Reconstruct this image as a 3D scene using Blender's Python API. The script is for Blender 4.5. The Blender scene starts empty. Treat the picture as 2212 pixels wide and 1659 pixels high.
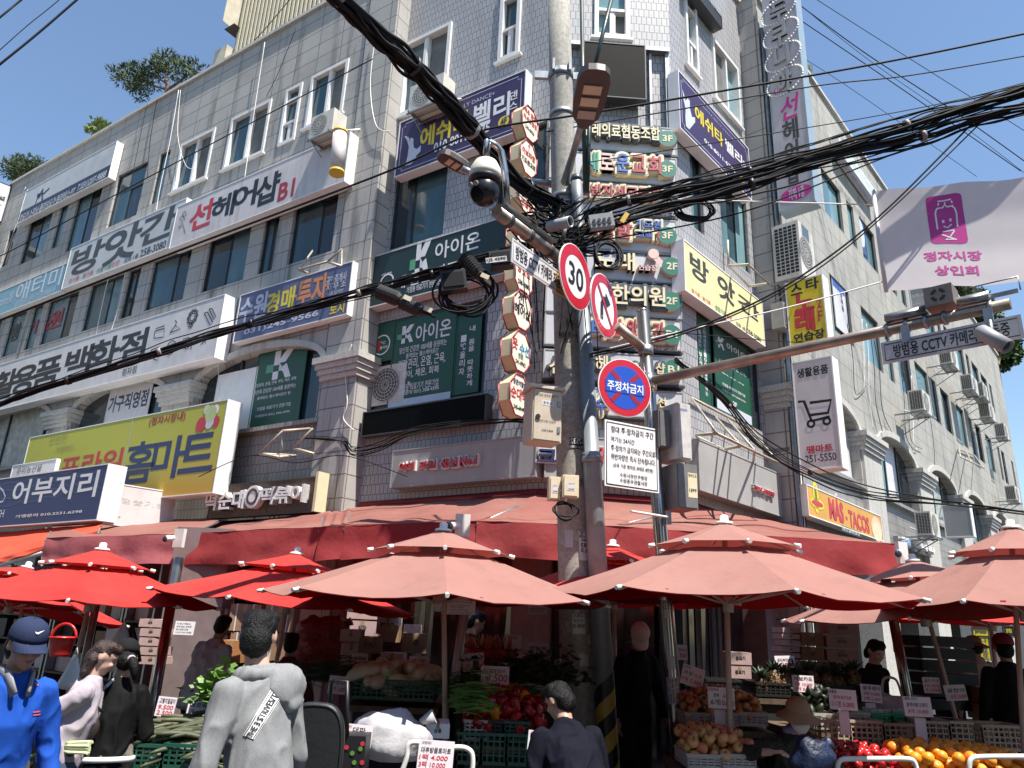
import bpy,bmesh,math,random
from mathutils import Vector,Matrix,noise
R_=math.radians
rnd=random.Random(7)
SC=bpy.context.scene
COL=SC.collection
EYE=1.75;FPX=1590.0;PITCH=R_(18.0);ROLL=R_(2.48)
_F=Vector((0,math.cos(PITCH),math.sin(PITCH)));_U0=Vector((0,-math.sin(PITCH),math.cos(PITCH)));_R0=Vector((1,0,0))
_R=_R0*math.cos(ROLL)+_U0*math.sin(ROLL);_U=-_R0*math.sin(ROLL)+_U0*math.cos(ROLL)
CAMO=Vector((0,0,EYE))
cd=bpy.data.cameras.new('camera');cam=bpy.data.objects.new('camera',cd);COL.objects.link(cam)
cd.sensor_width=36;cd.lens=36*FPX/2212;cd.clip_end=2000;cd.clip_start=.05
m3=Matrix((_R,_U,-_F)).transposed();cam.matrix_world=Matrix.Translation(CAMO)@m3.to_4x4()
SC.camera=cam
SC.render.resolution_x=1024;SC.render.resolution_y=768
SUN_EL=R_(65);SUN_AZ=R_(138)
SDIR=Vector((math.sin(SUN_AZ)*math.cos(SUN_EL),math.cos(SUN_AZ)*math.cos(SUN_EL),math.sin(SUN_EL)))
w=bpy.data.worlds.new('World');SC.world=w;w.use_nodes=True
nt=w.node_tree;bg=nt.nodes['Background'];sky=nt.nodes.new('ShaderNodeTexSky');sky.sky_type='NISHITA';sky.sun_disc=False
sky.sun_elevation=SUN_EL;sky.sun_rotation=SUN_AZ;sky.air_density=1.25;sky.dust_density=.25;sky.ozone_density=3.2
nt.links.new(sky.outputs[0],bg.inputs[0]);bg.inputs[1].default_value=.095
sl=bpy.data.lights.new('sun','SUN');sl.energy=5.0;sl.angle=R_(.5);sl.color=(1,.95,.87)
so=bpy.data.objects.new('sun',sl);COL.objects.link(so);so.rotation_euler=SDIR.to_track_quat('Z','Y').to_euler();so.location=(0,0,40)
SC.view_settings.view_transform='Standard';SC.view_settings.look='None';SC.view_settings.gamma=1;SC.view_settings.exposure=1.0
SC.render.engine='CYCLES';SC.cycles.max_bounces=7;SC.cycles.diffuse_bounces=4;SC.cycles.glossy_bounces=3;SC.cycles.transmission_bounces=4;SC.cycles.transparent_max_bounces=8
try:SC.cycles.use_denoising=True
except Exception:pass
_Q=.540039;_S=.34181
OFF={0:(0,0,1/_Q),1:(0,0,1400/2212),2:(1350,0,1400/2212),3:(2696,0,1400/2212),4:(0,1000,1400/2212),5:(1350,1000,1400/2212),6:(2696,1000,1400/2212),7:(0,2022,1400/2212),8:(1350,2022,1400/2212),9:(2696,2022,1400/2212),'A':(1100,1300,1100/2212),'B':(2900,1200,1196/2205),'C':(0,600,900/2212),'D':(2150,450,650/2201),'E':(2150,920,650/2201)}
def D(k,p):
 a,b,c=OFF[k]
 return(a+p[0]*c)*_Q,(b+p[1]*c)*_Q
def ray(k,p):
 x,y=D(k,p);return _F*FPX+_R*(x-1106)+_U*(830-y)
def at(k,p,Y):
 d=ray(k,p);return CAMO+d*(Y/d.y)
def atz(k,p,z):
 d=ray(k,p);return CAMO+d*((z-EYE)/d.z)
class Fr:
 """a wall-like frame: u along, v outwards, z up"""
 def __init__(s,p,t,n,up=Vector((0,0,1))):s.p=Vector(p);s.t=Vector(t).normalized();s.n=Vector(n).normalized();s.up=Vector(up).normalized()
 def P(s,u,v,z):return s.p+s.t*u+s.n*v+s.up*z
 def hit(s,k,p,v=0):
  d=ray(k,p);return CAMO+d*(((s.p+s.n*v-CAMO).dot(s.n))/d.dot(s.n))
 def uz(s,k,p,v=0):
  q=s.hit(k,p,v)-s.p;return q.dot(s.t),q.dot(s.up)
 def rect(s,k,a,b,v=0):
  u0,z1=s.uz(k,a,v);u1,z0=s.uz(k,b,v);return min(u0,u1),max(u0,u1),min(z0,z1),max(z0,z1)
 def off(s,v):return Fr(s.p+s.n*v,s.t,s.n,s.up)
aL,aR,aC=R_(33.6),R_(48.0),R_(2.65)
tL=Vector((math.cos(aL),-math.sin(aL),0));nL=Vector((-math.sin(aL),-math.cos(aL),0))
tR=Vector((math.cos(aR),math.sin(aR),0));nR=Vector((math.sin(aR),-math.cos(aR),0))
tC=Vector((math.cos(aC),math.sin(aC),0));nC=Vector((math.sin(aC),-math.cos(aC),0))
e12=at(0,(1165,985),10.5);e12.z=0
C1=Fr(e12,tL,nL);C2=Fr(e12,tC,nC)
e23=C2.hit(0,(1447,100));e23.z=0
C3=Fr(e23,tR,nR)
LW=Fr(C1.p+nL*.33,tL,nL);RW=Fr(C3.p+nR*.36,tR,nR)
MATS={}
def _new(name):
 m=bpy.data.materials.new(name);m.use_nodes=True;n=m.node_tree;n.nodes.clear()
 out=n.nodes.new('ShaderNodeOutputMaterial');b=n.nodes.new('ShaderNodeBsdfPrincipled');n.links.new(b.outputs[0],out.inputs[0])
 return m,n,b,out
def _mix(n,fac,a,b,mode='MIX'):
 x=n.nodes.new('ShaderNodeMix');x.data_type='RGBA';x.blend_type=mode
 for s,v in((x.inputs[0],fac),(x.inputs[6],a),(x.inputs[7],b)):
  if hasattr(v,'links')or hasattr(v,'is_linked'):n.links.new(v,s)
  elif isinstance(v,(int,float)):s.default_value=v
  else:s.default_value=(*v,1)
 return x.outputs[2]
def _ramp(n,src,lo,hi,a=0.,b=1.):
 r=n.nodes.new('ShaderNodeMapRange');n.links.new(src,r.inputs[0]);r.inputs[1].default_value=lo;r.inputs[2].default_value=hi;r.inputs[3].default_value=a;r.inputs[4].default_value=b
 return r.outputs[0]
def _noise(n,vec,scale,detail=3,rough=.6,stretch=None):
 t=n.nodes.new('ShaderNodeTexNoise');t.inputs['Scale'].default_value=scale;t.inputs['Detail'].default_value=detail;t.inputs['Roughness'].default_value=rough
 if stretch:
  mp=n.nodes.new('ShaderNodeMapping');mp.inputs['Scale'].default_value=stretch;n.links.new(vec,mp.inputs[0]);vec=mp.outputs[0]
 n.links.new(vec,t.inputs[0]);return t.outputs[0]
def mat(name,col,rough=.6,metal=0.,var=.12,scale=6.,bump=0.,bscale=40.,dirt=0.,spec=.5,trans=0.,coat=0.,streak=0.):
 """principled with noise in colour, blotchy dirt and run-down streaks"""
 if name in MATS:return MATS[name]
 m,n,b,out=_new(name);tc=n.nodes.new('ShaderNodeTexCoord');vec=tc.outputs['Object']
 base=None
 f=_noise(n,vec,scale);lo=tuple(c*(1-var)for c in col);hi=tuple(min(1,c*(1+var))for c in col)
 base=_mix(n,_ramp(n,f,.3,.7),lo,hi)
 if dirt:
  g=_noise(n,vec,scale*.35,6,.7);base=_mix(n,_ramp(n,g,.48,.72,0,dirt),base,tuple(c*.35+.02 for c in col))
 if streak:
  g=_noise(n,vec,5.,4,.7,(1,1,.06));base=_mix(n,_ramp(n,g,.5,.75,0,streak),base,tuple(c*.4+.015 for c in col))
 n.links.new(base,b.inputs['Base Color']);b.inputs['Roughness'].default_value=rough;b.inputs['Metallic'].default_value=metal
 b.inputs['Specular IOR Level'].default_value=spec;b.inputs['Coat Weight'].default_value=coat
 if bump:
  t=_noise(n,vec,bscale,4);bp=n.nodes.new('ShaderNodeBump');bp.inputs['Strength'].default_value=bump;bp.inputs['Distance'].default_value=.02;n.links.new(t,bp.inputs['Height']);n.links.new(bp.outputs[0],b.inputs['Normal'])
 if trans:
  tr=n.nodes.new('ShaderNodeBsdfTranslucent');n.links.new(base,tr.inputs[0]);mx=n.nodes.new('ShaderNodeMixShader');mx.inputs[0].default_value=trans
  n.links.new(b.outputs[0],mx.inputs[1]);n.links.new(tr.outputs[0],mx.inputs[2]);n.links.new(mx.outputs[0],out.inputs[0])
 MATS[name]=m;return m
def masonry(name,c1,c2,mortar,bw,bh,gap,offset=.5,rough=.7,stain=.5,speck=.25,bump=.3,spec=.4):
 """tiles or stone slabs laid out in metres along the wall (UV = metres)"""
 m,n,b,out=_new(name);tc=n.nodes.new('ShaderNodeTexCoord');uv=tc.outputs['UV']
 br=n.nodes.new('ShaderNodeTexBrick');br.offset=offset;br.squash=1;n.links.new(uv,br.inputs['Vector'])
 for s,v in(('Color1',c1),('Color2',c2),('Mortar',mortar)):br.inputs[s].default_value=(*v,1)
 for s,v in(('Scale',1),('Mortar Size',gap),('Mortar Smooth',.1),('Bias',0),('Brick Width',bw),('Row Height',bh)):br.inputs[s].default_value=v
 sp=_noise(n,uv,55,2,.6);c=_mix(n,_ramp(n,sp,.3,.7,0,speck),br.outputs[0],(c1[0]*.45,c1[1]*.45,c1[2]*.45))
 st=_noise(n,uv,1.6,6,.75,(1.6,.12,1));c=_mix(n,_ramp(n,st,.52,.74,0,stain),c,tuple(x*.38 for x in mortar))
 bl=_noise(n,uv,.55,5,.65);c=_mix(n,_ramp(n,bl,.45,.75,0,stain*.6),c,tuple(x*.5 for x in c2))
 n.links.new(c,b.inputs['Base Color']);b.inputs['Roughness'].default_value=rough;b.inputs['Specular IOR Level'].default_value=spec
 bp=n.nodes.new('ShaderNodeBump');bp.inputs['Strength'].default_value=bump;bp.inputs['Distance'].default_value=.01;bp.invert=True
 n.links.new(br.outputs['Fac'],bp.inputs['Height']);n.links.new(bp.outputs[0],b.inputs['Normal'])
 MATS[name]=m;return m
_TXT={}
def text_geo(s,bold=0.,ext=0.,res=3,spacing=1.):
 key=(s,bold,ext,res,spacing)
 if key not in _TXT:
  c=_TXT.get('c')or bpy.data.curves.new('t','FONT');_TXT['c']=c;c.body=s;c.resolution_u=res;c.offset=bold;c.extrude=ext;c.space_character=spacing;c.fill_mode='FRONT' if not ext else 'BOTH'
  o=bpy.data.objects.new('t',c);me=bpy.data.meshes.new_from_object(o)
  v=[x.co.copy()for x in me.vertices];f=[list(p.vertices)for p in me.polygons]
  bpy.data.objects.remove(o);bpy.data.meshes.remove(me)
  x0=min(p.x for p in v);x1=max(p.x for p in v);y0=min(p.y for p in v);y1=max(p.y for p in v)
  _TXT[key]=([((p.x-x0)/(x1-x0),(p.y-y0)/(y1-y0),p.z)for p in v],f,(x1-x0)/(y1-y0))
 return _TXT[key]
class MB:
 def __init__(s):s.v=[];s.f=[];s.m=[];s.uv={};s.sm=[]
 def face(s,pts,mi=0,uv=None,sm=False):
  i=len(s.v);s.v+=[Vector(p)for p in pts];s.f.append(list(range(i,i+len(pts))));s.m.append(mi);s.sm.append(sm)
  if uv:s.uv[len(s.f)-1]=uv
  return s
 def mesh(s,vs,fs,mi=0,sm=False):
  i=len(s.v);s.v+=[Vector(p)for p in vs]
  for f in fs:s.f.append([i+k for k in f]);s.m.append(mi);s.sm.append(sm)
  return s
 def hexa(s,c,mi=0,bev=0):
  return s.mesh(c,[(3,2,1,0),(4,5,6,7),(0,1,5,4),(1,2,6,5),(2,3,7,6),(3,0,4,7)],mi)
 def fbox(s,fr,u0,u1,v0,v1,z0,z1,mi=0,uv=True):
  P=fr.P;c=[P(u0,v1,z0),P(u1,v1,z0),P(u1,v0,z0),P(u0,v0,z0),P(u0,v1,z1),P(u1,v1,z1),P(u1,v0,z1),P(u0,v0,z1)]
  n0=len(s.f);s.hexa(c,mi)
  if uv:
   q=[((u0,v1),(u1,v1),(u1,v0),(u0,v0)),((u0,v1),(u1,v1),(u1,v0),(u0,v0))]
   s.uv[n0]=[q[0][3],q[0][2],q[0][1],q[0][0]];s.uv[n0+1]=q[1]
   s.uv[n0+2]=[(u0,z0),(u1,z0),(u1,z1),(u0,z1)];s.uv[n0+3]=[(v1,z0),(v0,z0),(v0,z1),(v1,z1)]
   s.uv[n0+4]=[(u1,z0),(u0,z0),(u0,z1),(u1,z1)];s.uv[n0+5]=[(v0,z0),(v1,z0),(v1,z1),(v0,z1)]
  return s
 def box(s,c,d,mi=0,rz=0,ry=0,rx=0):
  M=Matrix.Translation(c)@Matrix.Rotation(rz,4,'Z')@Matrix.Rotation(ry,4,'Y')@Matrix.Rotation(rx,4,'X');x,y,z=d[0]/2,d[1]/2,d[2]/2
  return s.hexa([M@Vector(p)for p in((-x,-y,-z),(x,-y,-z),(x,y,-z),(-x,y,-z),(-x,-y,z),(x,-y,z),(x,y,z),(-x,y,z))],mi)
 def tube(s,pts,r,n=8,caps=True,mi=0,sm=True,flat=None):
  pts=[Vector(p)for p in pts];rs=r if isinstance(r,list)else[r]*len(pts);i0=len(s.v);X=None
  for k,p in enumerate(pts):
   d=(pts[min(k+1,len(pts)-1)]-pts[max(k-1,0)]).normalized()
   if X is None:X=d.orthogonal().normalized()if flat is None else(Vector(flat)-d*d.dot(Vector(flat))).normalized()
   else:
    X=X-d*X.dot(d);X=X.normalized()if X.length>1e-6 else d.orthogonal().normalized()
   Y=d.cross(X);rr=rs[k];ra,rb=rr if isinstance(rr,tuple)else(rr,rr)
   s.v+=[p+X*(math.cos(2*math.pi*j/n)*ra)+Y*(math.sin(2*math.pi*j/n)*rb)for j in range(n)]
  for k in range(len(pts)-1):
   for j in range(n):
    a=i0+k*n+j;b=i0+k*n+(j+1)%n;s.f.append([a,b,b+n,a+n]);s.m.append(mi);s.sm.append(sm)
  if caps:
   s.f.append([i0+j for j in range(n)][::-1]);s.m.append(mi);s.sm.append(False)
   s.f.append([i0+(len(pts)-1)*n+j for j in range(n)]);s.m.append(mi);s.sm.append(False)
  return s
 def lathe(s,prof,M=None,n=16,mi=0,sm=True):
  """prof: (radius, height) pairs about local Z"""
  M=M or Matrix.Identity(4);i0=len(s.v)
  for r,h in prof:s.v+=[M@Vector((r*math.cos(2*math.pi*j/n),r*math.sin(2*math.pi*j/n),h))for j in range(n)]
  for k in range(len(prof)-1):
   for j in range(n):
    a=i0+k*n+j;b=i0+k*n+(j+1)%n;s.f.append([a,b,b+n,a+n]);s.m.append(mi);s.sm.append(sm)
  for k,rev in((0,True),(len(prof)-1,False)):
   if prof[k][0]>1e-5:q=[i0+k*n+j for j in range(n)];s.f.append(q[::-1]if rev else q);s.m.append(mi);s.sm.append(False)
  return s
 def ell(s,c,r,M=None,nu=14,nv=9,mi=0):
  M=M or Matrix.Identity(3);pr=[(math.sin(math.pi*k/nv),-math.cos(math.pi*k/nv))for k in range(nv+1)];i0=len(s.v)
  for a,h in pr:s.v+=[Vector(c)+M@Vector((r[0]*a*math.cos(2*math.pi*j/nu),r[1]*a*math.sin(2*math.pi*j/nu),r[2]*h))for j in range(nu)]
  for k in range(nv):
   for j in range(nu):
    a=i0+k*nu+j;b=i0+k*nu+(j+1)%nu;s.f.append([a,b,b+nu,a+nu]);s.m.append(mi);s.sm.append(True)
  return s
 def text(s,fr,t,u0,u1,z0,z1,v=.004,bold=0.,mi=0,ext=0.,shear=0.,res=3,rot=0.,keep=False,spacing=1.):
  x_=bold-.017
  if x_>.002:
   d=x_*(z1-z0)*1.05;N=4 if x_<.03 else 8
   for i in range(N):a=math.pi/4+i*2*math.pi/N;s.text(fr,t,u0+d*math.cos(a),u1+d*math.cos(a),z0+d*math.sin(a),z1+d*math.sin(a),v-.0005*(i+1),.017,mi,ext-.0004*(i+1)if ext else 0.,shear,res,rot,keep,spacing)
   bold=.017
  vs,fs,asp=text_geo(t,bold,1. if ext else 0.,res,spacing)
  if keep:
   w,h=u1-u0,z1-z0
   if w/h>asp:cw=h*asp;c=(u0+u1)/2;u0,u1=c-cw/2,c+cw/2
   else:ch=w/asp;c=(z0+z1)/2;z0,z1=c-ch/2,c+ch/2
  out=[]
  cu,cz=(u0+u1)/2,(z0+z1)/2
  for x,y,z in vs:
   uu=u0+x*(u1-u0)+shear*(y-.5)*(z1-z0);zz=z0+y*(z1-z0)
   if rot:a,b=uu-cu,zz-cz;uu=cu+a*math.cos(rot)-b*math.sin(rot);zz=cz+a*math.sin(rot)+b*math.cos(rot)
   out.append(fr.P(uu,v+(z+1)/2*ext if ext else v,zz))
  return s.mesh(out,fs,mi)
 def disc(s,fr,u,z,ru,rz,v=.004,n=24,mi=0,ext=0.):
  p=[(u+ru*math.cos(2*math.pi*j/n),z+rz*math.sin(2*math.pi*j/n))for j in range(n)]
  s.face([fr.P(a,v+ext,b)for a,b in p],mi)
  if ext:
   for j in range(n):
    a,b=p[j],p[(j+1)%n];s.face([fr.P(a[0],v,a[1]),fr.P(b[0],v,b[1]),fr.P(b[0],v+ext,b[1]),fr.P(a[0],v+ext,a[1])],mi)
  return s
 def ring(s,fr,u,z,r0,r1,v=.004,n=28,mi=0,sq=1.,a0=0.,a1=6.2832):
  for j in range(n):
   a,b=a0+(a1-a0)*j/n,a0+(a1-a0)*(j+1)/n
   s.face([fr.P(u+math.cos(x)*r*sq,v,z+math.sin(x)*r)for x,r in((a,r0),(a,r1),(b,r1),(b,r0))],mi)
  return s
 def strip(s,fr,pts,w,v=.004,mi=0):
  """flat painted stroke through (u,z) points"""
  pts=[Vector(p)for p in pts]
  L=[]
  for k,p in enumerate(pts):
   d=(pts[min(k+1,len(pts)-1)]-pts[max(k-1,0)]).normalized();q=Vector((-d.y,d.x))*w/2;L.append((p+q,p-q))
  for a,b in zip(L,L[1:]):s.face([fr.P(x.x,v,x.y)for x in(a[1],b[1],b[0],a[0])],mi)
  return s
 def build(s,name,mats,parent=None,label=None,loc=None):
  if not isinstance(mats,(list,tuple)):mats=[mats]
  me=bpy.data.meshes.new(name);off=Vector((0,0,0))
  if parent is not None:
   r=parent
   while r.parent:r=r.parent
   off=r.location
  elif loc is not None:off=Vector(loc)
  elif s.v:
   off=Vector((sum(p.x for p in s.v)/len(s.v),sum(p.y for p in s.v)/len(s.v),min(p.z for p in s.v)))
  me.from_pydata([p-off for p in s.v],[],s.f)
  for m in mats:me.materials.append(m)
  me.polygons.foreach_set('material_index',s.m);me.polygons.foreach_set('use_smooth',s.sm)
  if s.uv:
   uvl=me.uv_layers.new(name='UVMap').data
   for pi,uv in s.uv.items():
    p=me.polygons[pi]
    for k,li in enumerate(p.loop_indices):uvl[li].uv=uv[k]
  o=bpy.data.objects.new(name,me);COL.objects.link(o)
  if parent is not None:o.parent=parent
  else:o.location=off
  if label:o['label']=label
  return o
def tag(o,label=None,cat=None,group=None,kind=None):
 if label:o['label']=label
 if cat:o['category']=cat
 if group:o['group']=group
 if kind:o['kind']=kind
 return o
def thing(name,label,cat,loc,group=None):
 o=bpy.data.objects.new(name,None);o.empty_display_size=.1;COL.objects.link(o);o.location=loc
 bpy_loc=Vector(loc);o.matrix_world=Matrix.Translation(bpy_loc)
 return tag(o,label,cat,group)
def dup(root,loc=None,rz=None,label=None,parent=None,scale=None,rot=None):
 c=root.copy();COL.objects.link(c);c.parent=parent
 for ch in list(root.children):dup(ch,parent=c)
 if loc is not None:c.location=loc
 if rz is not None:c.rotation_euler=(0,0,rz)
 if rot is not None:c.rotation_euler=rot
 if scale is not None:c.scale=scale if isinstance(scale,tuple)else(scale,)*3
 if label:c['label']=label
 return c
def paint(name,c,**k):return mat(name,c,**{**dict(rough=.45,var=.06,dirt=.12),**k})
WHT=paint('sign_white',(.62,.60,.60));WH2=paint('bright_white',(.78,.77,.76),dirt=.05);BLK=paint('black_paint',(.012,.012,.014),dirt=0);RED=paint('red_paint',(.5,.03,.04),dirt=.05)
NVY=paint('navy_paint',(.02,.03,.11));GRN=paint('green_paint',(.012,.095,.055));DGR=paint('dark_green',(.008,.038,.03));YEL=paint('yellow_paint',(.72,.58,.03));PUR=paint('purple_paint',(.045,.026,.105))
CREAM=paint('cream_plastic',(.68,.6,.4));ORG=paint('orange_paint',(.7,.2,.05));BLU=paint('blue_paint',(.03,.1,.5));GRY=paint('grey_sign',(.3,.3,.3));PNK=paint('magenta_paint',(.5,.02,.24));PEACH=paint('peach_paint',(.75,.5,.35));LBL=paint('light_blue',(.16,.36,.48));DGY=paint('dark_grey',(.05,.05,.055))
STEEL=mat('galvanised_steel',(.3,.31,.32),.42,.75,var=.2,dirt=.3,scale=9);STAIN=mat('stainless_steel',(.45,.44,.42),.22,.95,var=.15,dirt=.15);COPREF=mat('copper_reflection_pipe',(.33,.265,.215),.42,.7,var=.3,dirt=.4)  # pipe-arm material: the coppery reflection on the metal is painted into its colour
PLAST=mat('beige_plastic',(.62,.55,.42),.5,dirt=.25);CABLE=mat('cable_black',(.010,.010,.011),.7,var=.2,spec=.25);RUBB=mat('black_rubber',(.016,.016,.018),.55)
ALU=mat('aluminium',(.45,.45,.45),.45,.6,dirt=.2);WIRE=mat('old_wire',(.25,.24,.22),.6);WPIPE=mat('white_pvc',(.7,.68,.64),.4,dirt=.15)
# ================================================================== ground and the corner building
GRAN_L=masonry('granite_slabs',(.485,.465,.435),(.43,.415,.39),(.14,.13,.12),.74,.40,.012,0.,stain=.95,speck=.5,bump=.4)
GRAN_R=masonry('granite_slabs_sunny',(.46,.44,.395),(.415,.40,.36),(.18,.205,.18),.80,.42,.009,0.,stain=.95,speck=.5,bump=.4)
TILE=masonry('blue_grey_tiles',(.42,.415,.42),(.375,.37,.38),(.085,.08,.08),.092,.168,.0055,.5,rough=.38,stain=.4,speck=.15,bump=.5,spec=.5)
TILE2=masonry('dull_grey_tiles',(.31,.30,.285),(.27,.26,.25),(.07,.07,.07),.11,.19,.006,.5,rough=.5,stain=.6,speck=.2)
GRAN_P=mat('granite_dressed',(.52,.5,.46),.7,var=.25,scale=60,dirt=.5,streak=.55,bump=.15,bscale=120)
UPVC=paint('white_upvc',(.72,.71,.69),rough=.35,dirt=.15);DFR=paint('dark_window_frame',(.018,.022,.025),rough=.4)
def glass(name,c,rough=.06,spec=.5):
 m,n,b,out=_new(name);tc=n.nodes.new('ShaderNodeTexCoord');g=_noise(n,tc.outputs['Object'],.9,3,.6,(1,1,.35))
 n.links.new(_mix(n,_ramp(n,g,.35,.68),tuple(x*.55 for x in c),tuple(min(1,x*1.35)for x in c)),b.inputs['Base Color'])
 b.inputs['Roughness'].default_value=rough;b.inputs['Specular IOR Level'].default_value=spec
 t=_noise(n,tc.outputs['Object'],1.3,1);bp=n.nodes.new('ShaderNodeBump');bp.inputs['Strength'].default_value=.04;bp.inputs['Distance'].default_value=.05;n.links.new(t,bp.inputs['Height']);n.links.new(bp.outputs[0],b.inputs['Normal'])
 return m
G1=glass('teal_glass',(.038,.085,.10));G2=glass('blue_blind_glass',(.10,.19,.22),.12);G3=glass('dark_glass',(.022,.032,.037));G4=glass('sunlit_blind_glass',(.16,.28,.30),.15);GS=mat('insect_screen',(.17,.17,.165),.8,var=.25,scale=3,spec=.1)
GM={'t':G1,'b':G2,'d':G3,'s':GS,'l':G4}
gm=MB();gm.face([(-160,-60,0),(160,-60,0),(160,260,0),(-160,260,0)])
tag(gm.build('ground',mat('asphalt',(.05,.05,.052),.9,var=.3,scale=2,dirt=.4,bump=.3),loc=(0,0,0)),kind='structure')
ZR=15.1;ZG=3.35
bld=thing('market_building','four-storey corner building with grey granite wings and a blue-grey tiled chamfered corner, hung with signs','building',e12)
def wall(mb,fr,u0,u1,z0,z1,holes,mi=0,rev=.14,arches=()):
 """wall sheet in metres with rectangular and arched openings, plus their reveals"""
 H=[tuple(h)for h in holes]+[(a[0],a[1],a[2],a[4])for a in arches]
 us=sorted({u0,u1}|{x for h in H for x in h[:2]if u0<x<u1});zs=sorted({z0,z1}|{x for h in H for x in h[2:]if z0<x<z1})
 def q(a,b,c,d):mb.face([fr.P(a,0,c),fr.P(b,0,c),fr.P(b,0,d),fr.P(a,0,d)],mi,[(a,c),(b,c),(b,d),(a,d)])
 for a,b in zip(us,us[1:]):
  run=None
  for c,d in zip(zs,zs[1:]):
   m,n=(a+b)/2,(c+d)/2
   if any(h[0]<m<h[1]and h[2]<n<h[3]for h in H):
    if run:q(a,b,*run)
    run=None
   else:run=(run[0],d)if run else(c,d)
  if run:q(a,b,*run)
 for a,b,c,d in holes:
  for e,f in(((a,c),(a,d)),((b,d),(b,c)),((a,d),(b,d)),((b,c),(a,c))):
   mb.face([fr.P(e[0],0,e[1]),fr.P(e[0],-rev,e[1]),fr.P(f[0],-rev,f[1]),fr.P(f[0],0,f[1])],mi,[(e[0],e[1]),(e[0]+rev,e[1]),(f[0]+rev,f[1]),(f[0],f[1])])
 for a,b,zb,zs_,zt in arches:
  N=18;c=(a+b)/2;w=(b-a)/2
  pts=[(c-w*math.cos(math.pi*k/N),zs_+(zt-zs_)*math.sin(math.pi*k/N))for k in range(N+1)]
  for p,r in zip(pts,pts[1:]):
   mb.face([fr.P(p[0],0,p[1]),fr.P(r[0],0,r[1]),fr.P(r[0],0,zt),fr.P(p[0],0,zt)],mi,[p,r,(r[0],zt),(p[0],zt)])
  edge=[(a,zb)]+pts+[(b,zb)]
  for e,f in zip(edge,edge[1:]+edge[:1]):
   mb.face([fr.P(e[0],0,e[1]),fr.P(e[0],-rev*1.6,e[1]),fr.P(f[0],-rev*1.6,f[1]),fr.P(f[0],0,f[1])],mi,[(e[0],e[1]),(e[0]+.2,e[1]),(f[0]+.2,f[1]),(f[0],f[1])])
def arch_trim(mb,fr,A,w=.14,pr=.05):
 a,b,zb,zs_,zt=A;N=18;c=(a+b)/2;W=(b-a)/2
 for k in range(N):
  q=[]
  for t in(k,k+1):
   x=math.pi*t/N;q.append(((c-W*math.cos(x),zs_+(zt-zs_)*math.sin(x)),(c-(W+w)*math.cos(x),zs_+(zt-zs_+w)*math.sin(x))))
  (i0,o0),(i1,o1)=q
  mb.face([fr.P(i0[0],pr,i0[1]),fr.P(i1[0],pr,i1[1]),fr.P(o1[0],pr,o1[1]),fr.P(o0[0],pr,o0[1])])
  for p,r in((i0,i1),(o1,o0)):mb.face([fr.P(p[0],pr,p[1]),fr.P(p[0],-.01,p[1]),fr.P(r[0],-.01,r[1]),fr.P(r[0],pr,r[1])])
def window(fr,rc,style='w',panes=('t','s'),fracs=None,rows=None,proud=.03,sill=False):
 """frame mesh > pane meshes; rows: height fractions from the top, lowest row keeps the split"""
 u0,u1,z0,z1=rc;F=MB();b=.075 if style=='w' else .045;v0,v1=-.12,(proud if style=='w' else-.05)
 fm=UPVC if style=='w' else DFR
 for a,c,d,e in((u0,u1,z1-b,z1),(u0,u1,z0,z0+b),(u0,u0+b,z0+b,z1-b),(u1-b,u1,z0+b,z1-b)):F.fbox(fr,a,c,v0,v1,d,e)
 P=MB();mats=[G1,G2,G3,GS,G4];idx={'t':0,'b':1,'d':2,'s':3,'l':4}
 iu0,iu1,iz0,iz1=u0+b,u1-b,z0+b,z1-b
 rows=rows or[1.];zt=iz1
 for ri,rf in enumerate(rows):
  zb=zt-(iz1-iz0)*rf;last=ri==len(rows)-1
  ps=panes if last else panes[:1];fr_=(fracs or[1/len(ps)]*len(ps))if last else[1.];x=iu0
  if ri:F.fbox(fr,iu0,iu1,v0,v1-.02,zt-.03,zt+.03)
  for k,(pk,f)in enumerate(zip(ps,fr_)):
   x1=x+(iu1-iu0)*f;dv=-.075-.02*(k%2)
   P.face([fr.P(x,dv,zb),fr.P(x1,dv,zb),fr.P(x1,dv,zt),fr.P(x,dv,zt)],idx[pk])
   if k:F.fbox(fr,x-.035,x+.035,v0+.01,v1-.035,zb,zt)
   if pk in 's' and style=='w':F.fbox(fr,x+.035,x+.065,v0+.02,v1-.045,zb,zt)
   x=x1
  zt=zb
 o=F.build('window',fm,bld);P.build('pane',mats,o)
 if sill:S=MB();S.fbox(fr,u0-.06,u1+.06,-.02,.07,z0-.05,z0-.004);S.build('sill',fm,o)
 return o
W4=[LW.rect(1,(1975,490),(2165,712)),LW.rect(1,(1815,575),(1862,885)),LW.rect(1,(1470,755),(1665,968)),LW.rect(1,(1150,918),(1305,1128))]
W4D=[LW.rect(1,(1010,1003),(1012,1268)),LW.rect('C',(1165,255),(1340,640)),LW.rect('C',(765,500),(880,905)),LW.rect('C',(600,570),(570,945)),LW.rect('C',(290,740),(410,1035)),LW.rect('C',(60,930),(70,1130))]
zt4=W4D[1][3];W4D=[(a,b,c,zt4 if i!=1 else d)for i,(a,b,c,d)in enumerate(W4D)]
z30=LW.uz(4,(1265,275))[1];z31=LW.uz(0,(752,405))[1]
def row(fr,k,pts,z0,z1,zq=None):
 out=[]
 for a,b in pts:out.append((fr.uz(k,a)[0],fr.uz(k,b)[0],z0,z1))
 return out
W3=row(LW,4,[((1810,110),(2090,40)),((1620,170),(1715,140)),((1265,275),(1530,210)),((905,395),(1150,330)),((750,440),(830,415)),((505,535),(715,470)),((240,612),(430,560)),((140,650),(205,625)),((0,690),(100,662)),((-250,770),(-60,720))],z30,z31)
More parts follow.
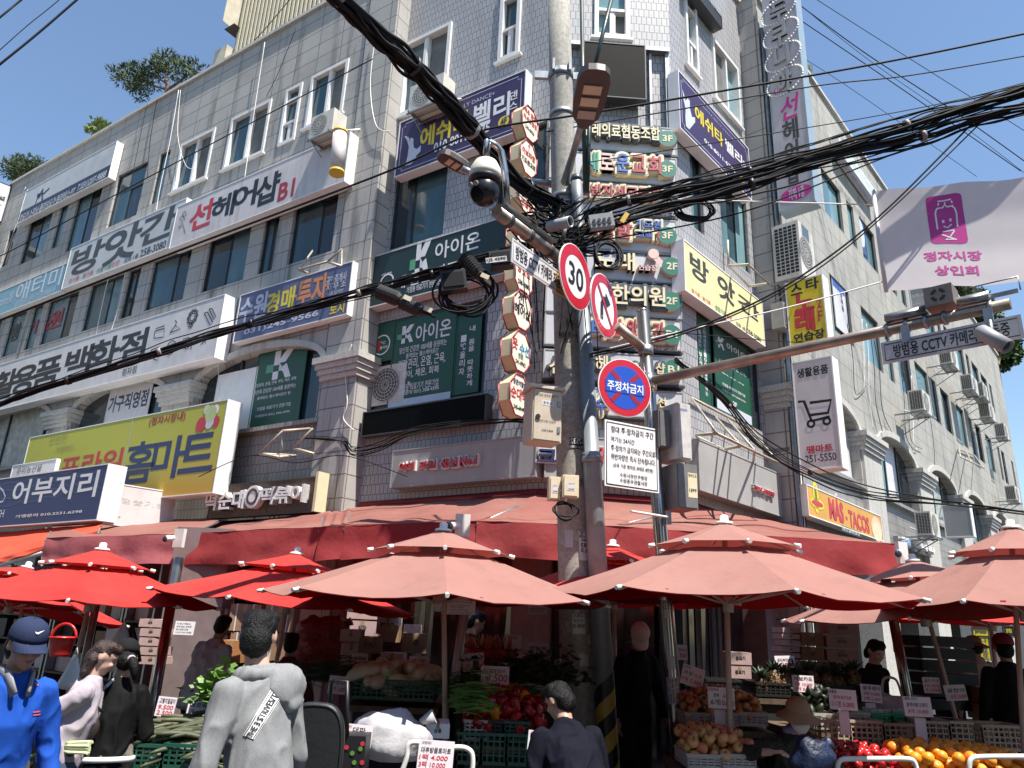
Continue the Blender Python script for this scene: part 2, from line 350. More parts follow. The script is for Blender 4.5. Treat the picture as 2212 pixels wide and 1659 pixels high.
AZB=LW.uz(4,(1555,1130))[1]
aL1=(LW.uz(4,(1195,1090))[0],LW.uz(4,(2000,1000))[0])
zsp=LW.uz(4,(1165,888))[1];zap=LW.uz(4,(1750,612))[1]
aw=aL1[1]-aL1[0];pitchA=aw+(LW.uz(4,(1190,960))[0]-LW.uz(4,(1000,1000))[0])+.02
ARL=[(aL1[0]-pitchA*k,aL1[1]-pitchA*k,AZB,zsp,zap)for k in range(5)]
ucl,ucr=LW.uz('A',(345,760),.05)[0],LW.uz('A',(612,760),.05)[0]
m=MB();wall(m,LW,-24.5,ucr-.01,AZB-.02,ZR,W4+W4D+W3,0,arches=ARL)
m.fbox(LW,ucr-.012,ucr-.01,-.6,-.001,AZB,ZR)
wl=m.build('wall',GRAN_L,bld)
m=MB();wall(m,LW.off(-.06),-24.5,ucl,ZG,AZB-.02,[],0);m.fbox(LW,-24.5,ucl,-.3,.06,AZB-.10,AZB-.02);m.build('lower_wall',TILE2,bld)
for A in ARL:m=MB();arch_trim(m,LW,A);m.build('arch_trim',GRAN_P,bld)
def pilaster(fr,u0,u1,z0,z1,pr,cap=None,depth=.4,name='pilaster',m_=None):
 p=MB();p.fbox(fr,u0,u1,-depth,pr,z0,z1);o=p.build(name,m_ or GRAN_L,bld)
 if cap is not None:
  q=MB()
  for k,(h0,h1,e)in enumerate(((0,.10,.05),(.10,.2,.085),(.2,.3,.12),(.3,.42,.16))):q.fbox(fr,u0-e,u1+e,-depth+.02,pr+e,cap+h0,cap+h1-.004)
  q.build('capital',GRAN_P,o)
 return o
zcap=LW.uz('A',(560,330),.1)[1]-.2
pilaster(LW,ucl,ucr,0,ZR,.05,zcap,.40)
for A in ARL[:4]:
 pilaster(LW,A[0]-(pitchA-aw)+.06,A[0]-.06,0,zsp-.02,.05,zsp-.30)
m=MB();m.fbox(LW,-24.5,ucr+.05,-.25,.07,ZR,ZR+.09);m.build('coping',GRAN_P,bld)
for rc in W4[:1]:window(LW,rc,'w','ts',sill=True)
window(LW,W4[1],'w','ts',rows=[.2,.45,.35]);window(LW,W4[2],'w','ts',[.5,.5],sill=True);window(LW,W4[3],'w','ts',[.5,.5],sill=True)
for k,rc in enumerate(W4D):window(LW,rc,'d',['b','td','bd','b','db','d'][k],rows=[.35,.65]if k==1 else None)
for k,rc in enumerate(W3):window(LW,rc,'d',['td','td','db','td','dd','tb','bd','b','b','b'][k],[.62,.38]if k in(0,3,5,6)else None)
def arch_glass(fr,A,cols,mull=(.33,.66),dv=-.2):
 a,b,zb,zs_,zt=A;g=MB();f=MB();N=24;c=(a+b)/2;W=(b-a)/2
 top=lambda u:zs_+(zt-zs_)*math.sqrt(max(0,1-((u-c)/W)**2))
 for k in range(N):
  x,y=a+(b-a)*k/N,a+(b-a)*(k+1)/N;t=(x+y)/2;t=(t-a)/(b-a);ci=sum(t>q for q in mull)
  g.face([fr.P(x,dv,zb),fr.P(y,dv,zb),fr.P(y,dv,top(y)),fr.P(x,dv,top(x))],cols[ci])
 for q in mull:u=a+(b-a)*q;f.fbox(fr,u-.03,u+.03,dv-.03,dv+.04,zb,top(u))
 f.fbox(fr,a,b,dv-.03,dv+.045,zb,zb+.06)
 o=f.build('window',DFR,bld);g.build('pane',[G1,G2,G3,GS,G4,WHT,mat('faded_film',(.38,.4,.36),.4,var=.35,scale=5,dirt=.5)],o);return o
arch_glass(LW,ARL[0],(2,3,0),(.32,.8));arch_glass(LW,ARL[1],(2,0,2),(.32,.7));arch_glass(LW,ARL[2],(6,6,2),(.3,.85));arch_glass(LW,ARL[3],(0,2,0));arch_glass(LW,ARL[4],(0,2,0))
uC3=C3.uz(0,(1589,0))[0]+.10
uC1=LW.uz('A',(612,760),.05)[0]
lenC2=(e23-e12).length
WA=[C1.rect(2,(430,290),(690,620)),C1.rect(2,(1040,0),(1150,345)),C1.rect(2,(318,1175),(665,1480)),C1.rect(5,(232,470),(922,905))]
WA[0]=(WA[0][0]+.02,WA[0][1],WA[0][2],WA[0][3]);z3t=WA[2][3]
WA[2]=(max(WA[2][0],uC1+.08),WA[2][1],WA[2][2],C1.uz(2,(640,1020))[1]);WA[3]=(WA[3][0]+.02,WA[3][1],WA[3][2],WA[3][3])
WA[1]=(WA[1][0],WA[1][1],WA[1][2],WA[1][2]+1.75)
uS=C1.uz(2,(1000,1320))[0];WA.append((uS,-.05,WA[2][2],WA[2][3]))
WB=[C2.rect(2,(1625,-200),(1845,255))]
WCC=[C3.rect(3,(60,60),(150,495)),C3.rect(3,(230,235),(450,845)),C3.rect(3,(95,940),(190,1400)),C3.rect(3,(285,1170),(490,1700)),C3.rect(6,(140,400),(580,1150))]
z2=C3.uz(6,(500,1120))[1];z2t=C3.uz(6,(240,440))[1]
WCC[0]=(WCC[0][0],WCC[0][1],WCC[0][2],WCC[0][2]+1.75);WCC[2]=(WCC[2][0],WCC[2][1],WA[2][2],WA[2][3]);WCC[3]=(WCC[3][0],uC3-.25,WA[2][2],WA[2][3])
WCC[1]=(WCC[1][0],min(WCC[1][1],uC3-.3),C3.uz(3,(450,850))[1],C3.uz(3,(230,235))[1]);WCC[4]=(WCC[4][0],uC3-.15,z2,z2t)
for fr,a,b,H in((C1,uC1-.02,0,WA),(C2,0,lenC2,WB),(C3,0,uC3+.05,WCC)):
 m=MB();wall(m,fr,a,b,ZG,ZR,H,0);m.build('wall',TILE,bld)
 m=MB();m.fbox(fr,a,b,-.25,.06,ZR,ZR+.09);m.build('coping',GRAN_P,bld)
window(C1,WA[0],'w','ts',[.45,.55],proud=.05,sill=True);window(C1,WA[1],'w','ts',rows=[.16,.46,.38],proud=.05,sill=True);window(C1,WA[2],'d','dt',[.35,.65]);window(C1,WA[3],'d','ddd');window(C1,WA[4],'d','dt')
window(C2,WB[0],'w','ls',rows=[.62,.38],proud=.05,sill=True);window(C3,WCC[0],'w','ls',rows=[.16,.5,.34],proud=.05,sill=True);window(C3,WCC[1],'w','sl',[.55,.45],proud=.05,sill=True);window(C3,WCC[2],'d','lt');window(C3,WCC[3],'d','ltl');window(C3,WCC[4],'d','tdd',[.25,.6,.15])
ur0=uC3;ur1=RW.uz(6,(716,1000),.06)[0]
pilaster(RW,ur0,ur1,0,ZR,.06,RW.uz(6,(640,870),.1)[1]-.2,.55)
zc=RW.uz(6,(1250,1250))[1]
zsR=zc+.12;zaR=RW.uz('B',(1230,1025))[1];zbR=RW.uz('B',(1180,1440))[1]
aR0=RW.uz('B',(1165,1430))[0];aR1=RW.uz('B',(1440,1560))[0];awR=aR1-aR0;pR=awR+RW.uz('B',(1155,1110))[0]-RW.uz('B',(1010,1040))[0]-.05
ARR=[(aR0+pR*(k-1),aR1+pR*(k-1),zbR,zsR,zaR)for k in range(8)]
wz=lambda p:RW.uz('B',p)[1]
z3b,z3u=wz((1170,545)),wz((1000,40))
z4b,z4u=RW.uz(3,(1060,1460))[1],RW.uz(3,(925,1050))[1]
UR1=31.0
pat=[RW.uz('B',(1000,40))[0],RW.uz('B',(1130,200))[0]]
R3=[];R4=[]
for a,b in(((790,20),(945,280)),((1000,60),(1170,540)),((1200,480),(1255,610)),((1275,470),(1395,715)),((1400,500),(1525,810)),((1535,700),(1590,900)),((1590,700),(1690,1010)),((1705,800),(1800,1110)),((1800,900),(1845,1150)),((1845,950),(1925,1230)),((1925,1050),(2005,1310)),((2008,1100),(2036,1340)),((2040,1150),(2100,1390)),((2130,1310),(2165,1500))):
 R3.append((RW.uz('B',a)[0]if a[0]<800 else RW.uz('B',(a[0],a[1]))[0],RW.uz('B',b)[0],z3b,z3u))
R3=[(a,max(b,a+.5),c,d)for a,b,c,d in R3]
for i in range(len(R3)-1):
 if R3[i][1]>R3[i+1][0]-.2:R3[i]=(R3[i][0],R3[i+1][0]-.22,R3[i][2],R3[i][3])
R3[0]=(max(R3[0][0],ur1+.5),R3[0][1],z3b,z3u)
R3=[r for r in R3 if r[1]-r[0]>.25 and r[1]<UR1-.3]
x=RW.uz(3,(925,1050))[0]
for k in range(14):
 wd=(1.35,.55,1.3)[k%3]
 if x+wd<UR1-.4:R4.append((x,x+wd,z4b,z4u))
 x+=wd+.48
m=MB();wall(m,RW,ur1-.02,UR1,zbR-.03,ZR,R3+R4,0,arches=ARR);m.fbox(RW,UR1-.02,UR1,-14,0,0,ZR);m.build('wall',GRAN_R,bld)
m=MB();wall(m,RW.off(-.06),ur1,UR1,ZG,zbR-.03,[]);m.fbox(RW,ur1,UR1,-.3,.05,zbR-.11,zbR-.03);m.build('lower_wall',TILE2,bld)
for A in ARR:m=MB();arch_trim(m,RW,A,.16,.06);m.build('arch_trim',GRAN_P,bld)
m=MB();m.fbox(RW,ur1-.1,UR1,-.25,.07,ZR,ZR+.09);m.build('coping',GRAN_P,bld)
for A in ARR:pilaster(RW,A[1]+.07,A[1]+pR-awR-.07,0,zsR-.02,.06,zsR-.36,m_=GRAN_P)
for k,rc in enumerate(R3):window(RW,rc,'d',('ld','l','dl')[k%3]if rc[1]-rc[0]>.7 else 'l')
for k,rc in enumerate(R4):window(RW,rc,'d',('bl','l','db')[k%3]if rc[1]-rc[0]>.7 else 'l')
for k,A in enumerate(ARR):arch_glass(RW,A,((2,5,5),(4,5,2),(4,6,2),(4,1,2))[k%4],(.34,.68))
m=MB()
pts=[LW.P(-24.5,-.3,0),LW.P(ucr,-.3,0),C1.P(0,-.05,0),C2.P(lenC2,-.05,0),C3.P(uC3,-.05,0),RW.P(ur1,-.3,0),RW.P(UR1,-.05,0),RW.P(UR1,-14,0),C2.P(lenC2/2,-16,0),LW.P(-24.5,-12,0)]
for z in(ZR-.3,ZG):m.face([p+Vector((0,0,z))for p in pts])
for p,q in zip(pts[6:],pts[7:]+pts[:1]):m.face([p,q,q+Vector((0,0,ZR)),p+Vector((0,0,ZR))])
m.build('floor_slab',mat('bare_concrete',(.2,.19,.18),.9,dirt=.4),bld)
INT=mat('dim_interior_wall',(.22,.19,.18),.9,var=.2,dirt=.5)
m=MB()
for fr,a,b in((LW,-24,0),(C2,-3,lenC2+3),(RW,0,UR1)):m.face([fr.P(a,-4.2,0),fr.P(b,-4.2,0),fr.P(b,-4.2,ZG),fr.P(a,-4.2,ZG)])
m.build('interior_wall',INT,bld)
for fr,us in((C1,(uC1+.1,-.2)),(C3,(uC3-.3,))):
 for u in us:
  m=MB();m.fbox(fr,u-.2,u+.2,-.5,-.02,0,ZG);m.build('pillar',mat('shop_pillar_dull',(.2,.15,.145),.8,dirt=.3),bld)
  # ================================================================== shop signs
class Sign:
 def __init__(s,name,label,fr,k,a,b,depth,face,side=None,v0=.02,cat='shop sign',kb=None,rect=None,group=None,end=None):
  v=v0+depth
  if rect:s.r=rect
  else:
   u0,z1=fr.uz(k,a,v);u1,z0=fr.uz(kb if kb is not None else k,b,v);s.r=(min(u0,u1),max(u0,u1),min(z0,z1),max(z0,z1))
  u0,u1,z0,z1=s.r;s.base=fr;s.fr=fr.off(v);s.v=v;s.k=k
  s.o=thing(name,label,cat,fr.P((u0+u1)/2,v0,z0),group)
  m=MB();m.fbox(fr,u0,u1,v0,v,z0,z1);s.panel=m
  e=.022
  for p in((u0-e,u1+e,z0-e,z0-.002),(u0-e,u1+e,z1+.002,z1+e),(u0-e,u0-.002,z0,z1),(u1+.002,u1+e,z0,z1)):m.fbox(fr,p[0],p[1],v0,v+.008,p[2],p[3],1)
  s.mats=[face,side or WH2];s.lt=MB();s.cols=[]
 def ci(s,c):
  if c not in s.cols:s.cols.append(c)
  return s.cols.index(c)
 def uz(s,p,k=None):return s.fr.uz(s.k if k is None else k,p)
 def t(s,txt,a,b,col=None,bold=.012,k=None,ext=0.,v=.004,out=None,shear=0.,ow=.04,res=3):
  k=s.k if k is None else k;u0,z1=s.uz(a,k);u1,z0=s.uz(b,k)
  if len(txt)==1 and s.base.t==tL:xm=(a[0]+b[0])/2;z1=s.uz((xm,a[1]),k)[1];z0=s.uz((xm,b[1]),k)[1]
  if out:
   s.lt.text(s.fr,txt,u0-ow*.6,u1+ow*.6,z0-ow*.6,z1+ow*.6,v-.0055,bold+ow,s.ci(out),ext*.9 if ext else 0,shear,res)
  s.lt.text(s.fr,txt,u0,u1,z0,z1,v,bold,s.ci(col or BLK),ext,shear,res);return s
 def col(s,txt,a,b,col=None,bold=.015,k=None):
  u0,z1=s.uz(a,k);u1,z0=s.uz(b,k);n=len(txt);h=(z1-z0)/n
  for i,c in enumerate(txt):
   if c!=' ':s.lt.text(s.fr,c,u0,u1,z1-h*(i+.9),z1-h*(i+.06),.004,bold,s.ci(col or BLK))
  return s
 def rc(s,a,b,col,k=None,v=.003):
  u0,z1=s.uz(a,k);u1,z0=s.uz(b,k);s.lt.face([s.fr.P(u0,v,z0),s.fr.P(u1,v,z0),s.fr.P(u1,v,z1),s.fr.P(u0,v,z1)],s.ci(col));return s
 def circ(s,p,rx,col,k=None,ext=0.,v=.004,ry=None):
  u,z=s.uz(p,k);s.lt.disc(s.fr,u,z,rx,ry or rx,v,22,s.ci(col),ext);return s
 def ln(s,pts,w,col,k=None,v=.005):
  s.lt.strip(s.fr,[s.uz(p,k)for p in pts],w,v,s.ci(col));return s
 def poly(s,pts,col,k=None,v=.005):
  s.lt.face([s.fr.P(a,v,b)for a,b in(s.uz(p,k)for p in pts)],s.ci(col));return s
 def klogo(s,a,b,k=None):
  u0,z1=s.uz(a,k);u1,z0=s.uz(b,k);w,h=u1-u0,z1-z0;P=lambda x,y:s.fr.P(u0+x*w,.005,z0+y*h)
  for pts,c in(([(.28,.5),(.28,1),(.5,1),(.5,.5)],WH2),([(0,.28),(0,.56),(.28,.56),(.28,.28)],paint('leaf_green',(.1,.35,.18))),([(.28,0),(.28,.28),(.5,.28),(.5,0)],WH2),([(.5,.28),(.5,.56),(.72,.56),(1,1),(.72,1),(.5,.72),(.5,.5),(.62,.42)],WH2),([(.5,.28),(.66,.44),(.78,.5),(1,.0),(.78,0),(.68,.22),(.6,.28)],WH2)):
   s.lt.face([P(*q)for q in pts],s.ci(c))
  return s
 def border(s,m,col,w=.012):
  u0,u1,z0,z1=s.r;a,b,c,d=u0+m,u1-m,z0+m,z1-m;i=s.ci(col);n=.07
  s.lt.strip(s.fr,[(a+n,c),(b-n,c),(b-n,c+n),(b,c+n),(b,d-n),(b-n,d-n),(b-n,d),(a+n,d),(a+n,d-n),(a,d-n),(a,c+n),(a+n,c+n),(a+n,c)],w,.004,i);return s
 def done(s):
  s.panel.build('panel',s.mats,s.o)
  if s.lt.f:s.lt.build('lettering',s.cols,s.o)
  return s.o
def face_mat(name,c,**kw):return mat(name,c,**{**dict(rough=.5,var=.08,scale=2,dirt=.22,streak=.18),**kw})
F_WHITE=face_mat('sign_face_white',(.62,.60,.59));F_GREYW=face_mat('sign_face_pale_grey',(.50,.51,.52));F_BLUE=face_mat('sign_face_pale_blue',(.17,.36,.45));F_STAIN=face_mat('sign_face_rust_stained',(.60,.56,.55),streak=.6,dirt=.35)
F_PUR=face_mat('sign_face_purple',(.04,.024,.09),streak=.05,dirt=.1);F_DGRN=face_mat('sign_face_dark_green',(.007,.03,.027),dirt=.1,streak=.05);F_GRN=face_mat('film_green',(.012,.085,.05),dirt=.1,streak=.03);F_GREY=face_mat('sign_face_grey_metal',(.34,.34,.33),streak=.25)
F_YEL=face_mat('sign_face_cream_yellow',(.74,.68,.36));F_INDIGO=face_mat('banner_indigo',(.10,.12,.22));F_MUST=face_mat('sign_face_mustard',(.62,.33,.06));F_SYEL=face_mat('sign_face_strong_yellow',(.62,.5,.02));F_NAVY=face_mat('sign_face_navy_waves',(.018,.03,.12),dirt=.1)
F_SILV=face_mat('directory_silver',(.52,.53,.54),rough=.4)
INK=paint('ink_grey',(.05,.048,.042));DRED=paint('deep_red',(.36,.02,.03));WIN=paint('pale_print',(.55,.58,.66),dirt=0)
def grad_mat():
 m,n,b,out=_new('lime_to_amber_print');tc=n.nodes.new('ShaderNodeTexCoord');sx=n.nodes.new('ShaderNodeSeparateXYZ');n.links.new(tc.outputs['Object'],sx.inputs[0])
 g=_noise(n,tc.outputs['Object'],1.2,3);a=n.nodes.new('ShaderNodeMath');a.operation='MULTIPLY_ADD';n.links.new(g,a.inputs[0]);a.inputs[1].default_value=.5;n.links.new(sx.outputs[2],a.inputs[2])
 n.links.new(_mix(n,_ramp(n,a.outputs[0],.15,1.1),(.55,.30,.04),(.42,.42,.04)),b.inputs['Base Color']);b.inputs['Roughness'].default_value=.45;return m
F_LIME=grad_mat()
S=Sign('yoga_sign','long white sign with navy lower band and a calligraphic A, topmost on the left wing',LW,1,(168,1212),(684,1118),.2,F_GREYW)
S.rc((124,1345),(684,1118),paint('sign_navy',(.02,.026,.06)))
S.t('핫요가·스피닝·플라잉요가·필라테스·PT',(205,640),(728,440),WHT,k='C',shear=.15).t('T.031)207-9888',(770,345),(1030,288),WHT,k='C',shear=.15)
for p in([(348,532),(372,470),(425,385)],[(425,385),(415,440),(418,497)],[(370,440),(430,430),(490,376)],[(370,440),(375,470),(400,455)]):S.ln(p,.06,paint('ink_violet',(.02,.018,.04)),k='C')
S.done()
S=Sign('mill_sign','long pale grey sign with big brush lettering for an oil mill on the left wing',LW,'C',(705,978),(1745,922),.22,F_GREYW)
for c,a,b in(('방',(750,935),(972,1185)),('앗',(1075,770),(1328,1080)),('간',(1430,612),(1697,882))):S.t(c,a,b,INK,.03,shear=.1)
S.t('참기름 · 들기름 ·',(685,1272),(935,1215),RED,0).t('생들기름',(955,1168),(1090,1165),paint('print_green',(.03,.22,.08)),0).t('전문',(1105,1106),(1172,1130),RED,0).t('지하 1층.',(1228,1068),(1365,1062),BLK).t('258-3080',(1390,985),(1625,962),BLK)
S.done()
S=Sign('health_shop_sign','sky-blue sign with white lettering, lower left beside the pale grey mill sign',LW,'C',(-190,1478),(606,1380),.18,F_BLUE)
S.t('애터미',(185,1318),(583,1328),WIN,.01).t('글로벌중심센터 T.207-0606 4F',(155,1490),(540,1398),WIN,0).t('atom美',(-12,1445),(118,1500),WIN,0);S.done()
S=Sign('hair_shop_sign','long white hair shop sign with rust-stained right end under the air conditioner',LW,1,(1125,1312),(2172,1142),.26,F_STAIN)
S.t('선',(1222,1285),(1318,1440),RED,.035).t('헤',(1356,1237),(1468,1376),BLK,.035).t('어',(1490,1168),(1605,1312),BLK,.035).t('샵',(1640,1108),(1748,1282),BLK,.035).t('B1',(1770,1165),(1852,1238),DRED,.03)
for p in([(1170,1335),(1155,1350),(1160,1372),(1178,1362),(1172,1340)],[(1150,1400),(1135,1380),(1155,1365),(1170,1390),(1150,1410),(1162,1440),(1172,1480)],[(1128,1440),(1140,1425),(1145,1440),(1130,1450)]):S.ln(p,.02,BLK)
S.done()
S=Sign('household_store_sign','very long white sign with heavy black lettering and line drawings of household goods',LW,4,(-260,812),(1352,674),.3,F_WHITE)
for c,a,b in(('생',(-165,825),(-62,965)),('활',(-30,772),(78,938)),('용',(105,738),(206,900)),('품',(240,690),(356,865)),('백',(438,622),(555,790)),('화',(588,568),(725,755)),('점',(778,518),(905,690))):S.t(c,a,b,BLK,.035)
S.t('정자점',(778,752),(858,778),INK,.01)
lw=.025
for p in([(980,515),(975,560),(1035,552),(1040,498),(980,515)],[(985,500),(1042,480)],[(1075,525),(1108,480),(1140,500),(1075,525)],[(1108,480),(1118,460),(1108,445)],[(1215,445),(1205,500)],[(1205,490),(1188,485)],[(1205,490),(1222,478)],[(1292,400),(1312,395),(1345,460),(1328,478),(1292,400)],[(1322,375),(1340,372),(1365,425),(1352,440),(1322,375)],[(955,635),(960,665),(1000,650),(1005,615),(955,635)],[(970,690),(995,700),(1005,670)],[(1150,600),(1160,565),(1195,555),(1212,580),(1208,630)],[(1270,600),(1320,540)],[(1285,535),(1300,590)]):S.ln(p,lw,BLK)
for p,r in(((1218,425),.075),((1218,425),.13),((1080,620),.15),((1185,600),.08)):
 u,z=S.uz(p);S.lt.ring(S.fr,u,z,r,r+.025,.005,18,S.ci(BLK))
for k in range(10):
 u,z=S.uz((1218,425));a=k*.628;S.lt.ring(S.fr,u+.155*math.cos(a),z+.155*math.sin(a),.02,.045,.005,8,S.ci(BLK))
S.done()
S=Sign('auction_office_banner','indigo banner sign for an estate and auction office beside the granite column',LW,4,(1525,292),(2188,402),.16,F_INDIGO)
S.t('수원',(1530,312),(1672,428),WIN,.03).t('경매',(1695,278),(1850,372),YEL,.035).t('투자',(1890,198),(2058,325),paint('print_orange',(.62,.25,.1)),.035).t('·',(1862,285),(1876,300),WIN,.05)
S.t('공인중개사',(2068,172),(2188,195),WIN,.02).t('사 무 소',(2065,222),(2185,232),WIN,.02).t('대표:임석빈',(2070,270),(2168,268),WIN,.01).t('031)245-9566',(1545,505),(2010,425),WIN,.03).t('토지',(2090,345),(2172,395),YEL,.03);S.done()
S=Sign('mart_sign','tall lime and amber mart sign with navy lettering and a vegetable picture',LW,4,(192,1192),(1342,1530),.32,F_LIME,v0=.25)
S.ln([(842,1065),(740,1620)],.02,WHT)
S.t('(정자시장내)',(950,1062),(1168,1082),DRED,.02)
for c,a,b in(('홈',(815,1215),(950,1470)),('마',(990,1185),(1140,1445)),('트',(1165,1165),(1335,1405))):S.t(c,a,b,NVY,.02,out=WIN,ow=.025)
S.t('프라임',(400,1310),(755,1400),RED,.03).t('신선한',(320,1180),(420,1215),paint('faded_olive',(.3,.3,.08)),0).t('가정마트',(360,1245),(465,1270),paint('faded_olive',(.3,.3,.08)),0)
for p,r,c in(((1272,1105),.15,RED),((1262,1092),.05,WH2),((1325,1090),.13,WIN),((1335,1035),.17,paint('cabbage',(.45,.55,.25))),((1365,1010),.10,WH2),((1365,1085),.11,RED),((1310,1010),.1,paint('cabbage2',(.55,.6,.4)))):S.circ(p,r,c,v=.005+r*.01)
S.done()
S=Sign('fish_restaurant_sign','navy light box with white red-edged lettering above the orange awning at far left',LW,4,(-60,1462),(610,1702),.35,F_NAVY,v0=1.35)
S.t('어부지리',(100,1462),(600,1560),WH2,.02,out=RED,ow=.05).t('가맹문의 010.2231.6298',(100,62),(518,48),WH2,.02,k=7).t('SH',(-5,30),(20,75),WH2,0,k=7)
for i in range(4):S.ln([(-50+j*30,1500+i*45-j*6+8*math.sin(j*1.3+i))for j in range(24)],.03,paint('wave_blue',(.03,.05,.16)),v=.0025)
S.ln([(-20,1600),(20,1590),(35,1560),(20,1520),(-5,1500)],.04,WIN);S.done()
PF=lambda u:Fr(RW.P(u,0,0),nR,-tR)
q=LW.P(LW.uz(4,(715,1475),1.4)[0],1.4,0)
dollfr=Fr(q,tR,nR)
S=Sign('claw_machine_sign','white box sign with red outlined lettering beside the navy light box',dollfr,4,(712,1478),(1072,1775),.12,F_WHITE,cat='shop sign')
S.t('인형뽑기방',(692,1552),(1048,1640),WHT,.0,out=paint('print_red',(.6,.06,.05)),ow=.05).t('83.5952',(672,60),(760,80),INK,0,k=7);S.done()
WOOD=mat('weathered_wood',(.10,.065,.04),.7,var=.4,scale=14,dirt=.4)
S=Sign('rice_cake_sign','weathered wooden sign with white block letters and a cream end panel',LW,4,(1345,1502),(1985,1650),.14,WOOD,v0=.12,side=WOOD,kb=4)
S.t('떡순대',(1342,1545),(1568,1640),WH2,.03,ext=.12).t('떡볶이',(1690,1512),(1945,1600),WH2,.03,ext=.12).circ((1630,1568),.2,WH2,ext=.12)
u,z=S.uz((1630,1568));S.lt.ring(S.fr,u,z,.1,.15,.13,18,S.ci(WOOD));S.t('258-0307',(150,1462),(308,1488),INK,.02,k='A');S.done()
m=MB();u1=S.r[1];m.fbox(LW,u1+.03,u1+.09,.1,.34,S.r[2]-.02,S.r[3]+.08);m.build('end_panel',CREAM,S.o)
S=Sign('farm_produce_sign','small white sign board peeping out between the navy box and the lime mart sign',LW,4,(85,1368),(330,1440),.08,F_WHITE,v0=1.0);S.t('우리농산물',(112,1380),(260,1400),INK,0);S.done()
def poster(name,label,fr,k,a,b,m_,v=-.145,cat='window poster',th=.012):return Sign(name,label,fr,k,a,b,th,m_,m_,v0=v,cat=cat)
S=poster('furniture_poster','white paper poster with blue lettering inside the middle arched window',LW,4,(705,885),(920,1075),WHT);S.t('가구직영점',(700,932),(925,985),NVY,.03);S.done()
S=poster('white_poster','blank white panel filling the left part of the arch beside the column',LW,4,(1385,800),(1570,1128),WH2,cat='window panel');S.done()
S=poster('clinic_film','dark green health clinic film with a white K emblem in the arch beside the column',LW,4,(1642,668),(1880,1084),F_GRN)
S.klogo((1700,655),(1838,800)).t('건강관리, 온열, 근육, 케어, 체온, 회복',(1610,852),(1872,822),WH2,.01).t('당신의 건강한 100세를 응원하는',(1606,892),(1870,868),WH2,.01).t('품격있는 헬스케어공간 등',(1628,932),(1836,912),WH2,.01).t('가정용 의료기기 전문기업',(1625,998),(1836,985),WH2,.01).t('가맹문의 031) 308-4595',(1612,1048),(1830,1030),WH2,.01);S.done()
S=poster('number_strip','narrow white strip with a phone number stacked down it in a second-floor window',LW,4,(572,275),(535,505),WHT,v=-.1);u0,u1,z0,z1=S.r
for i,c in enumerate('245-0770'):S.lt.text(S.fr,c,u0+.05,u1-.05,z1-(i+.9)*(z1-z0)/8,z1-(i+.1)*(z1-z0)/8,.004,.02,S.ci(BLK))
S.done()
for txt,a,b,col in(('라함',(28,495),(112,565),INK),('기',(182,462),(222,528),DRED),('도',(283,425),(325,495),DRED),('원',(335,392),(380,480),DRED)):
 m=MB();u0,z1=LW.uz(4,a,-.06);u1,z0=LW.uz(4,b,-.06);m.text(LW,txt,u0,u1,z0,z1,-.06,.03);m.build('window_lettering',col,bld)
def dancer(S,pts,k):S.poly(pts,WIN,k)
S=Sign('belly_dance_sign','purple dance studio sign with a white dancer, left of the concrete pole',C1,2,(400,780),(1172,815),.2,F_PUR)
S.border(.07,WIN).t('에쉬타',(530,815),(832,822),YEL,.03).t('벨리',(866,668),(1085,728),WH2,.03).t('댄',(1090,578),(1136,632),WH2,.02).t('스',(1087,645),(1136,688),WH2,.02).t('+ESHTA BELLY DANCE+',(610,738),(995,602),WIN,0).t('010-8011-6775',(612,908),(960,832),WH2,.03).circ((1050,770),.115,YEL).t('4F',(1033,752),(1070,785),PUR,.02,v=.008)
for p in([(425,862),(450,868),(462,900),(458,880),(470,872),(482,880),(480,905),(484,935),(500,945),(530,920),(525,960),(500,985),(495,1010),(462,1042),(428,1050),(445,985),(452,930),(440,890)],):S.poly(p,WIN)
S.done()
S=Sign('clinic_sign','long dark green clinic sign with K emblem running behind the cable bundle',C1,2,(232,1628),(1062,140),.22,F_DGRN,kb=5,side=WHT)
S.klogo((470,1545),(580,1745),2).t('아이온',(622,1540),(900,1568),WH2,.015,k=2).t('내 몸을 따뜻하게',(380,172),(900,112),WH2,.02,k=5).t('가정용 의료기기 전문기업',(440,238),(650,222),WH2,.01,k=5).t('건강 행복',(280,155),(345,148),WH2,.01,k=5)
u,z=S.uz((312,205),5);S.lt.ring(S.fr,u,z,.14,.17,.005,22,S.ci(WH2));S.done()
pv=-.045
S=poster('thermometer_film','small green film with a red thermometer emblem above the air conditioner',C1,5,(236,478),(344,688),F_GRN,v=pv);u,z=S.uz((282,602));S.lt.ring(S.fr,u,z,.17,.195,.005,24,S.ci(WH2),a0=-2.2,a1=2.2)
S.t('건강 행복',(250,550),(320,535),WH2,.01).rc((258,575),(270,640),RED).t('℃',(275,578),(303,598),WH2,.01).t('올리자',(270,612),(316,622),WH2,.02);S.done()
S=poster('clinic_main_film','large green clinic film with white text, widest panel over the black dot strip',C1,5,(370,458),(712,938),F_GRN,v=pv);u0,u1,z0,z1=S.r;zz=S.uz((712,895))[1];S.lt.face([S.fr.P(a,.003,b)for a,b in((u0,z0),(u1,z0),(u1,zz),(u0,zz))],S.ci(WIN))
S.klogo((385,492),(478,580)).t('아이온',(500,478),(716,542),WH2,.015).t('당신의 건강한 100세를 응원하는',(395,622),(690,600),WH2,.01).t('품격있는 헬스케어공간',(435,658),(638,648),WH2,.01).t('건강관리, 온열, 근육,',(386,702),(682,712),WH2,.01).t('케어, 체온, 회복',(412,768),(640,778),WH2,.01).t('가정용 의료기기 전문기업',(392,855),(636,858),WH2,.01).t('가맹문의 031) 308-4595',(382,898),(640,888),WH2,.015);S.done()
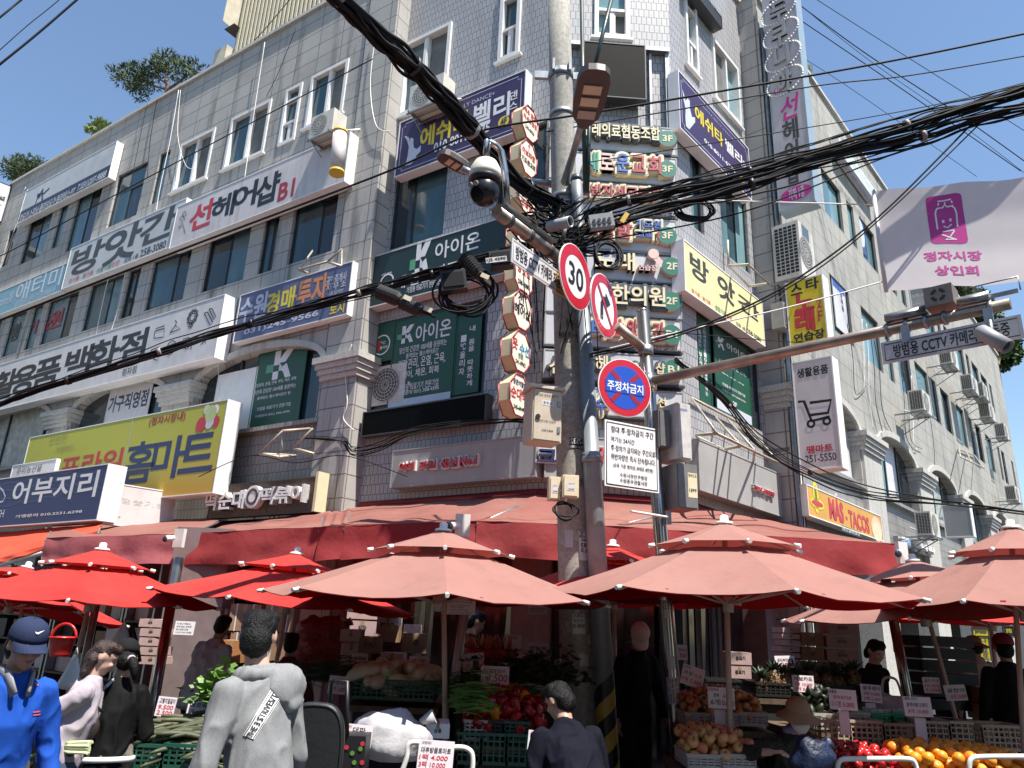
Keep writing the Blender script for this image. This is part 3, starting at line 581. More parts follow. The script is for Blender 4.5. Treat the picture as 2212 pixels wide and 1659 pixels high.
S=poster('slogan_film','narrow green film with two columns of upright white letters beside the octagonal signs',C1,5,(765,432),(882,890),F_GRN,v=pv);S.col('내 몸을 따뜻하게',(838,480),(850,862),WH2).col('1℃올리자',(783,540),(800,795),WH2);S.done()
def dots_mat():
 m,n,b,out=_new('led_module');tc=n.nodes.new('ShaderNodeTexCoord');v=n.nodes.new('ShaderNodeTexVoronoi');v.inputs['Randomness'].default_value=0;v.inputs['Scale'].default_value=22;n.links.new(tc.outputs['Object'],v.inputs[0])
 n.links.new(_mix(n,_ramp(n,v.outputs[0],.25,.45),(.004,.004,.005),(.002,.002,.002)),b.inputs['Base Color']);b.inputs['Roughness'].default_value=.6;b.inputs['Specular IOR Level'].default_value=.08;return m
LED=dots_mat()
S=Sign('led_strip','long black dot-matrix display strip under the green clinic window',C1,5,(168,1034),(928,1072),.16,LED,DGY,v0=.03,cat='display');S.done()
zA,zB=C1.uz(5,(355,1275),.2)[1],C1.uz(5,(1245,1425),.2)[1]
S=Sign('grocery_sign','plain grey fascia sign with red raised grocery lettering over the awning',C1,5,(356,1278),(1245,1424),.2,F_GREY,F_GREY)
for t_,a,b in(('야채',(405,1352),(494,1392)),('과일',(530,1342),(632,1382)),('생선',(665,1328),(768,1374)),('No.I',(786,1312),(892,1358))):S.t(t_,a,b,RED,.03,ext=.05,out=WHT,ow=.03)
S.done();zl,zh=S.r[2],S.r[3]
S=Sign('grocery_sign','grey fascia sign on the chamfered corner with blue and red letters behind the poles',C2,5,(0,0),(1,1),.2,F_GREY,F_GREY,rect=(.08,lenC2-.06,zl,zh))
S.t('크',(1262,1262),(1385,1345),NVY,.04,k=5,ext=.05,out=WHT,ow=.02).t('마',(1640,1245),(1695,1335),RED,.04,k=5,ext=.05,out=WHT,ow=.02,shear=.2).t('트',(1740,1245),(1850,1340),RED,.04,k=5,ext=.05,out=WHT,ow=.02);S.done()
S=Sign('grocery_sign','grey fascia sign with small red raised lettering beside the right granite column',C3,6,(0,0),(1,1),.2,F_GREY,F_GREY,rect=(.08,uC3-.12,zl-.05,zh+.1));S.t('정자시장점',(490,1488),(617,1560),RED,.035,k=6,ext=.05,out=WHT,ow=.03);S.done()
OCTS=[(2,(1222,783),'topmost',[('척추 골반',RED,(.0,.30,.8)),('자세교정원',RED,(.0,.08,.9)),('243-0626',BLK,(.0,-.2,.6))]),(2,(1218,1000),'second from the top',[('†',RED,(0,.35,.12)),('아브라함',RED,(0,.12,.85)),('기도원교회',BLK,(0,-.14,.9))]),(2,(1208,1240),'third from the top',[('노래',RED,(0,.05,.7)),('연습장',RED,(0,-.25,.7))]),(5,(1205,-60),'half hidden by the cable coil',[('한의원',BLK,(0,.1,.8))]),(5,(1190,165),'just above the hair shop one',[('방앗간',RED,(0,.15,.8)),('258-3080',BLK,(0,-.22,.7))]),(5,(1172,380),'third from the bottom',[('선',BLK,(-.1,.28,.35)),('헤어샵',BLK,(0,-.05,.95))]),(5,(1165,642),'second from the bottom',[('옷',RED,(-.3,.12,.3)),('수선',paint('cyan_print',(.05,.3,.5)),(.18,.08,.6)),('전문',paint('print_green',(.03,.22,.08)),(0,-.12,.3)),('241-0962',BLK,(0,-.3,.6))]),(5,(1156,918),'lowest one',[('장군이할매',NVY,(0,.3,.75)),('순대국',RED,(0,.02,.95)),('245-6949',BLK,(0,-.32,.6))])]
OCF=mat('octagon_face_cream',(.80,.74,.60),.45,var=.05,dirt=.1);OCS=mat('octagon_side_cream',(.62,.52,.32),.5,var=.1,dirt=.25,streak=.3)
what=['spine clinic','church','singing room','herbal clinic','oil mill','hair shop','clothes mending','soup restaurant']
for i,(k,p,pos,lines)in enumerate(OCTS):
 vv=.42;uu,zz=C1.uz(k,p,vv);uu=min(uu,-.12)
 if i==0:ubase=-.28
 of=Fr(C1.P(uu,vv,zz),-nL,tL);R8=.335;sx=.80
 t=thing('octagonal_sign','cream octagonal %s sign projecting at the corner, %s'%(what[i],pos),'shop sign',C1.P(uu,vv,zz-R8),'octagonal signs stacked at the tiled corner')
 c8=[(R8*sx*math.cos(math.pi/8+j*math.pi/4),R8*math.sin(math.pi/8+j*math.pi/4))for j in range(8)];m=MB()
 m.face([of.P(a,0,b)for a,b in c8]);m.face([of.P(a,-.19,b)for a,b in c8][::-1])
 m.build('face',OCF,t);m=MB()
 for a,b in zip(c8,c8[1:]+c8[:1]):m.face([of.P(a[0],0,a[1]),of.P(a[0],-.19,a[1]),of.P(b[0],-.19,b[1]),of.P(b[0],0,b[1])])
 m.build('side_band',OCS,t);m=MB()
 for v in(0.006,-.196):
  for a,b in zip(c8,c8[1:]+c8[:1]):m.tube([of.P(a[0],v,a[1]),of.P(b[0],v,b[1])],.011,5)
 m.build('trim',paint('trim_red',(.38,.05,.06)),t);m=MB();cols=[]
 for s_,c_,(cx,cz,wd)in lines:
  if c_ not in cols:cols.append(c_)
  asp=text_geo(s_,.02)[2];w_=wd*2*R8*sx*.86;h_=min(w_/asp*1.15,.26);m.text(of,s_,cx*2*R8*sx-w_/2,cx*2*R8*sx+w_/2,cz*2*R8*.9-h_/2,cz*2*R8*.9+h_/2,.006,.025,cols.index(c_))
 m.build('lettering',cols,t);m=MB();m.tube([C1.P(uu-.1,.0,zz),C1.P(uu-.1,vv-R8*sx,zz)],.02,6);m.build('bracket',STEEL,t)
S=Sign('led_screen','switched-off black LED screen in a metal frame on the tiled corner',C2,2,(1562,265),(1945,625),.18,LED,DGY,v0=.1,cat='display');S.done()
m=MB()
for a,b in(((.1,S.r[3]+.1),(lenC2-.04,S.r[3]+.1)),):m.fbox(C2,a[0],b[0],.02,.14,a[1]-.03,a[1]+.05)
m.fbox(C2,lenC2-.12,lenC2-.06,.02,.1,S.r[2]-.75,S.r[3]+.06);m.fbox(C2,lenC2-.4,lenC2-.36,.02,.08,S.r[2]-.75,S.r[3]+.06);m.build('support_frame',STEEL,S.o)
CRM=paint('letter_cream',(.72,.64,.42));CRS=mat('letter_side',(.6,.5,.4),.5,dirt=.2);TEALP=paint('teal_print',(.03,.3,.22));PKL=paint('letter_pink',(.7,.5,.44));REDL=paint('letter_red',(.42,.06,.07));BLUL=paint('letter_blue',(.05,.13,.42));GCIRC=paint('badge_green',(.015,.16,.11));SLAT=paint('letter_slate',(.09,.1,.1))
rows_=[('D',235,570),('D',640,985),('D',1042,1415),('D',1485,1925),('E',335,720),('E',795,1195),('E',1245,1640),(5,685,850),(5,910,1065)]
spec=[('medical cooperative','3F',[('두레의료협동조합','D',(590,178),(1640,438),CRM,SLAT)]),('new church','3F',[('새','D',(640,580),(808,835),TEALP,CRM),('로','D',(838,598),(1012,835),PKL,PKL),('운','D',(1052,605),(1225,855),BLUL,CRM),('교','D',(1262,630),(1445,865),REDL,CRM),('회','D',(1480,640),(1655,885),REDL,CRM)]),('posture clinic','3F',[('골반자세교정원','D',(540,1000),(1660,1230),REDL,CRM)]),('prayer house','3F',[('아브라함','D',(380,1450),(1262,1760),REDL,CRM),('기도원','D',(1305,1492),(1655,1625),BLUL,CRM),('교회','E',(1318,50),(1535,160),BLUL,CRM),('†','E',(1585,62),(1650,168),REDL,CRM)]),('singing room','2F',[('노래','E',(770,325),(1305,600),CRM,CRM),('연습장','E',(1345,505),(1605,600),PKL,PKL)]),('herbal clinic','2F',[('한의원','E',(990,775),(1715,1085),CRM,SLAT)]),('oil mill','B1',[('터','E',(722,1240),(880,1480),BLUL,CRM),('방','E',(945,1240),(1150,1490),REDL,CRM),('앗','E',(1200,1245),(1340,1480),REDL,CRM),('간','E',(1545,1285),(1700,1530),REDL,CRM)]),('hair shop','B1',[('선',5,(1335,690),(1440,800),CRM,SLAT),('헤',5,(1625,680),(1700,795),CRM,SLAT),('어',5,(1860,720),(1915,810),CRM,SLAT),('샵',5,(2000,730),(2060,800),CRM,SLAT)]),('clothes mending',None,[('수',5,(1630,925),(1695,1050),BLUL,CRM),('선',5,(2015,945),(2065,1010),CRM,CRM)])]
ordn=['topmost','second','third','fourth','fifth','sixth','seventh','eighth','lowest']
for i,((k,ya,yb),(wh,fl,letters))in enumerate(zip(rows_,spec)):
 xe={'D':1865,'E':1930,5:2178}[k]
 z1=C2.uz(k,(xe,ya),.14)[1];z0=C2.uz(k,(xe,yb),.14)[1];u1=min(C2.uz(k,(xe,ya),.14)[0],lenC2+.02)
 S=Sign('directory_sign','%s board in the silver directory stack, with the %s raised lettering'%(ordn[i],wh),C2,k,(0,0),(1,1),.12,F_SILV,F_GREY,rect=(.03,u1,z0,z1),group='silver directory boards on the tiled corner')
 for s_,kk,a,b,c,base in letters:
  S.t(s_,a,b,c,.03 if c is not CRM else .02,k=kk,ext=.10 if c is base else .104,v=.003,out=(base if c is not base else None),ow=.05)
 if fl:
  u,z=u1-.165,(z0+z1)/2-.02;S.lt.disc(S.fr,u,z,.155,.155,.003,24,S.ci(CRS),.10);S.lt.disc(S.fr,u,z,.155,.155,.105,24,S.ci(GCIRC));S.lt.text(S.fr,fl,u-.085,u+.085,z-.06,z+.06,.109,.03,S.ci(CRM))
 if i==2:S.t('242-0627',(1480,1345),(1890,1418),WHT,.02,k='D',ext=.03)
 if i==6:S.t('258-3080',(1560,1590),(1950,1650),WHT,.02,k='E',ext=.03)
 if i==4:S.circ((1552,365),.085,PKL,k='E',ext=.1);S.ln([(1570,400),(1640,480),(1680,520)],.1,PKL,k='E',v=.1)
 S.done()
 m=MB();m.fbox(C2,.0,u1+.03,.0,.15,z0-.055,z0-.026);m.build('rail',DGY,S.o)
S=Sign('belly_dance_sign','purple dance studio sign on the right tiled face, seen steeply from the side',C3,3,(28,452),(488,1262),.2,F_PUR)
S.border(.07,WIN).t('에쉬타',(130,660),(312,940),YEL,.03).t('벨리',(322,872),(432,1060),WH2,.03).t('댄스',(434,1010),(460,1090),WH2,.02).t('+ESHTA BELLY DANCE+',(168,655),(382,898),WIN,0).t('010-8011-6775',(190,872),(386,1098),WH2,.03).circ((430,1140),.11,YEL)
S.poly([(50,562),(62,600),(72,640),(85,622),(98,640),(100,690),(112,740),(132,745),(132,775),(112,800),(95,820),(75,800),(70,740),(72,690),(60,640)],WIN);S.done()
S=Sign('academy_sign','black sign hanging at the very top edge beside the right column',C3,3,(95,-160),(302,175),.2,face_mat('sign_face_black',(.02,.022,.025)),DGY);S.t('학원 4F',(205,-10),(288,85),WH2,.03);S.done()
S=Sign('mill_sign','bright cream-yellow sign with big brush lettering right of the directory boards',C3,0,(1477,520),(572,605),.22,F_YEL,kb=6)
for c,a,b in(('방',(98,5),(222,240)),('앗',(272,142),(388,370)),('간',(400,265),(545,468))):S.t(c,a,b,INK,.03,k=6)
S.t('참기름 · 들기름 ·',(110,242),(240,358),RED,.01,k=6).t('생들기름',(258,345),(328,425),paint('print_green',(.03,.22,.08)),.01,k=6).t('전문',(333,405),(367,455),RED,.01,k=6).t('지하 1층.',(390,450),(455,528),BLK,.01,k=6).t('258-3080',(460,495),(550,586),BLK,.01,k=6);S.done()
S=poster('slogan_film','narrow dark green film with upright white letters under the cream-yellow sign',C3,6,(146,415),(236,985),F_GRN,v=pv);S.col('당신의건강한100세를응원하는',(180,470),(215,930),WH2).col('품격있는 헬스케어 공간',(150,500),(182,850),WH2);S.done()
S=poster('clinic_main_film','green clinic film with K emblem and 2F mark under the cream-yellow sign',C3,6,(248,485),(492,1110),F_GRN,v=pv);u0,u1,z0,z1=S.r;S.lt.face([S.fr.P(a,.003,b)for a,b in((u0,z0),(u1,z0),(u1,z0+.16),(u0,z0+.16))],S.ci(WIN))
S.klogo((258,530),(318,640)).t('아이온',(330,582),(455,705),WH2,.02).t('건강관리, 온열, 근육,',(280,682),(455,808),WH2,.01).t('케어, 체온, 회복',(300,770),(442,862),WH2,.01).t('가정용 의료기기 전문기업',(303,835),(448,935),WH2,.01).t('가맹문의 031)308-4595',(303,875),(452,972),WH2,.01).t('2F',(370,955),(398,998),WH2,.02);S.done()
u=RW.uz(3,(668,1300),.2)[0]
S=Sign('hair_shop_sign','tall upright hair shop sign projecting from the right wing with rings of light bulbs',PF(u),3,(556,-60),(884,1262),.35,face_mat('sign_face_lilac_grey',(.42,.40,.43)),paint('acrylic_edge_skylit',(.28,.36,.42)),v0=-.2)  # side strip: blue skylight is put into the acrylic's colour
S.t('SUN',(600,12),(705,55),INK,0).circ((655,575),.085,PNK).t('4F',(635,560),(672,592),WIN,.02,v=.008).t('선',(668,628),(790,728),PNK,.02,shear=.15).t('헤',(682,775),(790,868),INK,.03).t('어',(696,908),(792,998),INK,.03).t('샵',(702,1042),(800,1148),INK,.03)
u_,z_=S.uz((772,1222));S.lt.disc(S.fr,u_,z_,.3,.15,.004,24,S.ci(PNK));S.t('지하 1층',(722,1200),(828,1240),WIN,.02,v=.008)
bulb=MB()
for p in((658,70),(675,213),(688,362),(702,515)):
 u_,z_=S.uz(p)
 for k in range(34):a=k*2*math.pi/34;bulb.box(S.fr.P(u_+.36*math.cos(a)+.08*math.sin(a),.012,z_+.3*math.sin(a)),(.03,.03,.03))
S.t('쿠',(615,178),(725,275),GRY,.04,ext=.04).t('니',(630,310),(735,410),GRY,.04,ext=.04).t('두',(610,40),(720,120),GRY,.04,ext=.04).t('야',(650,470),(750,570),GRY,.04,ext=.04)
o=S.done();bulb.build('light_bulbs',WH2,o)
u=RW.uz(6,(735,610),.25)[0]
S=Sign('singing_room_sign','yellow upright singing-room sign with red lettering, projecting from the right wing',PF(u),6,(708,218),(968,560),.3,F_SYEL,v0=-.2)
S.t('스',(736,228),(812,275),BLK,.04).t('타',(830,190),(916,240),BLK,.04).t('노',(760,285),(884,372),RED,.06,out=BLK,ow=.03).t('래',(764,392),(890,500),RED,.06,out=BLK,ow=.03).t('2',(898,312),(934,364),RED,.03).t('F',(907,388),(942,446),RED,.03).t('연습장',(756,535),(954,552),BLK,.04);S.done()
u=RW.uz(6,(795,1390),.25)[0]
S=Sign('mart_pole_sign','white upright mart sign with a black shopping cart, projecting from the right wing',PF(u),6,(750,722),(1058,1368),.3,face_mat('sign_face_rosy_white',(.60,.56,.57)),v0=-.2)
S.t('생활용품',(775,757),(976,778),BLK,.03).t('땡마트',(838,1242),(1006,1272),RED,.04).t('251-5550',(828,1302),(1028,1328),BLK,.01)
for p in([(785,962),(822,958),(870,1082),(985,1055)],[(858,968),(992,950),(975,1030),(858,1046)]):S.ln(p,.05,BLK)
for p in((866,1100),(966,1083)):u_,z_=S.uz(p);S.lt.ring(S.fr,u_,z_,.035,.075,.005,18,S.ci(BLK))
S.done()
S=Sign('taco_shop_sign','mustard-orange taco shop sign with red lettering low on the right wing',RW,6,(838,1488),(1322,225),.2,F_MUST,kb=9)
S.t('MÁS',(972,-78),(1076,115),RED,.06,k=9,out=WHT,ow=.04).t('TACOS',(1100,30),(1238,182),RED,.06,k=9,out=WHT,ow=.04).rc((1053,125),(1182,208),BLK,k=9,v=.006).t('마스★타코스',(1062,140),(1176,198),WHT,.03,k=9,v=.008).t('★',(1080,60),(1100,100),RED,0,k=9)
for p,rx,ry,c in(((895,1560),.13,.3,YEL),((905,1605),.34,.1,YEL),((905,1605),.28,.05,RED),((895,1560),.06,.2,paint('stripe_green',(.1,.3,.05)))):u_,z_=S.uz(p,6);S.lt.disc(S.fr,u_,z_,rx,ry,.005+.002*(c is RED),20,S.ci(c))
u_,z_=S.uz((1280,150),9);S.lt.disc(S.fr,u_,z_,.36,.26,.005,22,S.ci(PEACH));S.lt.disc(S.fr,u_,z_-.06,.32,.2,.007,22,S.ci(CREAM));S.done()
S=Sign('side_dish_sign','white and blue raised letters sign low on the right wing past the awning',RW,9,(1415,200),(1630,325),.1,F_GREY,F_GREY);S.t('해',(1418,205),(1470,262),paint('pale_letter_blue',(.3,.45,.7)),.05,ext=.1,out=WH2,ow=.04).t('물나라',(1475,220),(1622,312),WH2,.08,ext=.12);S.done()
S=Sign('yoga_sign','white and pale green sign under the roof edge of the right wing',RW,3,(1038,858),(1285,1290),.2,face_mat('sign_face_mint',(.55,.62,.58)));S.t('요가 명상 필라테스 지도자과정 모집',(1065,1048),(1245,1262),NVY,.02).t('요가원',(1120,985),(1240,1190),WH2,.05);u_,z_=S.uz((1075,925));S.lt.ring(S.fr,u_,z_,.14,.18,.005,18,S.ci(NVY));S.done()
S=poster('church_poster','white window poster with blue brush letters between the two right-wing upright signs',RW,6,(995,165),(1106,552),WHT,v=-.04);S.col('모퉁이돌교회',(1028,260),(1055,520),NVY,.01).col('순복음',(1048,262),(1075,400),NVY,.01);u0,u1,z0,z1=S.r;S.lt.face([S.fr.P(a,.003,b)for a,b in((u0,z1-.22),(u1,z1-.22),(u1,z1),(u0,z1))],S.ci(paint('poster_blue',(.06,.12,.4))));S.done()
S=poster('moon_poster','dark blue window poster with a pale disc high on the right wing',RW,3,(1142,1318),(1222,1630),paint('poster_night',(.05,.08,.17),dirt=.4),v=-.04);u_,z_=(S.r[0]+S.r[1])/2,(S.r[2]+S.r[3])/2;S.lt.disc(S.fr,u_,z_,.28,.42,.005,22,S.ci(WIN));S.done()
u=RW.uz(6,(1500,400),.4)[0]
S=Sign('phone_number_sign','grey translucent upright sign with faded phone numbers behind the white banner',PF(u),6,(1492,258),(1640,400),.2,face_mat('sign_face_dull',(.33,.32,.33)),v0=-.2);S.t('3층 2003',(1505,285),(1630,278),WHT,0).t('243-0621',(1506,345),(1640,322),WHT,.01).t('011-728-6',(1508,395),(1640,372),WHT,0);S.done()
u=RW.uz('B',(1615,1655),.2)[0]
S=Sign('blank_box_sign','blank grey box sign projecting low at the far end of the right wing',PF(u),'B',(1603,1520),(1830,1740),.3,face_mat('sign_face_plain_grey',(.25,.26,.27)),v0=-.2);S.done()
fl=at(1,(70,1190),22);ff=Fr((fl.x,fl.y,0),tR,nR)
nb=thing('neighbour_building','grey building glimpsed at the far left edge below a white upright sign','building',(fl.x-2,fl.y+4,0))
m=MB();zt=ff.uz(1,(40,1415))[1];m.fbox(ff,-7,.1,-6,-1.2,0,zt);m.build('wall',TILE2,nb);m=MB();m.fbox(ff,-7,.2,-6,-1.1,zt,zt+.15);m.build('coping',GRAN_P,nb)
m=MB()
for k in range(3):m.fbox(ff,-1.6,-.5,-1.22,-1.18,2+k*3.2,3.6+k*3.2)
m.build('window',G1,nb)
S=Sign('upright_sign','white upright sign at the far left edge beyond the building corner',ff,1,(-60,1130),(5,1400),.3,F_WHITE,NVY);S.t('설',(-25,1225),(28,1275),INK,.03,k=1).t('소',(-30,1280),(10,1302),INK,.02,k=1);S.done()
# ================================================================== poles, traffic signs, cameras, boxes
CONC=mat('pole_concrete',(.33,.31,.27),.85,var=.25,scale=25,dirt=.45,streak=.4,bump=.3,bscale=90)
def tangent(fr_p,to):d=(Vector(to)-Vector(fr_p));d.z=0;return d.normalized()
def facing(p,n,up=None):
 n=Vector(n).normalized();up=Vector(up or(0,0,1));t=up.cross(n).normalized();return Fr(p,t,n,n.cross(t))
Yp=7.5
pa=at(0,(1246,1399),Yp);pb=at(0,(1207,0),Yp);ax=(pb-pa)/(pb.z-pa.z)
base=pa-ax*pa.z
POLE=lambda z:base+ax*z
prad=lambda z:.172-.0035*z
pole=thing('utility_pole','round weathered concrete utility pole with stickers, rings and cable clamps at the corner','utility pole',base)
m=MB();m.tube([POLE(z)for z in(0,2,4,6,8,10.5)],[prad(z)for z in(0,2,4,6,8,10.5)],24);m.build('shaft',CONC,pole)
def band(z,h=.06,e=.012,m_=STEEL,par=pole):
 m=MB();m.tube([POLE(z),POLE(z+h)],prad(z)+e,24);m.build('clamp_band',m_,par)
for z in(1.9,3.1,5.3,6.35,6.45,7.6):band(z)
zc=at(2,(1400,490),Yp).z
m=MB()
for s in(-1,1):m.box(POLE(zc)+Vector((s*(prad(zc)+.09),-.02,0)),(.18,.05,.10));m.box(POLE(zc)+Vector((s*.1,-prad(zc),.06)),(.03,.06,.16))
m.tube([POLE(zc-.05),POLE(zc+.05)],prad(zc)+.015,20);m.build('cross_bracket',STEEL,pole)
def pole_sticker(k,a,b,lines,bgm=WHT,off=.004,rows=None):
 """label wrapped round the front of the pole"""
 za,zb=at(k,a,Yp).z,at(k,b,Yp).z;zm=(za+zb)/2;c=POLE(zm);r=prad(zm)+off;view=(CAMO-c);view.z=0;a0=math.atan2(view.y,view.x)
 def ang(p):
  d=ray(k,p);q=CAMO+d*((c.y-r-CAMO.y)/d.y);return math.asin(max(-.98,min(.98,(q-POLE(q.z)).dot(Vector((-view.y,view.x,0)).normalized()*-1)/r)))
 t0,t1=ang(a),ang(b)
 W=lambda u,z,e=0:POLE(z)+Vector((math.cos(a0-0+(-u)*-1*-1*-1),math.sin(a0+u),0))*(r+e)
 m=MB();N=6
 for i in range(N):
  u,v=t0+(t1-t0)*i/N,t0+(t1-t0)*(i+1)/N;m.face([W(u,zb),W(v,zb),W(v,za),W(u,za)],0)
 cols=[bgm]
 for s,(x0,y0,x1,y1),c_ in lines:
  if c_ not in cols:cols.append(c_)
  vs,fs,_=text_geo(s,.02)
  m.mesh([W(t0+(t1-t0)*(x0+x*(x1-x0)),za+(zb-za)*(y1+y*(y0-y1)),.002)for x,y,z in vs],fs,cols.index(c_))
 m.build('sticker',cols,pole)
pole_sticker(8,(1400,172),(1466,352),[('위 험',(.15,.0,.85,.1),BLK),('0010B',(.02,.12,.98,.22),BLK),('984',(.2,.25,.8,.34),BLK),('83',(.3,.4,.85,.54),BLK),('L3',(.3,.58,.85,.72),BLK)])
pole_sticker(8,(1452,685),(1533,812),[('수원시',(.1,.02,.9,.18),BLK),('보안등',(.1,.26,.9,.42),TEALP),('정자동 105',(.02,.5,.98,.72),BLK)])
pole_sticker(5,(1378,1205),(1488,1280),[('238-7532',(.03,.05,.97,.55),WHT),('분양·매인(2~25층)',(.03,.68,.97,.95),WHT)],BLK)
pole_sticker(8,(1498,168),(1552,280),[],paint('torn_paper',(.42,.44,.5)))
for a,b in(((1420,815),(1442,870)),((1440,930),(1500,1010)),((1480,575),(1512,680))):pole_sticker(8,a,b,[],paint('torn_paper2',(.5,.49,.46),dirt=.5))
za=at(5,(1400,450),Yp).z
pole_sticker(5,(1372,470),(1470,520),[('동진',(.0,.0,1,1),INK)],CONC,.003);pole_sticker(5,(1372,548),(1520,590),[('C.16·19·500',(.0,.0,1,1),INK)],CONC,.003);pole_sticker(5,(1375,590),(1490,615),[('04  12',(.0,.0,1,1),INK)],CONC,.003)
def lamp(p0,p1,head_c,L,W,d,label,arm_r=.032):
 t=thing('street_lamp',label,'street lamp',p0);m=MB();m.tube([p0,p0+(p1-p0)*.5,p1],[arm_r*1.7,arm_r*1.15,arm_r],10);m.build('arm',STEEL,t)
 d=Vector(d).normalized();s=d.cross(Vector((0,0,1))).normalized();n=s.cross(d).normalized();out=[]
 prof=[(-.5,.10),(-.44,.2),(-.3,.42),(-.05,.5),(.3,.5),(.43,.42),(.49,.25),(.5,.02)]
 ring=[(a,b)for a,b in prof]+[(a,-b)for a,b in prof[::-1]]
 P=lambda a,b,h:head_c+d*(a*L)+s*(b*W)+n*h
 m=MB();N=len(ring)
 lo=[P(a,b,-.02)for a,b in ring];mid=[P(a,b,.05)for a,b in ring];hi=[P(a*.8,b*.7,.10)for a,b in ring]
 m.mesh(lo+mid+hi,[tuple(range(N))[::-1]]+[(i,(i+1)%N,N+(i+1)%N,N+i)for i in range(N)]+[(N+i,N+(i+1)%N,2*N+(i+1)%N,2*N+i)for i in range(N)]+[tuple(range(2*N,3*N))],0,False)
 m.build('housing',mat('lamp_housing_brown',(.075,.06,.055),.45,.3,dirt=.2),t)
 for a,c_ in((-.02,'led_cream'),(.18,'led_cream'),(-.24,'led_plate')):
  m=MB();w_=.28;m.hexa([P(a-.07,-w_,-.032),P(a-.07,w_,-.032),P(a+.07,w_,-.032),P(a+.07,-w_,-.032),P(a-.07,-w_,-.021),P(a-.07,w_,-.021),P(a+.07,w_,-.021),P(a+.07,-w_,-.021)])
  m.build('led_panel',paint(c_,(.62,.5,.36)if c_=='led_cream' else(.4,.33,.28)),t)
 m=MB();m.tube([p1-(p1-p0).normalized()*.05,p1+d*.18],.045,10);m.build('socket',STEEL,t)
hn=at(2,(1545,775),5.9);ht=at(2,(1650,480),5.05);a0=at(2,(1440,1150),7.28)
hd=(ht-hn);lamp(a0,hn,(hn+ht)/2+Vector((0,0,.02)),.72,.29,Vector((hd.x,hd.y,hd.z*.15+.1)),'large brown street lamp head on a slanted arm, right of the concrete pole')
h2=at(2,(805,1085),8.2);lamp(POLE(at(2,(1350,1135),Yp).z)+Vector((-.1,.1,0)),at(2,(860,1110),8.1),h2+Vector((-.12,-.08,.05)),.5,.22,(-.7,-.5,.12),'smaller street lamp head peeping out behind the dome camera',.028)
Yg=7.3
ga,gb=at(0,(1297,1331),Yg),at(0,(1245,390),Yg);gx=(gb-ga)/(gb.z-ga.z);GP=lambda z:ga+gx*(z-ga.z);zt=gb.z;zs=at(5,(1600,1285),Yg).z
gp=thing('camera_pole','grey stepped steel pole carrying the dome camera arm beside the concrete pole','steel pole',GP(0))
m=MB();m.tube([GP(z)for z in(0,zs-.06,zs,zs+.001,zt-.25,zt)],[.094,.092,.10,.08,.066,.064],20);m.build('shaft',mat('grey_pole_paint',(.26,.28,.30),.45,.4,dirt=.35,streak=.3),gp)
m=MB();m.tube([GP(zt-.02),GP(zt+.05)],.068,16);m.build('cap',DGY,gp)
m=MB();m.tube([GP(zs-.1),GP(zs-.04)],.105,18);m.build('flange',STEEL,gp)
m=MB();q=GP(2.05);m.box(q+Vector((0,-.1,-.95)),(.19,.02,1.1),0)
SKM=MB();r_=.098
for i in range(7):
 z0_,z1_=.12+i*.15,.12+(i+1)*.15
 for j in range(10):
  a_,b_=-math.pi+j*math.pi/10,-math.pi+(j+1)*math.pi/10;sk=lambda a:.12*(a+math.pi)/1.5
  SKM.face([GP(z+sk(a))+Vector((math.cos(a)*r_,math.sin(a)*r_,0))for a,z in((a_,z0_),(b_,z0_),(b_,z1_),(a_,z1_))],i%2)
SKM.build('hazard_wrap',[BLK,paint('hazard_yellow',(.42,.29,.04),dirt=.6)],gp)
zarm=at(5,(1400,100),7.1).z
j0=GP(zarm);e0=atz(2,(1040,1365),zarm);dA=tangent(j0,e0);e0=j0+dA*((e0-j0).length)
arm=thing('pipe_boom','coppery pipe arm with steel trays reaching from the grey pole towards the street','pipe arm',j0)
m=MB();m.tube([j0,j0+(e0-j0)*.5,e0+dA*.08],.062,14);m.build('pipe',COPREF,arm)
sA=Vector((-dA.y,dA.x,0));m=MB()
for f0,f1,s_ in((.42,1.02,.0),):m.tube([j0+(e0-j0)*f0+sA*-.03+Vector((0,0,.1)),j0+(e0-j0)*f1+sA*-.03+Vector((0,0,.1))],(.11,.02),4,flat=sA)
m.build('tray',STEEL,arm)
for f in(.2,.45,.7,.93):m=MB();p=j0+(e0-j0)*f;m.tube([p-dA*.025,p+dA*.025],.07,12);m.build('strap',DGY,arm)
n_=Vector((-sA.x,-sA.y,0));n_=n_ if n_.dot(CAMO-j0)>0 else-n_
pl=Fr((j0+e0)/2+n_*.075,Vector((0,0,1)).cross(n_),n_)
cs=thing('camera_notice','white plate reading that the crime-watch camera is on, hung under the coppery arm','notice plate',pl.p-Vector((0,0,.4)))
r=pl.rect(5,(1102,10),(1380,330));u0,u1=r[0],pl.uz(5,(1448,300))[0];z1=pl.uz(2,(1105,1502))[1];z0=pl.uz(5,(1102,75))[1];uy=pl.uz(5,(1380,300))[0]
m=MB();m.fbox(pl,u0,uy,-.012,0,z0,z1);m.build('panel',WHT,cs);m=MB();m.fbox(pl,uy+.002,u1,-.012,0,z0,z1);m.build('sun_faded_end',ORG if False else paint('plate_amber',(.5,.27,.04)),cs)
m=MB();e=.02;m.strip(pl,[(u0+e,z0+e),(u1-e,z0+e),(u1-e,z1-e),(u0+e,z1-e),(u0+e,z0+e)],.006,.003);hh=z1-z0
m.text(pl,'방범용 CCTV 카메라 작동중',u0+.06,u1-.06,z0+hh*.22,z1-hh*.2,.003,.02);m.build('lettering',BLK,cs)
gz=atz(2,(1060,1300),zarm+.05)
dc=thing('dome_camera','black and cream dome surveillance camera hanging from a bent pipe end','camera',e0)
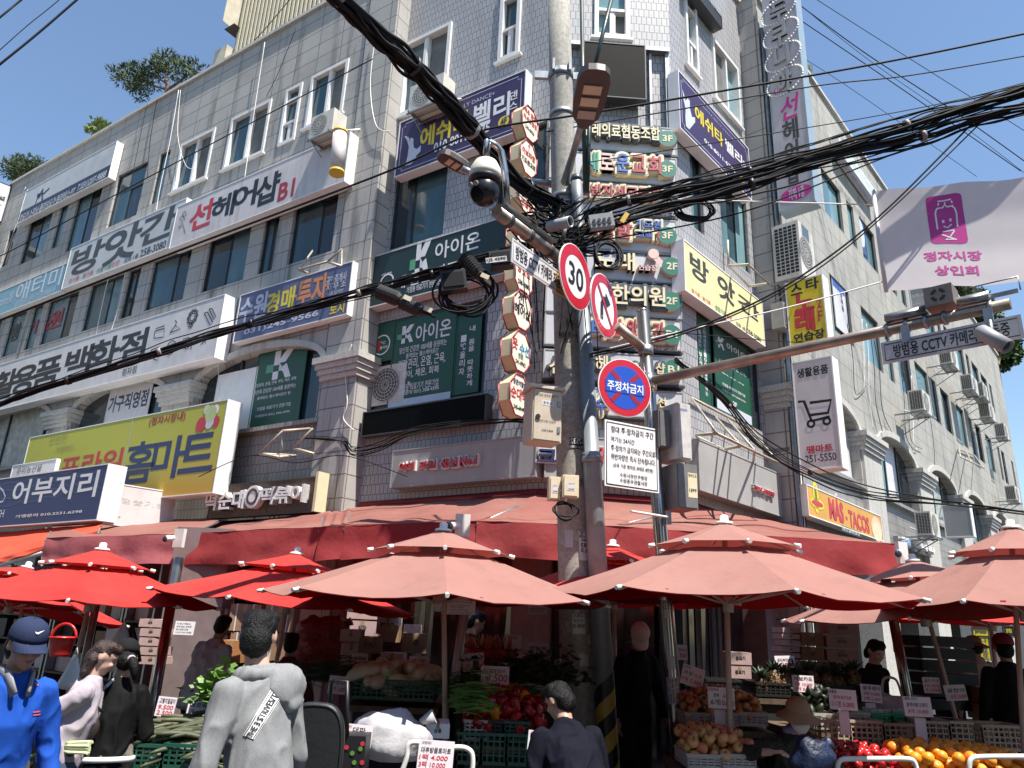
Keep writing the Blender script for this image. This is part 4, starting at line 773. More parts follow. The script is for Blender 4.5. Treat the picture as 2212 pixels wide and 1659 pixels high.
ptop=at(2,(1075,1300),e0.y);bend=at(2,(1035,960),e0.y-.02);tip=at(2,(945,895),e0.y-.1);cc=at(2,(940,1010),e0.y-.12)
m=MB();m.tube([ptop,at(2,(1058,1080),e0.y),bend,at(2,(1005,925),e0.y-.05),at(2,(965,900),e0.y-.08),tip+Vector((0,0,.0)),cc+Vector((0,0,.03))],.034,12);m.build('bent_pipe',STAIN,dc)
s_=(D(2,(1048,0))[0]-D(2,(838,0))[0])/2/1590*math.sqrt((e0.y-.1)**2*1.28);RD=s_
M=Matrix.Translation(cc)
m=MB();m.lathe([(.03,.02),(RD*.35,.0),(RD*.7,-RD*.25),(RD*.95,-RD*.75),(RD,-RD*1.1),(RD,-RD*1.45)],M,28);m.build('cream_hood',PLAST if False else paint('hood_cream',(.66,.62,.52)),dc)
m=MB();m.lathe([(RD*1.0,-RD*1.45),(RD*1.02,-RD*1.5),(RD*.98,-RD*1.72),(RD*.8,-RD*1.8)],M,28);m.build('black_ring',BLK,dc)
ba=cc+Vector((0,0,-RD*2.25));m=MB();m.ell(ba,(RD*.92,RD*.92,RD*.95),nu=26,nv=16);m.build('ball',mat('camera_black',(.012,.012,.014),.3,dirt=0),dc)
lv=(CAMO-ba).normalized();lv=(lv+Vector((-.55,0,-.1))).normalized();lf=facing(ba+lv*RD*.9,lv)
m=MB();m.disc(lf,0,-.02,RD*.42,RD*.5,0,20,0,.015);m.build('lens_window',mat('lens_glass',(.004,.004,.005),.08),dc)
m=MB()
for u in(-.3,.1):m.disc(lf,u*RD,RD*.52,RD*.15,RD*.15,0,14,0,.02)
m.build('infrared_lamps',paint('lens_grey',(.25,.23,.22)),dc)
def round_sign(name,label,c,n,R,draw,par=None,squash=1.):
 fr=facing(c,n);t=thing(name,label,'traffic sign',c-Vector((0,0,R)));m=MB();m.disc(fr,0,0,R,R,-.014,40,0,.014);m.build('plate',WH2,t)
 b=MB();b.disc(fr,0,0,R,R,-.016,40,0);b.fbox(fr,-.04,.04,-.1,-.017,-.1,.1);b.build('back_bracket',STEEL,t)
 q=MB();cols=draw(q,fr,R);q.build('markings',cols,t);return t
SRED=mat('sign_red_sheet',(.50,.012,.03),.35,var=.05,dirt=.05);SBLU=mat('sign_blue_sheet',(.015,.075,.45),.35,var=.05,dirt=.05)
nS=Vector((.78,-.62,-.02))
c30=(at(0,(1244,598),6.75));R30=147/2/1590*(c30.y*math.cos(PITCH)+(c30.z-EYE)*math.sin(PITCH))
cn=Vector((.875,-.30,0));
def d30(q,fr,R):
 q.ring(fr,0,0,R*.66,R*.97,.003,40,0);q.text(fr,'30',-R*.46,R*.46,-R*.36,R*.36,.005,.012,1);return[SRED,BLK]
def face_dir(c,ratio,side):
 v=(CAMO-c);v.z=0;v.normalize();a=math.acos(ratio)*side;return Vector((v.x*math.cos(a)-v.y*math.sin(a),v.x*math.sin(a)+v.y*math.cos(a),0))
round_sign('speed_limit_sign','round red-bordered 30 speed limit sign fixed to the grey pole',c30,face_dir(c30,.47,1),R30,d30)
cnr=at(0,(1306,661),6.9);
def dnr(q,fr,R):
 q.ring(fr,0,0,R*.72,R*.97,.003,40,0);a=R
 q.strip(fr,[(-.22*a,-.5*a),(-.22*a,.0),(-.05*a,.2*a),(.1*a,.2*a)],.19*a,.005,1);q.face([fr.P(x*a,.006,z*a)for x,z in((.05,-.05),(.42,.2),(.05,.46))],1)
 q.strip(fr,[(-.52*a,.52*a),(.52*a,-.52*a)],.1*a,.008,0);return[SRED,BLK]
round_sign('turn_ban_sign','round no-right-turn sign with a crossed black arrow, right of the 30 sign',cnr,face_dir(cnr,.40,1),R30*.98,dnr)
Ys=7.15
sa,sb=at(0,(1463,1600),Ys),at(0,(1388,676),Ys);sx_=(sb-sa)/(sb.z-sa.z);SP=lambda z:sa+sx_*(z-sa.z)
st=thing('sign_pole','shiny stainless steel pole with the no-parking signs and a long side arm','steel pole',SP(0))
m=MB();m.tube([SP(z)for z in(0,1.2,2.6,sb.z)],[.066,.066,.067,.067],20);m.build('shaft',STAIN,st);m=MB();m.lathe([(.067,0),(.06,.03),(.03,.045),(0,.05)],Matrix.Translation(sb),20);m.build('cap',STAIN,st)
def pole_note(z0,z1,w,lines,col=WHT):
 c=SP((z0+z1)/2);v=(CAMO-c);v.z=0;a0=math.atan2(v.y,v.x);r=.0695;m=MB();cols=[col]
 W=lambda u,z,e=0:SP(z)+Vector((math.cos(a0+u),math.sin(a0+u),0))*(r+e)
 for i in range(6):a,b=-w+2*w*i/6,-w+2*w*(i+1)/6;m.face([W(a,z0),W(b,z0),W(b,z1),W(a,z1)])
 for s,x0,x1,y0,y1,c_ in lines:
  if c_ not in cols:cols.append(c_)
  vs,fs,_=text_geo(s,.02);m.mesh([W(w*(2*(x0+(1-y)*(x1-x0))-1),z0+(z1-z0)*(1-(y0+x*(y1-y0))),.002)for x,y,z in vs],fs,cols.index(c_))
 m.build('sticker',cols,st)
pole_note(at(8,(2100,1250),Ys).z,at(8,(2100,1085),Ys).z,.85,[('파지고가매입',.66,.95,.03,.97,BLK),('1톤차량 우대/130만',.42,.6,.03,.97,BLK),('031-293-8600',.22,.38,.03,.97,BLU),('010-9322-4020',.03,.18,.03,.97,BLU)])
pole_note(at(8,(2140,1035),Ys).z,at(8,(2140,950),Ys).z,.5,[],WIN);pole_note(at(8,(2100,715),Ys).z,at(8,(2100,660),Ys).z,.4,[],WHT)
cp=at(0,(1350,838),6.9);RP=131/2/1590*(cp.y*math.cos(PITCH)+(cp.z-EYE)*math.sin(PITCH))
def dnp(q,fr,R):
 q.disc(fr,0,0,R*.97,R*.97,.003,40,0);q.disc(fr,0,0,R*.74,R*.74,.005,40,1)
 for s in(-1,1):q.strip(fr,[(-.51*R,-.51*R*s),(.51*R,.51*R*s)],.16*R,.007,2)
 q.strip(fr,[(-.74*R,0),(.74*R,0)],.42*R,.009,1);q.text(fr,'주정차금지',-R*.68,R*.68,-R*.17,R*.17,.011,.02,3);return[SRED,SBLU,mat('sign_dark_red',(.3,.012,.03),.4),WH2]
round_sign('parking_ban_sign','round red and blue no-parking sign on the stainless pole',cp,face_dir(cp,.86,1),RP,dnp)
q=at(0,(1364,985),6.88);fr=facing(q,face_dir(q,.80,1));t=thing('parking_notice','white rectangular parking warning plate with black text below the round no-parking sign','notice plate',q-Vector((0,0,.32)))
u0,z1=fr.uz(5,(1690,1080));u1,z0=fr.uz(5,(2032,1530));w2=(u1-u0)/2;h2_=(fr.uz(5,(1690,1080))[1]-fr.uz(5,(1728,1505))[1])/2;zc_=(fr.uz(5,(1690,1080))[1]+fr.uz(5,(1728,1505))[1]+fr.uz(5,(1995,1120))[1]+z0)/4
m=MB();m.fbox(fr,u0,u1,-.012,0,zc_-h2_,zc_+h2_);m.build('panel',WH2,t);m=MB();e=.02;A,B,C_,D_=u0+e,u1-e,zc_-h2_+e,zc_+h2_-e
m.strip(fr,[(A,C_),(B,C_),(B,D_),(A,D_),(A,C_)],.011,.003)
for s,x0,x1,y0,y1 in(('절대 주·정차금지 구간',.08,.94,.05,.16),('여기는 24시간',.08,.55,.22,.31),('주·정차가 금지되는 구간으로',.08,.97,.36,.46),('위반차량은 즉시 단속됩니다.',.08,.97,.5,.6),('(승용 기준 범칙금.과태료 8만원)',.12,.92,.65,.73),('수원시장안구청장',.25,.8,.79,.86),('수원중부경찰서장',.25,.8,.88,.95)):
 W_,H_=B-A,D_-C_;m.text(fr,s,A+x0*W_,A+x1*W_,D_-y1*H_,D_-y0*H_,.004,.015)
m.build('lettering',BLK,t)
zL=at(6,(0,832),7.1).z
l0=SP(zL);l1=atz(6,(2128,340),zL);d1=tangent(l0,l1)
la=thing('pipe_boom','long coppery pipe arm reaching right from the stainless pole under the white banner','pipe arm',l0)
m=MB();m.tube([l0,(l0+l1)/2,l1],[.05,.047,.044],14);m.build('pipe',COPREF,la)
m=MB();m.tube([SP(zL-.08),SP(zL+.08)],.085,16);m.build('collar',STAIN,la)
hz=Vector((0,0,1));s1=Vector((-d1.y,d1.x,0));s1=s1 if s1.dot(CAMO-l1)>0 else-s1
def onarm(k,p):q=atz(k,p,zL);return l0+d1*(q-l0).dot(d1)
for a,b in(((1340,500),(1600,440)),((1790,390),(1990,340))):
 p,q=onarm(6,a),onarm(6,b);m=MB();m.tube([p+hz*.07,q+hz*.07],(.07,.012),4,flat=s1);m.tube([p+hz*.095+s1*.045,q+hz*.095+s1*.045],(.003,.03),4,flat=s1);m.build('tray',STEEL,la)
for x in((1345,500),(1465,475),(1580,440),(1700,415),(1990,350)):
 p=onarm(6,x);m=MB();m.tube([p-d1*.015,p+d1*.015],.058,10);m.build('strap',STEEL,la)
p=onarm(6,(2060,350));m=MB();m.box(p+hz*.09,(.25,.02,.03),rz=math.atan2(d1.y,d1.x));m.tube([p+hz*.09-d1*.14,p+hz*.2-d1*.14,p+hz*.2+d1*.14,p+hz*.09+d1*.14],.006,5);m.build('bracket',STEEL,la)
def bullet(label,c,d,L=.26,R=.05,col=STEEL,mount=None,hood=True,name='bullet_camera'):
 d=Vector(d).normalized();t=thing(name,label,'camera',c);M=Matrix.Translation(c)@d.to_track_quat('Z','Y').to_matrix().to_4x4()
 m=MB();m.lathe([(R*.7,-L/2),(R,-L/2+.02),(R,L/2),(R*.85,L/2),(R*.8,L/2-.03),(0,L/2-.03)],M,16);m.build('barrel',paint('camera_grey',(.3,.3,.31)),t)
 m=MB();m.lathe([(0,L/2-.02),(R*.6,L/2-.02)],M,14);m.lathe([(R*.35,L/2-.012),(R*.5,L/2-.012)],M,14);m.build('lens',G3,t)
 if mount:m=MB();m.tube([c,(c+mount)/2+Vector((0,0,-.01)),mount],.018,8);m.build('bracket',STEEL,t)
 return t
p=onarm(6,(1975,360));c=at(6,(2015,560),p.y-.12)
bullet('grey bullet camera pointing down at the right end of the long arm',c,(.35,-.6,-.75),.26,.055,mount=p)
p=onarm(6,(1690,410));t=thing('speaker','small square horn speaker box on top of the long right arm','speaker',p+hz*.06);m=MB();rz=math.atan2(s1.y,s1.x);m.box(p+hz*.16,(.2,.2,.16),rz=rz);m.build('case',mat('brown_case',(.2,.16,.14),.5,.3),t)
ff_=Fr(p+hz*.16+s1*.102,Vector((0,0,1)).cross(s1),s1);m=MB()
for k in range(4):m.ring(ff_,0,0,.03,.055,.002,8,0,a0=k*1.57+.2,a1=k*1.57+1.3)
m.build('grille',BLK,t);m=MB();m.tube([p+hz*.24,p+hz*.26],.012,6);m.build('knob',STEEL,t)
n1=s1;fr=Fr(onarm(6,(1750,420))+n1*.06,Vector((0,0,1)).cross(n1),n1)
u0,z1=fr.uz(6,(1305,590));uB,zB_=fr.uz(6,(2212,500));z0=fr.uz(6,(1330,722))[1];u1=fr.uz(6,(2205,480))[0]
zt_=fr.uz(6,(1310,588))[1]
t=thing('camera_notice','long white plate about the crime-watch camera hanging from the right arm','notice plate',fr.P((u0+u1)/2,0,z0));m=MB();m.fbox(fr,u0,u1,-.012,0,z0,zt_);m.build('panel',face_mat('plate_dusty_white',(.52,.49,.49)),t)
m=MB();e=.025;m.strip(fr,[(u0+e,z0+e),(u1-e,z0+e),(u1-e,zt_-e),(u0+e,zt_-e),(u0+e,z0+e)],.007,.003);hh=zt_-z0;m.text(fr,'방범용 CCTV 카메라 작동중',u0+.09,u1-.08,z0+hh*.2,zt_-hh*.2,.003,.015);m.build('lettering',BLK,t)
for x in((1465,545),(1990,440)):
 m=MB();u_,z_=fr.uz(6,x);m.fbox(fr,u_-.03,u_+.03,-.02,.012,zt_-.04,zt_+.1);m.build('clamp',STEEL,t)
p0,p1=at(5,(1765,480),6.95),SP(at(5,(1935,640),Ys).z);t=thing('pipe_boom','short coppery pipe joining the turn-ban sign to the stainless pole','pipe arm',p1);m=MB();m.tube([p0,p1],.05,12);m.build('pipe',COPREF,t);m=MB();m.tube([p1-Vector((0,0,.05)),p1+Vector((0,0,.05))],.078,14);m.build('collar',STEEL,t)
def cabinet(name,label,k,tl,br,Y,depth,m_,lines=(),yaw=0.,roof=False,cat='box',door=True,tie=None):
 a=at(k,tl,Y);b=at(k,br,Y);c=(a+b)/2;w_,h_=abs(b.x-a.x),abs(a.z-b.z);n=Vector((math.sin(yaw),-math.cos(yaw),0));fr=facing(c,n);t=thing(name,label,cat,c-Vector((0,0,h_/2)))
 m=MB();m.fbox(fr,-w_/2,w_/2,-depth,0,-h_/2,h_/2);m.build('case',m_,t)
 if door:m=MB();m.fbox(fr,-w_/2+.012,w_/2-.012,.001,.012,-h_/2+.012,h_/2-.012);m.build('door',m_,t)
 if roof:m=MB();P=fr.P;e=.03;z=h_/2+.002;m.hexa([P(-w_/2-e,e,z),P(w_/2+e,e,z),P(w_/2+e,-depth-e,z),P(-w_/2-e,-depth-e,z),P(-w_/2-e,e,z+.02),P(w_/2+e,e,z+.02),P(w_/2+e,-depth/2,z+.09),P(-w_/2-e,-depth/2,z+.09)]);m.build('roof',m_,t)
 m=MB();cols=[]
 for s,x0,x1,y0,y1,c_ in lines:
  if c_ not in cols:cols.append(c_)
  if s is None:m.face([fr.P(-w_/2+x0*w_,.014,h_/2-y1*h_),fr.P(-w_/2+x1*w_,.014,h_/2-y1*h_),fr.P(-w_/2+x1*w_,.014,h_/2-y0*h_),fr.P(-w_/2+x0*w_,.014,h_/2-y0*h_)],cols.index(c_))
  else:m.text(fr,s,-w_/2+x0*w_,-w_/2+x1*w_,h_/2-y1*h_,h_/2-y0*h_,.016,.005,cols.index(c_))
 if m.f:m.build('lettering',cols,t)
 if tie is not None:m=MB();p=fr.P(0,-depth-.002,0);m.tube([p,Vector((tie.x,tie.y,p.z))],.02,6);m.build('bracket',STEEL,t)
 return t,fr,w_,h_
BEI=mat('box_beige',(.50,.43,.33),.5,dirt=.3,streak=.25)
t,fr,w_,h_=cabinet('lamp_control_box','beige metal security-lamp control box with pitched top on the concrete pole',5,(1232,880),(1420,1215),7.0,.26,BEI,[('보안등 양방향 중계기',.1,.85,.1,.15,INK),(None,.3,.7,.22,.32,WHT),('중계-37',.34,.66,.24,.3,BLK),('장안구청 건설과',.2,.78,.6,.65,INK),('228-5489',.3,.7,.78,.82,INK)],.32,True,tie=POLE(3.5))
m=MB();m.disc(fr,-w_/2+.05,-.03,.025,.025,.013,12,0,.015);m.build('lock',BLK,t);m=MB()
for z in(.12,-.14):m.fbox(fr,w_/2-.05,w_/2-.02,.013,.022,z-.03,z+.03)
m.build('hinge',STEEL,t)
for i,(a,b,Y,lb)in enumerate((((1340,1432),(1408,1580),7.05,'left small cream meter box low on the concrete pole'),((1425,1420),(1525,1565),7.0,'right small cream meter box low on the concrete pole'))):
 cabinet('meter_box',lb,5,a,b,Y,.12,mat('box_cream',(.66,.57,.40),.45,dirt=.2),[(None,.25,.75,.35,.72,WHT),('동문구청',.35,.7,.38,.44,BLK),('228-4489',.32,.7,.62,.68,BLK)],.1,tie=POLE(2.6))
cabinet('column_speaker','slim grey column speaker on the stainless pole',5,(2022,1010),(2108,1250),7.0,.14,mat('speaker_grey',(.13,.125,.125),.7,bump=.3,bscale=300),(),.35,cat='speaker',tie=SP(3.))
cabinet('equipment_box','big grey-white equipment box with rusty front beside the stainless pole',6,(5,970),(125,1325),7.0,.32,mat('box_stained_white',(.55,.53,.5),.5,dirt=.6,scale=12),[('oosoo',.2,.7,.1,.14,BLU)],.45,tie=SP(2.9))
cabinet('equipment_box','grey metal box with torn paper notice, below the stained white box',6,(5,1350),(165,1640),7.0,.28,mat('box_grey',(.2,.2,.195),.5,.3,dirt=.3),[(None,.5,.95,.2,.75,CREAM),('못비으도',.52,.93,.22,.3,BLK),('1899',.55,.9,.55,.63,BLK)],.35,tie=SP(2.3))
p=at(5,(1400,1430),6.9);bullet('grey hooded bullet camera between the concrete pole and cable knot',at(2,(1400,1420),6.9),(.75,-.62,-.1),.3,.062,mount=at(2,(1310,1470),7.2))
t=thing('antenna','thin white rod antenna sticking out of the stainless pole','antenna',at(8,(2100,75),7.05));m=MB();m.tube([at(8,(1855,38),6.8),at(8,(2105,78),7.05)],.012,6);m.build('rod',WPIPE,t);m=MB();m.box(at(8,(2090,80),7.05),(.05,.05,.12));m.build('mount',STEEL,t)
t=thing('conduit','pair of dark green conduit pipes rising behind the lamp head','conduit',at(0,(1262,420),7.7))
for a,b in(((1542,0),(1565,1220)),((1745,-60),(1610,480)),((1600,520),(1578,1220))):m=MB();m.tube([at(2,a,7.6),at(2,b,7.55)],.026,8);m.build('pipe',mat('green_conduit',(.04,.055,.05),.4,.3),t)
# ================================================================== banner
bY=7.0;bt=Vector((.94,-.34,0));bl=at(0,(1897,500),bY);bf=Fr((bl.x,bl.y,0),bt,Vector((-.34,-.94,0)))
u0,u1,z0,z1=0,3.4,bf.uz(0,(1922,628))[1],bf.uz(0,(1890,416))[1]
bn=thing('banner','white cloth market banner with a magenta smiling emblem strung across the street','banner',bf.P(1,0,z0))
def bw(u,z):t=(z-z0)/(z1-z0);return .002*math.sin(z*14+u*1.2)*(.4+.6*min(1,u))+.02*math.sin(u*2.1+1)-.04*math.sin(t*math.pi)
def bz(u,z):return z-.05*math.sin(min(u,3.4)/3.4*math.pi)+.012*math.sin(u*9)*(1 if z>(z0+z1)/2 else-1)
m=MB();NU,NZ=60,30
vs=[bf.P(u0+(u1-u0)*i/NU,bw(u0+(u1-u0)*i/NU,z0+(z1-z0)*j/NZ),bz(u0+(u1-u0)*i/NU,z0+(z1-z0)*j/NZ))for j in range(NZ+1)for i in range(NU+1)]
m.mesh(vs,[(j*(NU+1)+i,j*(NU+1)+i+1,(j+1)*(NU+1)+i+1,(j+1)*(NU+1)+i)for j in range(NZ)for i in range(NU)],0,True)
m.build('cloth',mat('banner_cloth',(.66,.62,.63),.8,var=.03,dirt=0,trans=.3),bn)
class BFr:
 def P(s,u,v,z):return bf.P(u,bw(u,z)+v*.4+.003,bz(u,z))
B_=BFr();m=MB();cols=[PNK,WH2]
a=bf.uz(3,(1582,1228));b=bf.uz(3,(1865,1520));hw=(b[0]-a[0])/2;cu=(a[0]+b[0])/2;czm=(bf.uz(3,(1725,1215))[1]+bf.uz(3,(1730,1520))[1])/2;hz_=(bf.uz(3,(1725,1215))[1]-bf.uz(3,(1730,1520))[1])/2
rr=.28*hw;pts=[]
for cx,cz,a0_ in((hw-rr,hz_-rr,0),(-hw+rr,hz_-rr,90),(-hw+rr,-hz_+rr,180),(hw-rr,-hz_+rr,270)):
 pts+=[(cu+cx+rr*math.cos(R_(a0_+k*15)),czm+cz+rr*math.sin(R_(a0_+k*15)))for k in range(7)]
NB=40
for i in range(NB):
 za_,zb_=czm-hz_+2*hz_*i/NB,czm-hz_+2*hz_*(i+1)/NB
 def half(z):
  d=abs(z-czm)-(hz_-rr);return hw if d<=0 else hw-rr+math.sqrt(max(0,rr*rr-d*d))
 for j in range(12):
  x0,x1=-1+2*j/12,-1+2*(j+1)/12;m.face([B_.P(cu+x0*half(za_),0,za_),B_.P(cu+x1*half(za_),0,za_),B_.P(cu+x1*half(zb_),0,zb_),B_.P(cu+x0*half(zb_),0,zb_)])
E=lambda x,y:(cu+x*hw,czm+y*hz_)
for p,w_ in(([(-.35,.78),(.0,.76),(.4,.78)],.07),([(-.3,.72),(-.35,.6)],.06),([(.05,.7),(.0,.58)],.06),([(.4,.72),(.45,.62)],.06),([(-.45,.5),(-.1,.5),(.0,.6),(.15,.5),(.5,.52)],.07),([(-.55,-.35),(-.55,.3),(-.48,.45),(-.35,.5)],.07),([(.55,-.35),(.6,.2),(.55,.4),(.4,.5)],.07),([(-.18,.0),(-.18,-.12)],.1),([(.22,.02),(.22,-.1)],.1),([(-.2,-.25),(0,-.34),(.25,-.22)],.07),([(-.3,-.48),(.35,-.46)],.07),([(-.35,-.58),(-.1,-.72),(.4,-.85)],.07),([(.35,-.5),(.1,-.7),(-.2,-.85),(.35,-.83)],.07)):
 m.strip(B_,[E(x,y)for x,y in p],w_*hw*1.3,.004,1)
for s,k1,a,b in(('정자시장',3,(1572,1560),(1955,1640)),('상인회',6,(1642,90),(1928,140))):
 A_,B2=bf.uz(k1,a),bf.uz(k1,b);mid=(A_[1]+B2[1])/2;m.text(B_,s,A_[0],B2[0],mid-.056,mid+.056,.002,.035,0)
m.build('print',cols,bn)
m=MB();m.tube([B_.P(0,0,z0-.02),B_.P(0,0,(z0+z1)/2),B_.P(0,0,z1+.02)],.022,8);m.build('hem',WHT,bn)
# ================================================================== awnings and parasols
def fabric(name,c,trans=.3,fade=None,fr_=.5,dirt=.15):
 m,n,b,out=_new(name);tc=n.nodes.new('ShaderNodeTexCoord');v=tc.outputs['Object']
 g=_noise(n,v,.9,5,.65);base=_mix(n,_ramp(n,g,.35,.7,0,fr_),c,fade or tuple(min(1,x*1.3+.03)for x in c))
 d=_noise(n,v,3.2,6,.7);base=_mix(n,_ramp(n,d,.52,.75,0,dirt),base,tuple(x*.45+.02 for x in c));n.links.new(base,b.inputs['Base Color'])
 b.inputs['Roughness'].default_value=.85;b.inputs['Specular IOR Level'].default_value=.15
 w_=_noise(n,v,260,1);k=_noise(n,v,5,3);bp=n.nodes.new('ShaderNodeBump');bp.inputs['Strength'].default_value=.35;bp.inputs['Distance'].default_value=.03;n.links.new(k,bp.inputs['Height']);n.links.new(bp.outputs[0],b.inputs['Normal'])
 tr=n.nodes.new('ShaderNodeBsdfTranslucent');tr.inputs[0].default_value=(c[0]*.9,c[1]*.25,c[2]*.25,1);mx=n.nodes.new('ShaderNodeMixShader');mx.inputs[0].default_value=trans
 n.links.new(b.outputs[0],mx.inputs[1]);n.links.new(tr.outputs[0],mx.inputs[2]);n.links.new(mx.outputs[0],out.inputs[0]);return m
F_AWN=fabric('awning_faded_red',(.29,.11,.092),.28,(.36,.185,.15),.8,.35);F_VAL=fabric('valance_red',(.27,.035,.04),.15,(.36,.08,.08),.6,.3)
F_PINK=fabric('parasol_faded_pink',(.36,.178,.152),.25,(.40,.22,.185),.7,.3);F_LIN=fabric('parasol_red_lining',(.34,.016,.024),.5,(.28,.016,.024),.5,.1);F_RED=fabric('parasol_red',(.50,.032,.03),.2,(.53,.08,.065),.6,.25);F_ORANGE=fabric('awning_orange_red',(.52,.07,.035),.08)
CPOLE=paint('parasol_pole_cream',(.45,.36,.30),rough=.4);TIP=paint('plastic_tip_white',(.75,.74,.70))
def sheet(mb,A,B,C_,D_,nu,nv,f,mi=0):
 """bilinear sheet A-B (top edge) to D-C (bottom edge) pushed about by f(s,t)"""
 vs=[];
 for j in range(nv+1):
  t=j/nv
  for i in range(nu+1):
   s=i/nu;vs.append((A*(1-s)+B*s)*(1-t)+(D_*(1-s)+C_*s)*t+f(s,t))
 mb.mesh(vs,[(j*(nu+1)+i,j*(nu+1)+i+1,(j+1)*(nu+1)+i+1,(j+1)*(nu+1)+i)for j in range(nv)for i in range(nu)],mi,True)
Z3=Vector((0,0,1))
def nz(p,s=1.):return noise.noise(Vector(p)*s)
def awning(name,label,back,front,drop,mt,mv,sag=.05):
 t=thing(name,label,'awning',(sum(front,Vector())/len(front))-Z3*drop);m=MB();v=MB();fz=MB()
 for a,b,c,d in zip(back,back[1:],front[1:],front):sheet(m,a,b,c,d,20,12,lambda s,t_:Z3*(-sag*math.sin(t_*math.pi)*(.6+.4*math.cos(s*18))+.015*nz((s*5,t_*3,a.x),1.5)))
 for a,b in zip(front,front[1:]):
  d=(b-a);d.z=0;n=Vector((d.y,-d.x,0)).normalized();L=d.length
  sheet(v,a,b,b-Z3*drop+n*.03,a-Z3*drop+n*.03,max(10,int(L*10)),8,lambda s,t_:n*((.02+.05*t_)*nz((s*L*2.2,t_*1.6,a.y),1.)+.012*t_*math.sin(s*L*9))+Z3*(.03*t_*nz((s*L*1.3,5,0))))
  fz.tube([a-Z3*.03-n*.04,b-Z3*.03-n*.04],.025,8)
 m.build('roof_sheet',mt,t);v.build('valance',mv,t);fz.build('front_bar',STEEL,t)
 for a,b in list(zip(back,front)):m2=MB();m2.tube([a-Z3*.05,b-Z3*.05],.02,6);m2.build('rafter',STEEL,t)
 return t
zF=2.92
W=[LW.hit(0,(486,1134),.08),LW.hit(0,(700,1106),.1),C1.hit(0,(762,1096),.04),C1.hit(0,(1161,1068),.03),C3.hit(0,(1486,1092),.03),RW.hit(0,(1760,1143),.12)]
Fp=[atz(0,(390,1153),2.72),atz(0,(690,1139),2.82),atz(0,(745,1136),2.84),atz(0,(1030,1125),zF),atz(0,(1300,1136),zF),atz(0,(1938,1175),zF)]
aw=awning('corner_awning','large faded red tarpaulin awning wrapping round the building corner above the stalls',W,Fp,.43,F_AWN,F_VAL)
m=MB()
for a,b in((C1.P(uC1+.05,.03,W[2].z+.02),C1.P(0,.03,W[3].z+.02)),(C2.P(0,.03,W[3].z+.02),C2.P(lenC2,.03,W[4].z+.02)),(C3.P(0,.03,W[4].z+.02),C3.P(uC3,.03,W[4].z-.05))):m.tube([a,b],(.06,.02),4,flat=(0,0,1))
m.build('wall_flashing',F_VAL,aw)
b2,f2=[LW.hit(0,(120,1128),.1),LW.hit(0,(480,1120),.1)],[atz(0,(100,1162),2.70),atz(0,(392,1154),2.73)]
awning('street_awning','dusty pink tarpaulin awning tucked behind the left end of the corner awning',b2,f2,.40,F_AWN,fabric('valance_dusty_pink',(.34,.10,.11),.05))
ob=[LW.hit(0,(-40,1154),1.5),LW.hit(0,(218,1132),1.5)];of_=[LW.hit(0,(-60,1222),2.5),LW.hit(0,(212,1147),2.3)]
t=awning('stall_awning','bright orange-red stall awning below the navy light box at far left',ob,of_,.10,F_ORANGE,F_ORANGE,.03)
m=MB();m.tube([of_[0]-Z3*.12,of_[1]-Z3*.12],(.05,.03),4,flat=(0,0,1));m.build('front_beam',WPIPE,t)
def post(label,top,foot,r=.035,m_=STEEL):t=thing('awning_post',label,'post',foot);m=MB();m.tube([foot,top],r,12);m.build('shaft',m_,t);m=MB();m.tube([foot,foot+Z3*.02],r*2.2,10);m.build('base_plate',m_,t);return t
def gnd(p):return Vector((p.x,p.y,0))
pt=at(0,(372,1290),8.6);pf=at(0,(325,1555),8.2);d_=(pt-pf)/(pt.z-pf.z);post('slanting silver steel post between the black-capped woman and the blue-shirted man',pt+d_*(2.3-pt.z),pf-d_*pf.z,.055,STAIN)
p=at(0,(230,1200),8.3);post('galvanised post holding the end of the orange awning',p,gnd(p),.04)
p=at(0,(985,1450),7.3);q=at(0,(1002,1330),7.3);d_=(q-p)/(q.z-p.z);post('square silver post behind the pink parasol pole at the pepper stall',p+d_*(2.25-p.z),p-d_*p.z,.045,ALU)
p=at(0,(1960,1500),8.0);q=at(0,(1930,1340),8.0);d_=(q-p)/(q.z-p.z);post('square steel post beside the woman in black at the pineapple stall',p+d_*(2.4-p.z),p-d_*p.z,.05,STAIN)
def flood(label,k,p,Y,yaw):
 c=at(k,p,Y);t=thing('floodlight',label,'floodlight',c);m=MB();m.box(c,(.16,.05,.24),rz=yaw);m.build('back_box',paint('box_white',(.65,.64,.6)),t);m=MB();m.tube([c+Vector((-.05,-.05,0)),c+Vector((-.12,-.14,-.03))],[.03,.045],10);m.build('lamp_head',WH2,t);m=MB();m.ell(c+Vector((-.12,-.145,-.03)),(.04,.02,.04));m.build('lens',G3,t)
flood('white floodlight box on the awning valance above the radish crate',8,(790,128),8.0,.1)
flood('white camera box at the left corner of the awning valance',7,(1135,208),9.9,-.4)
flood('white camera box at the right corner of the awning valance',9,(1440,300),8.5,.5)
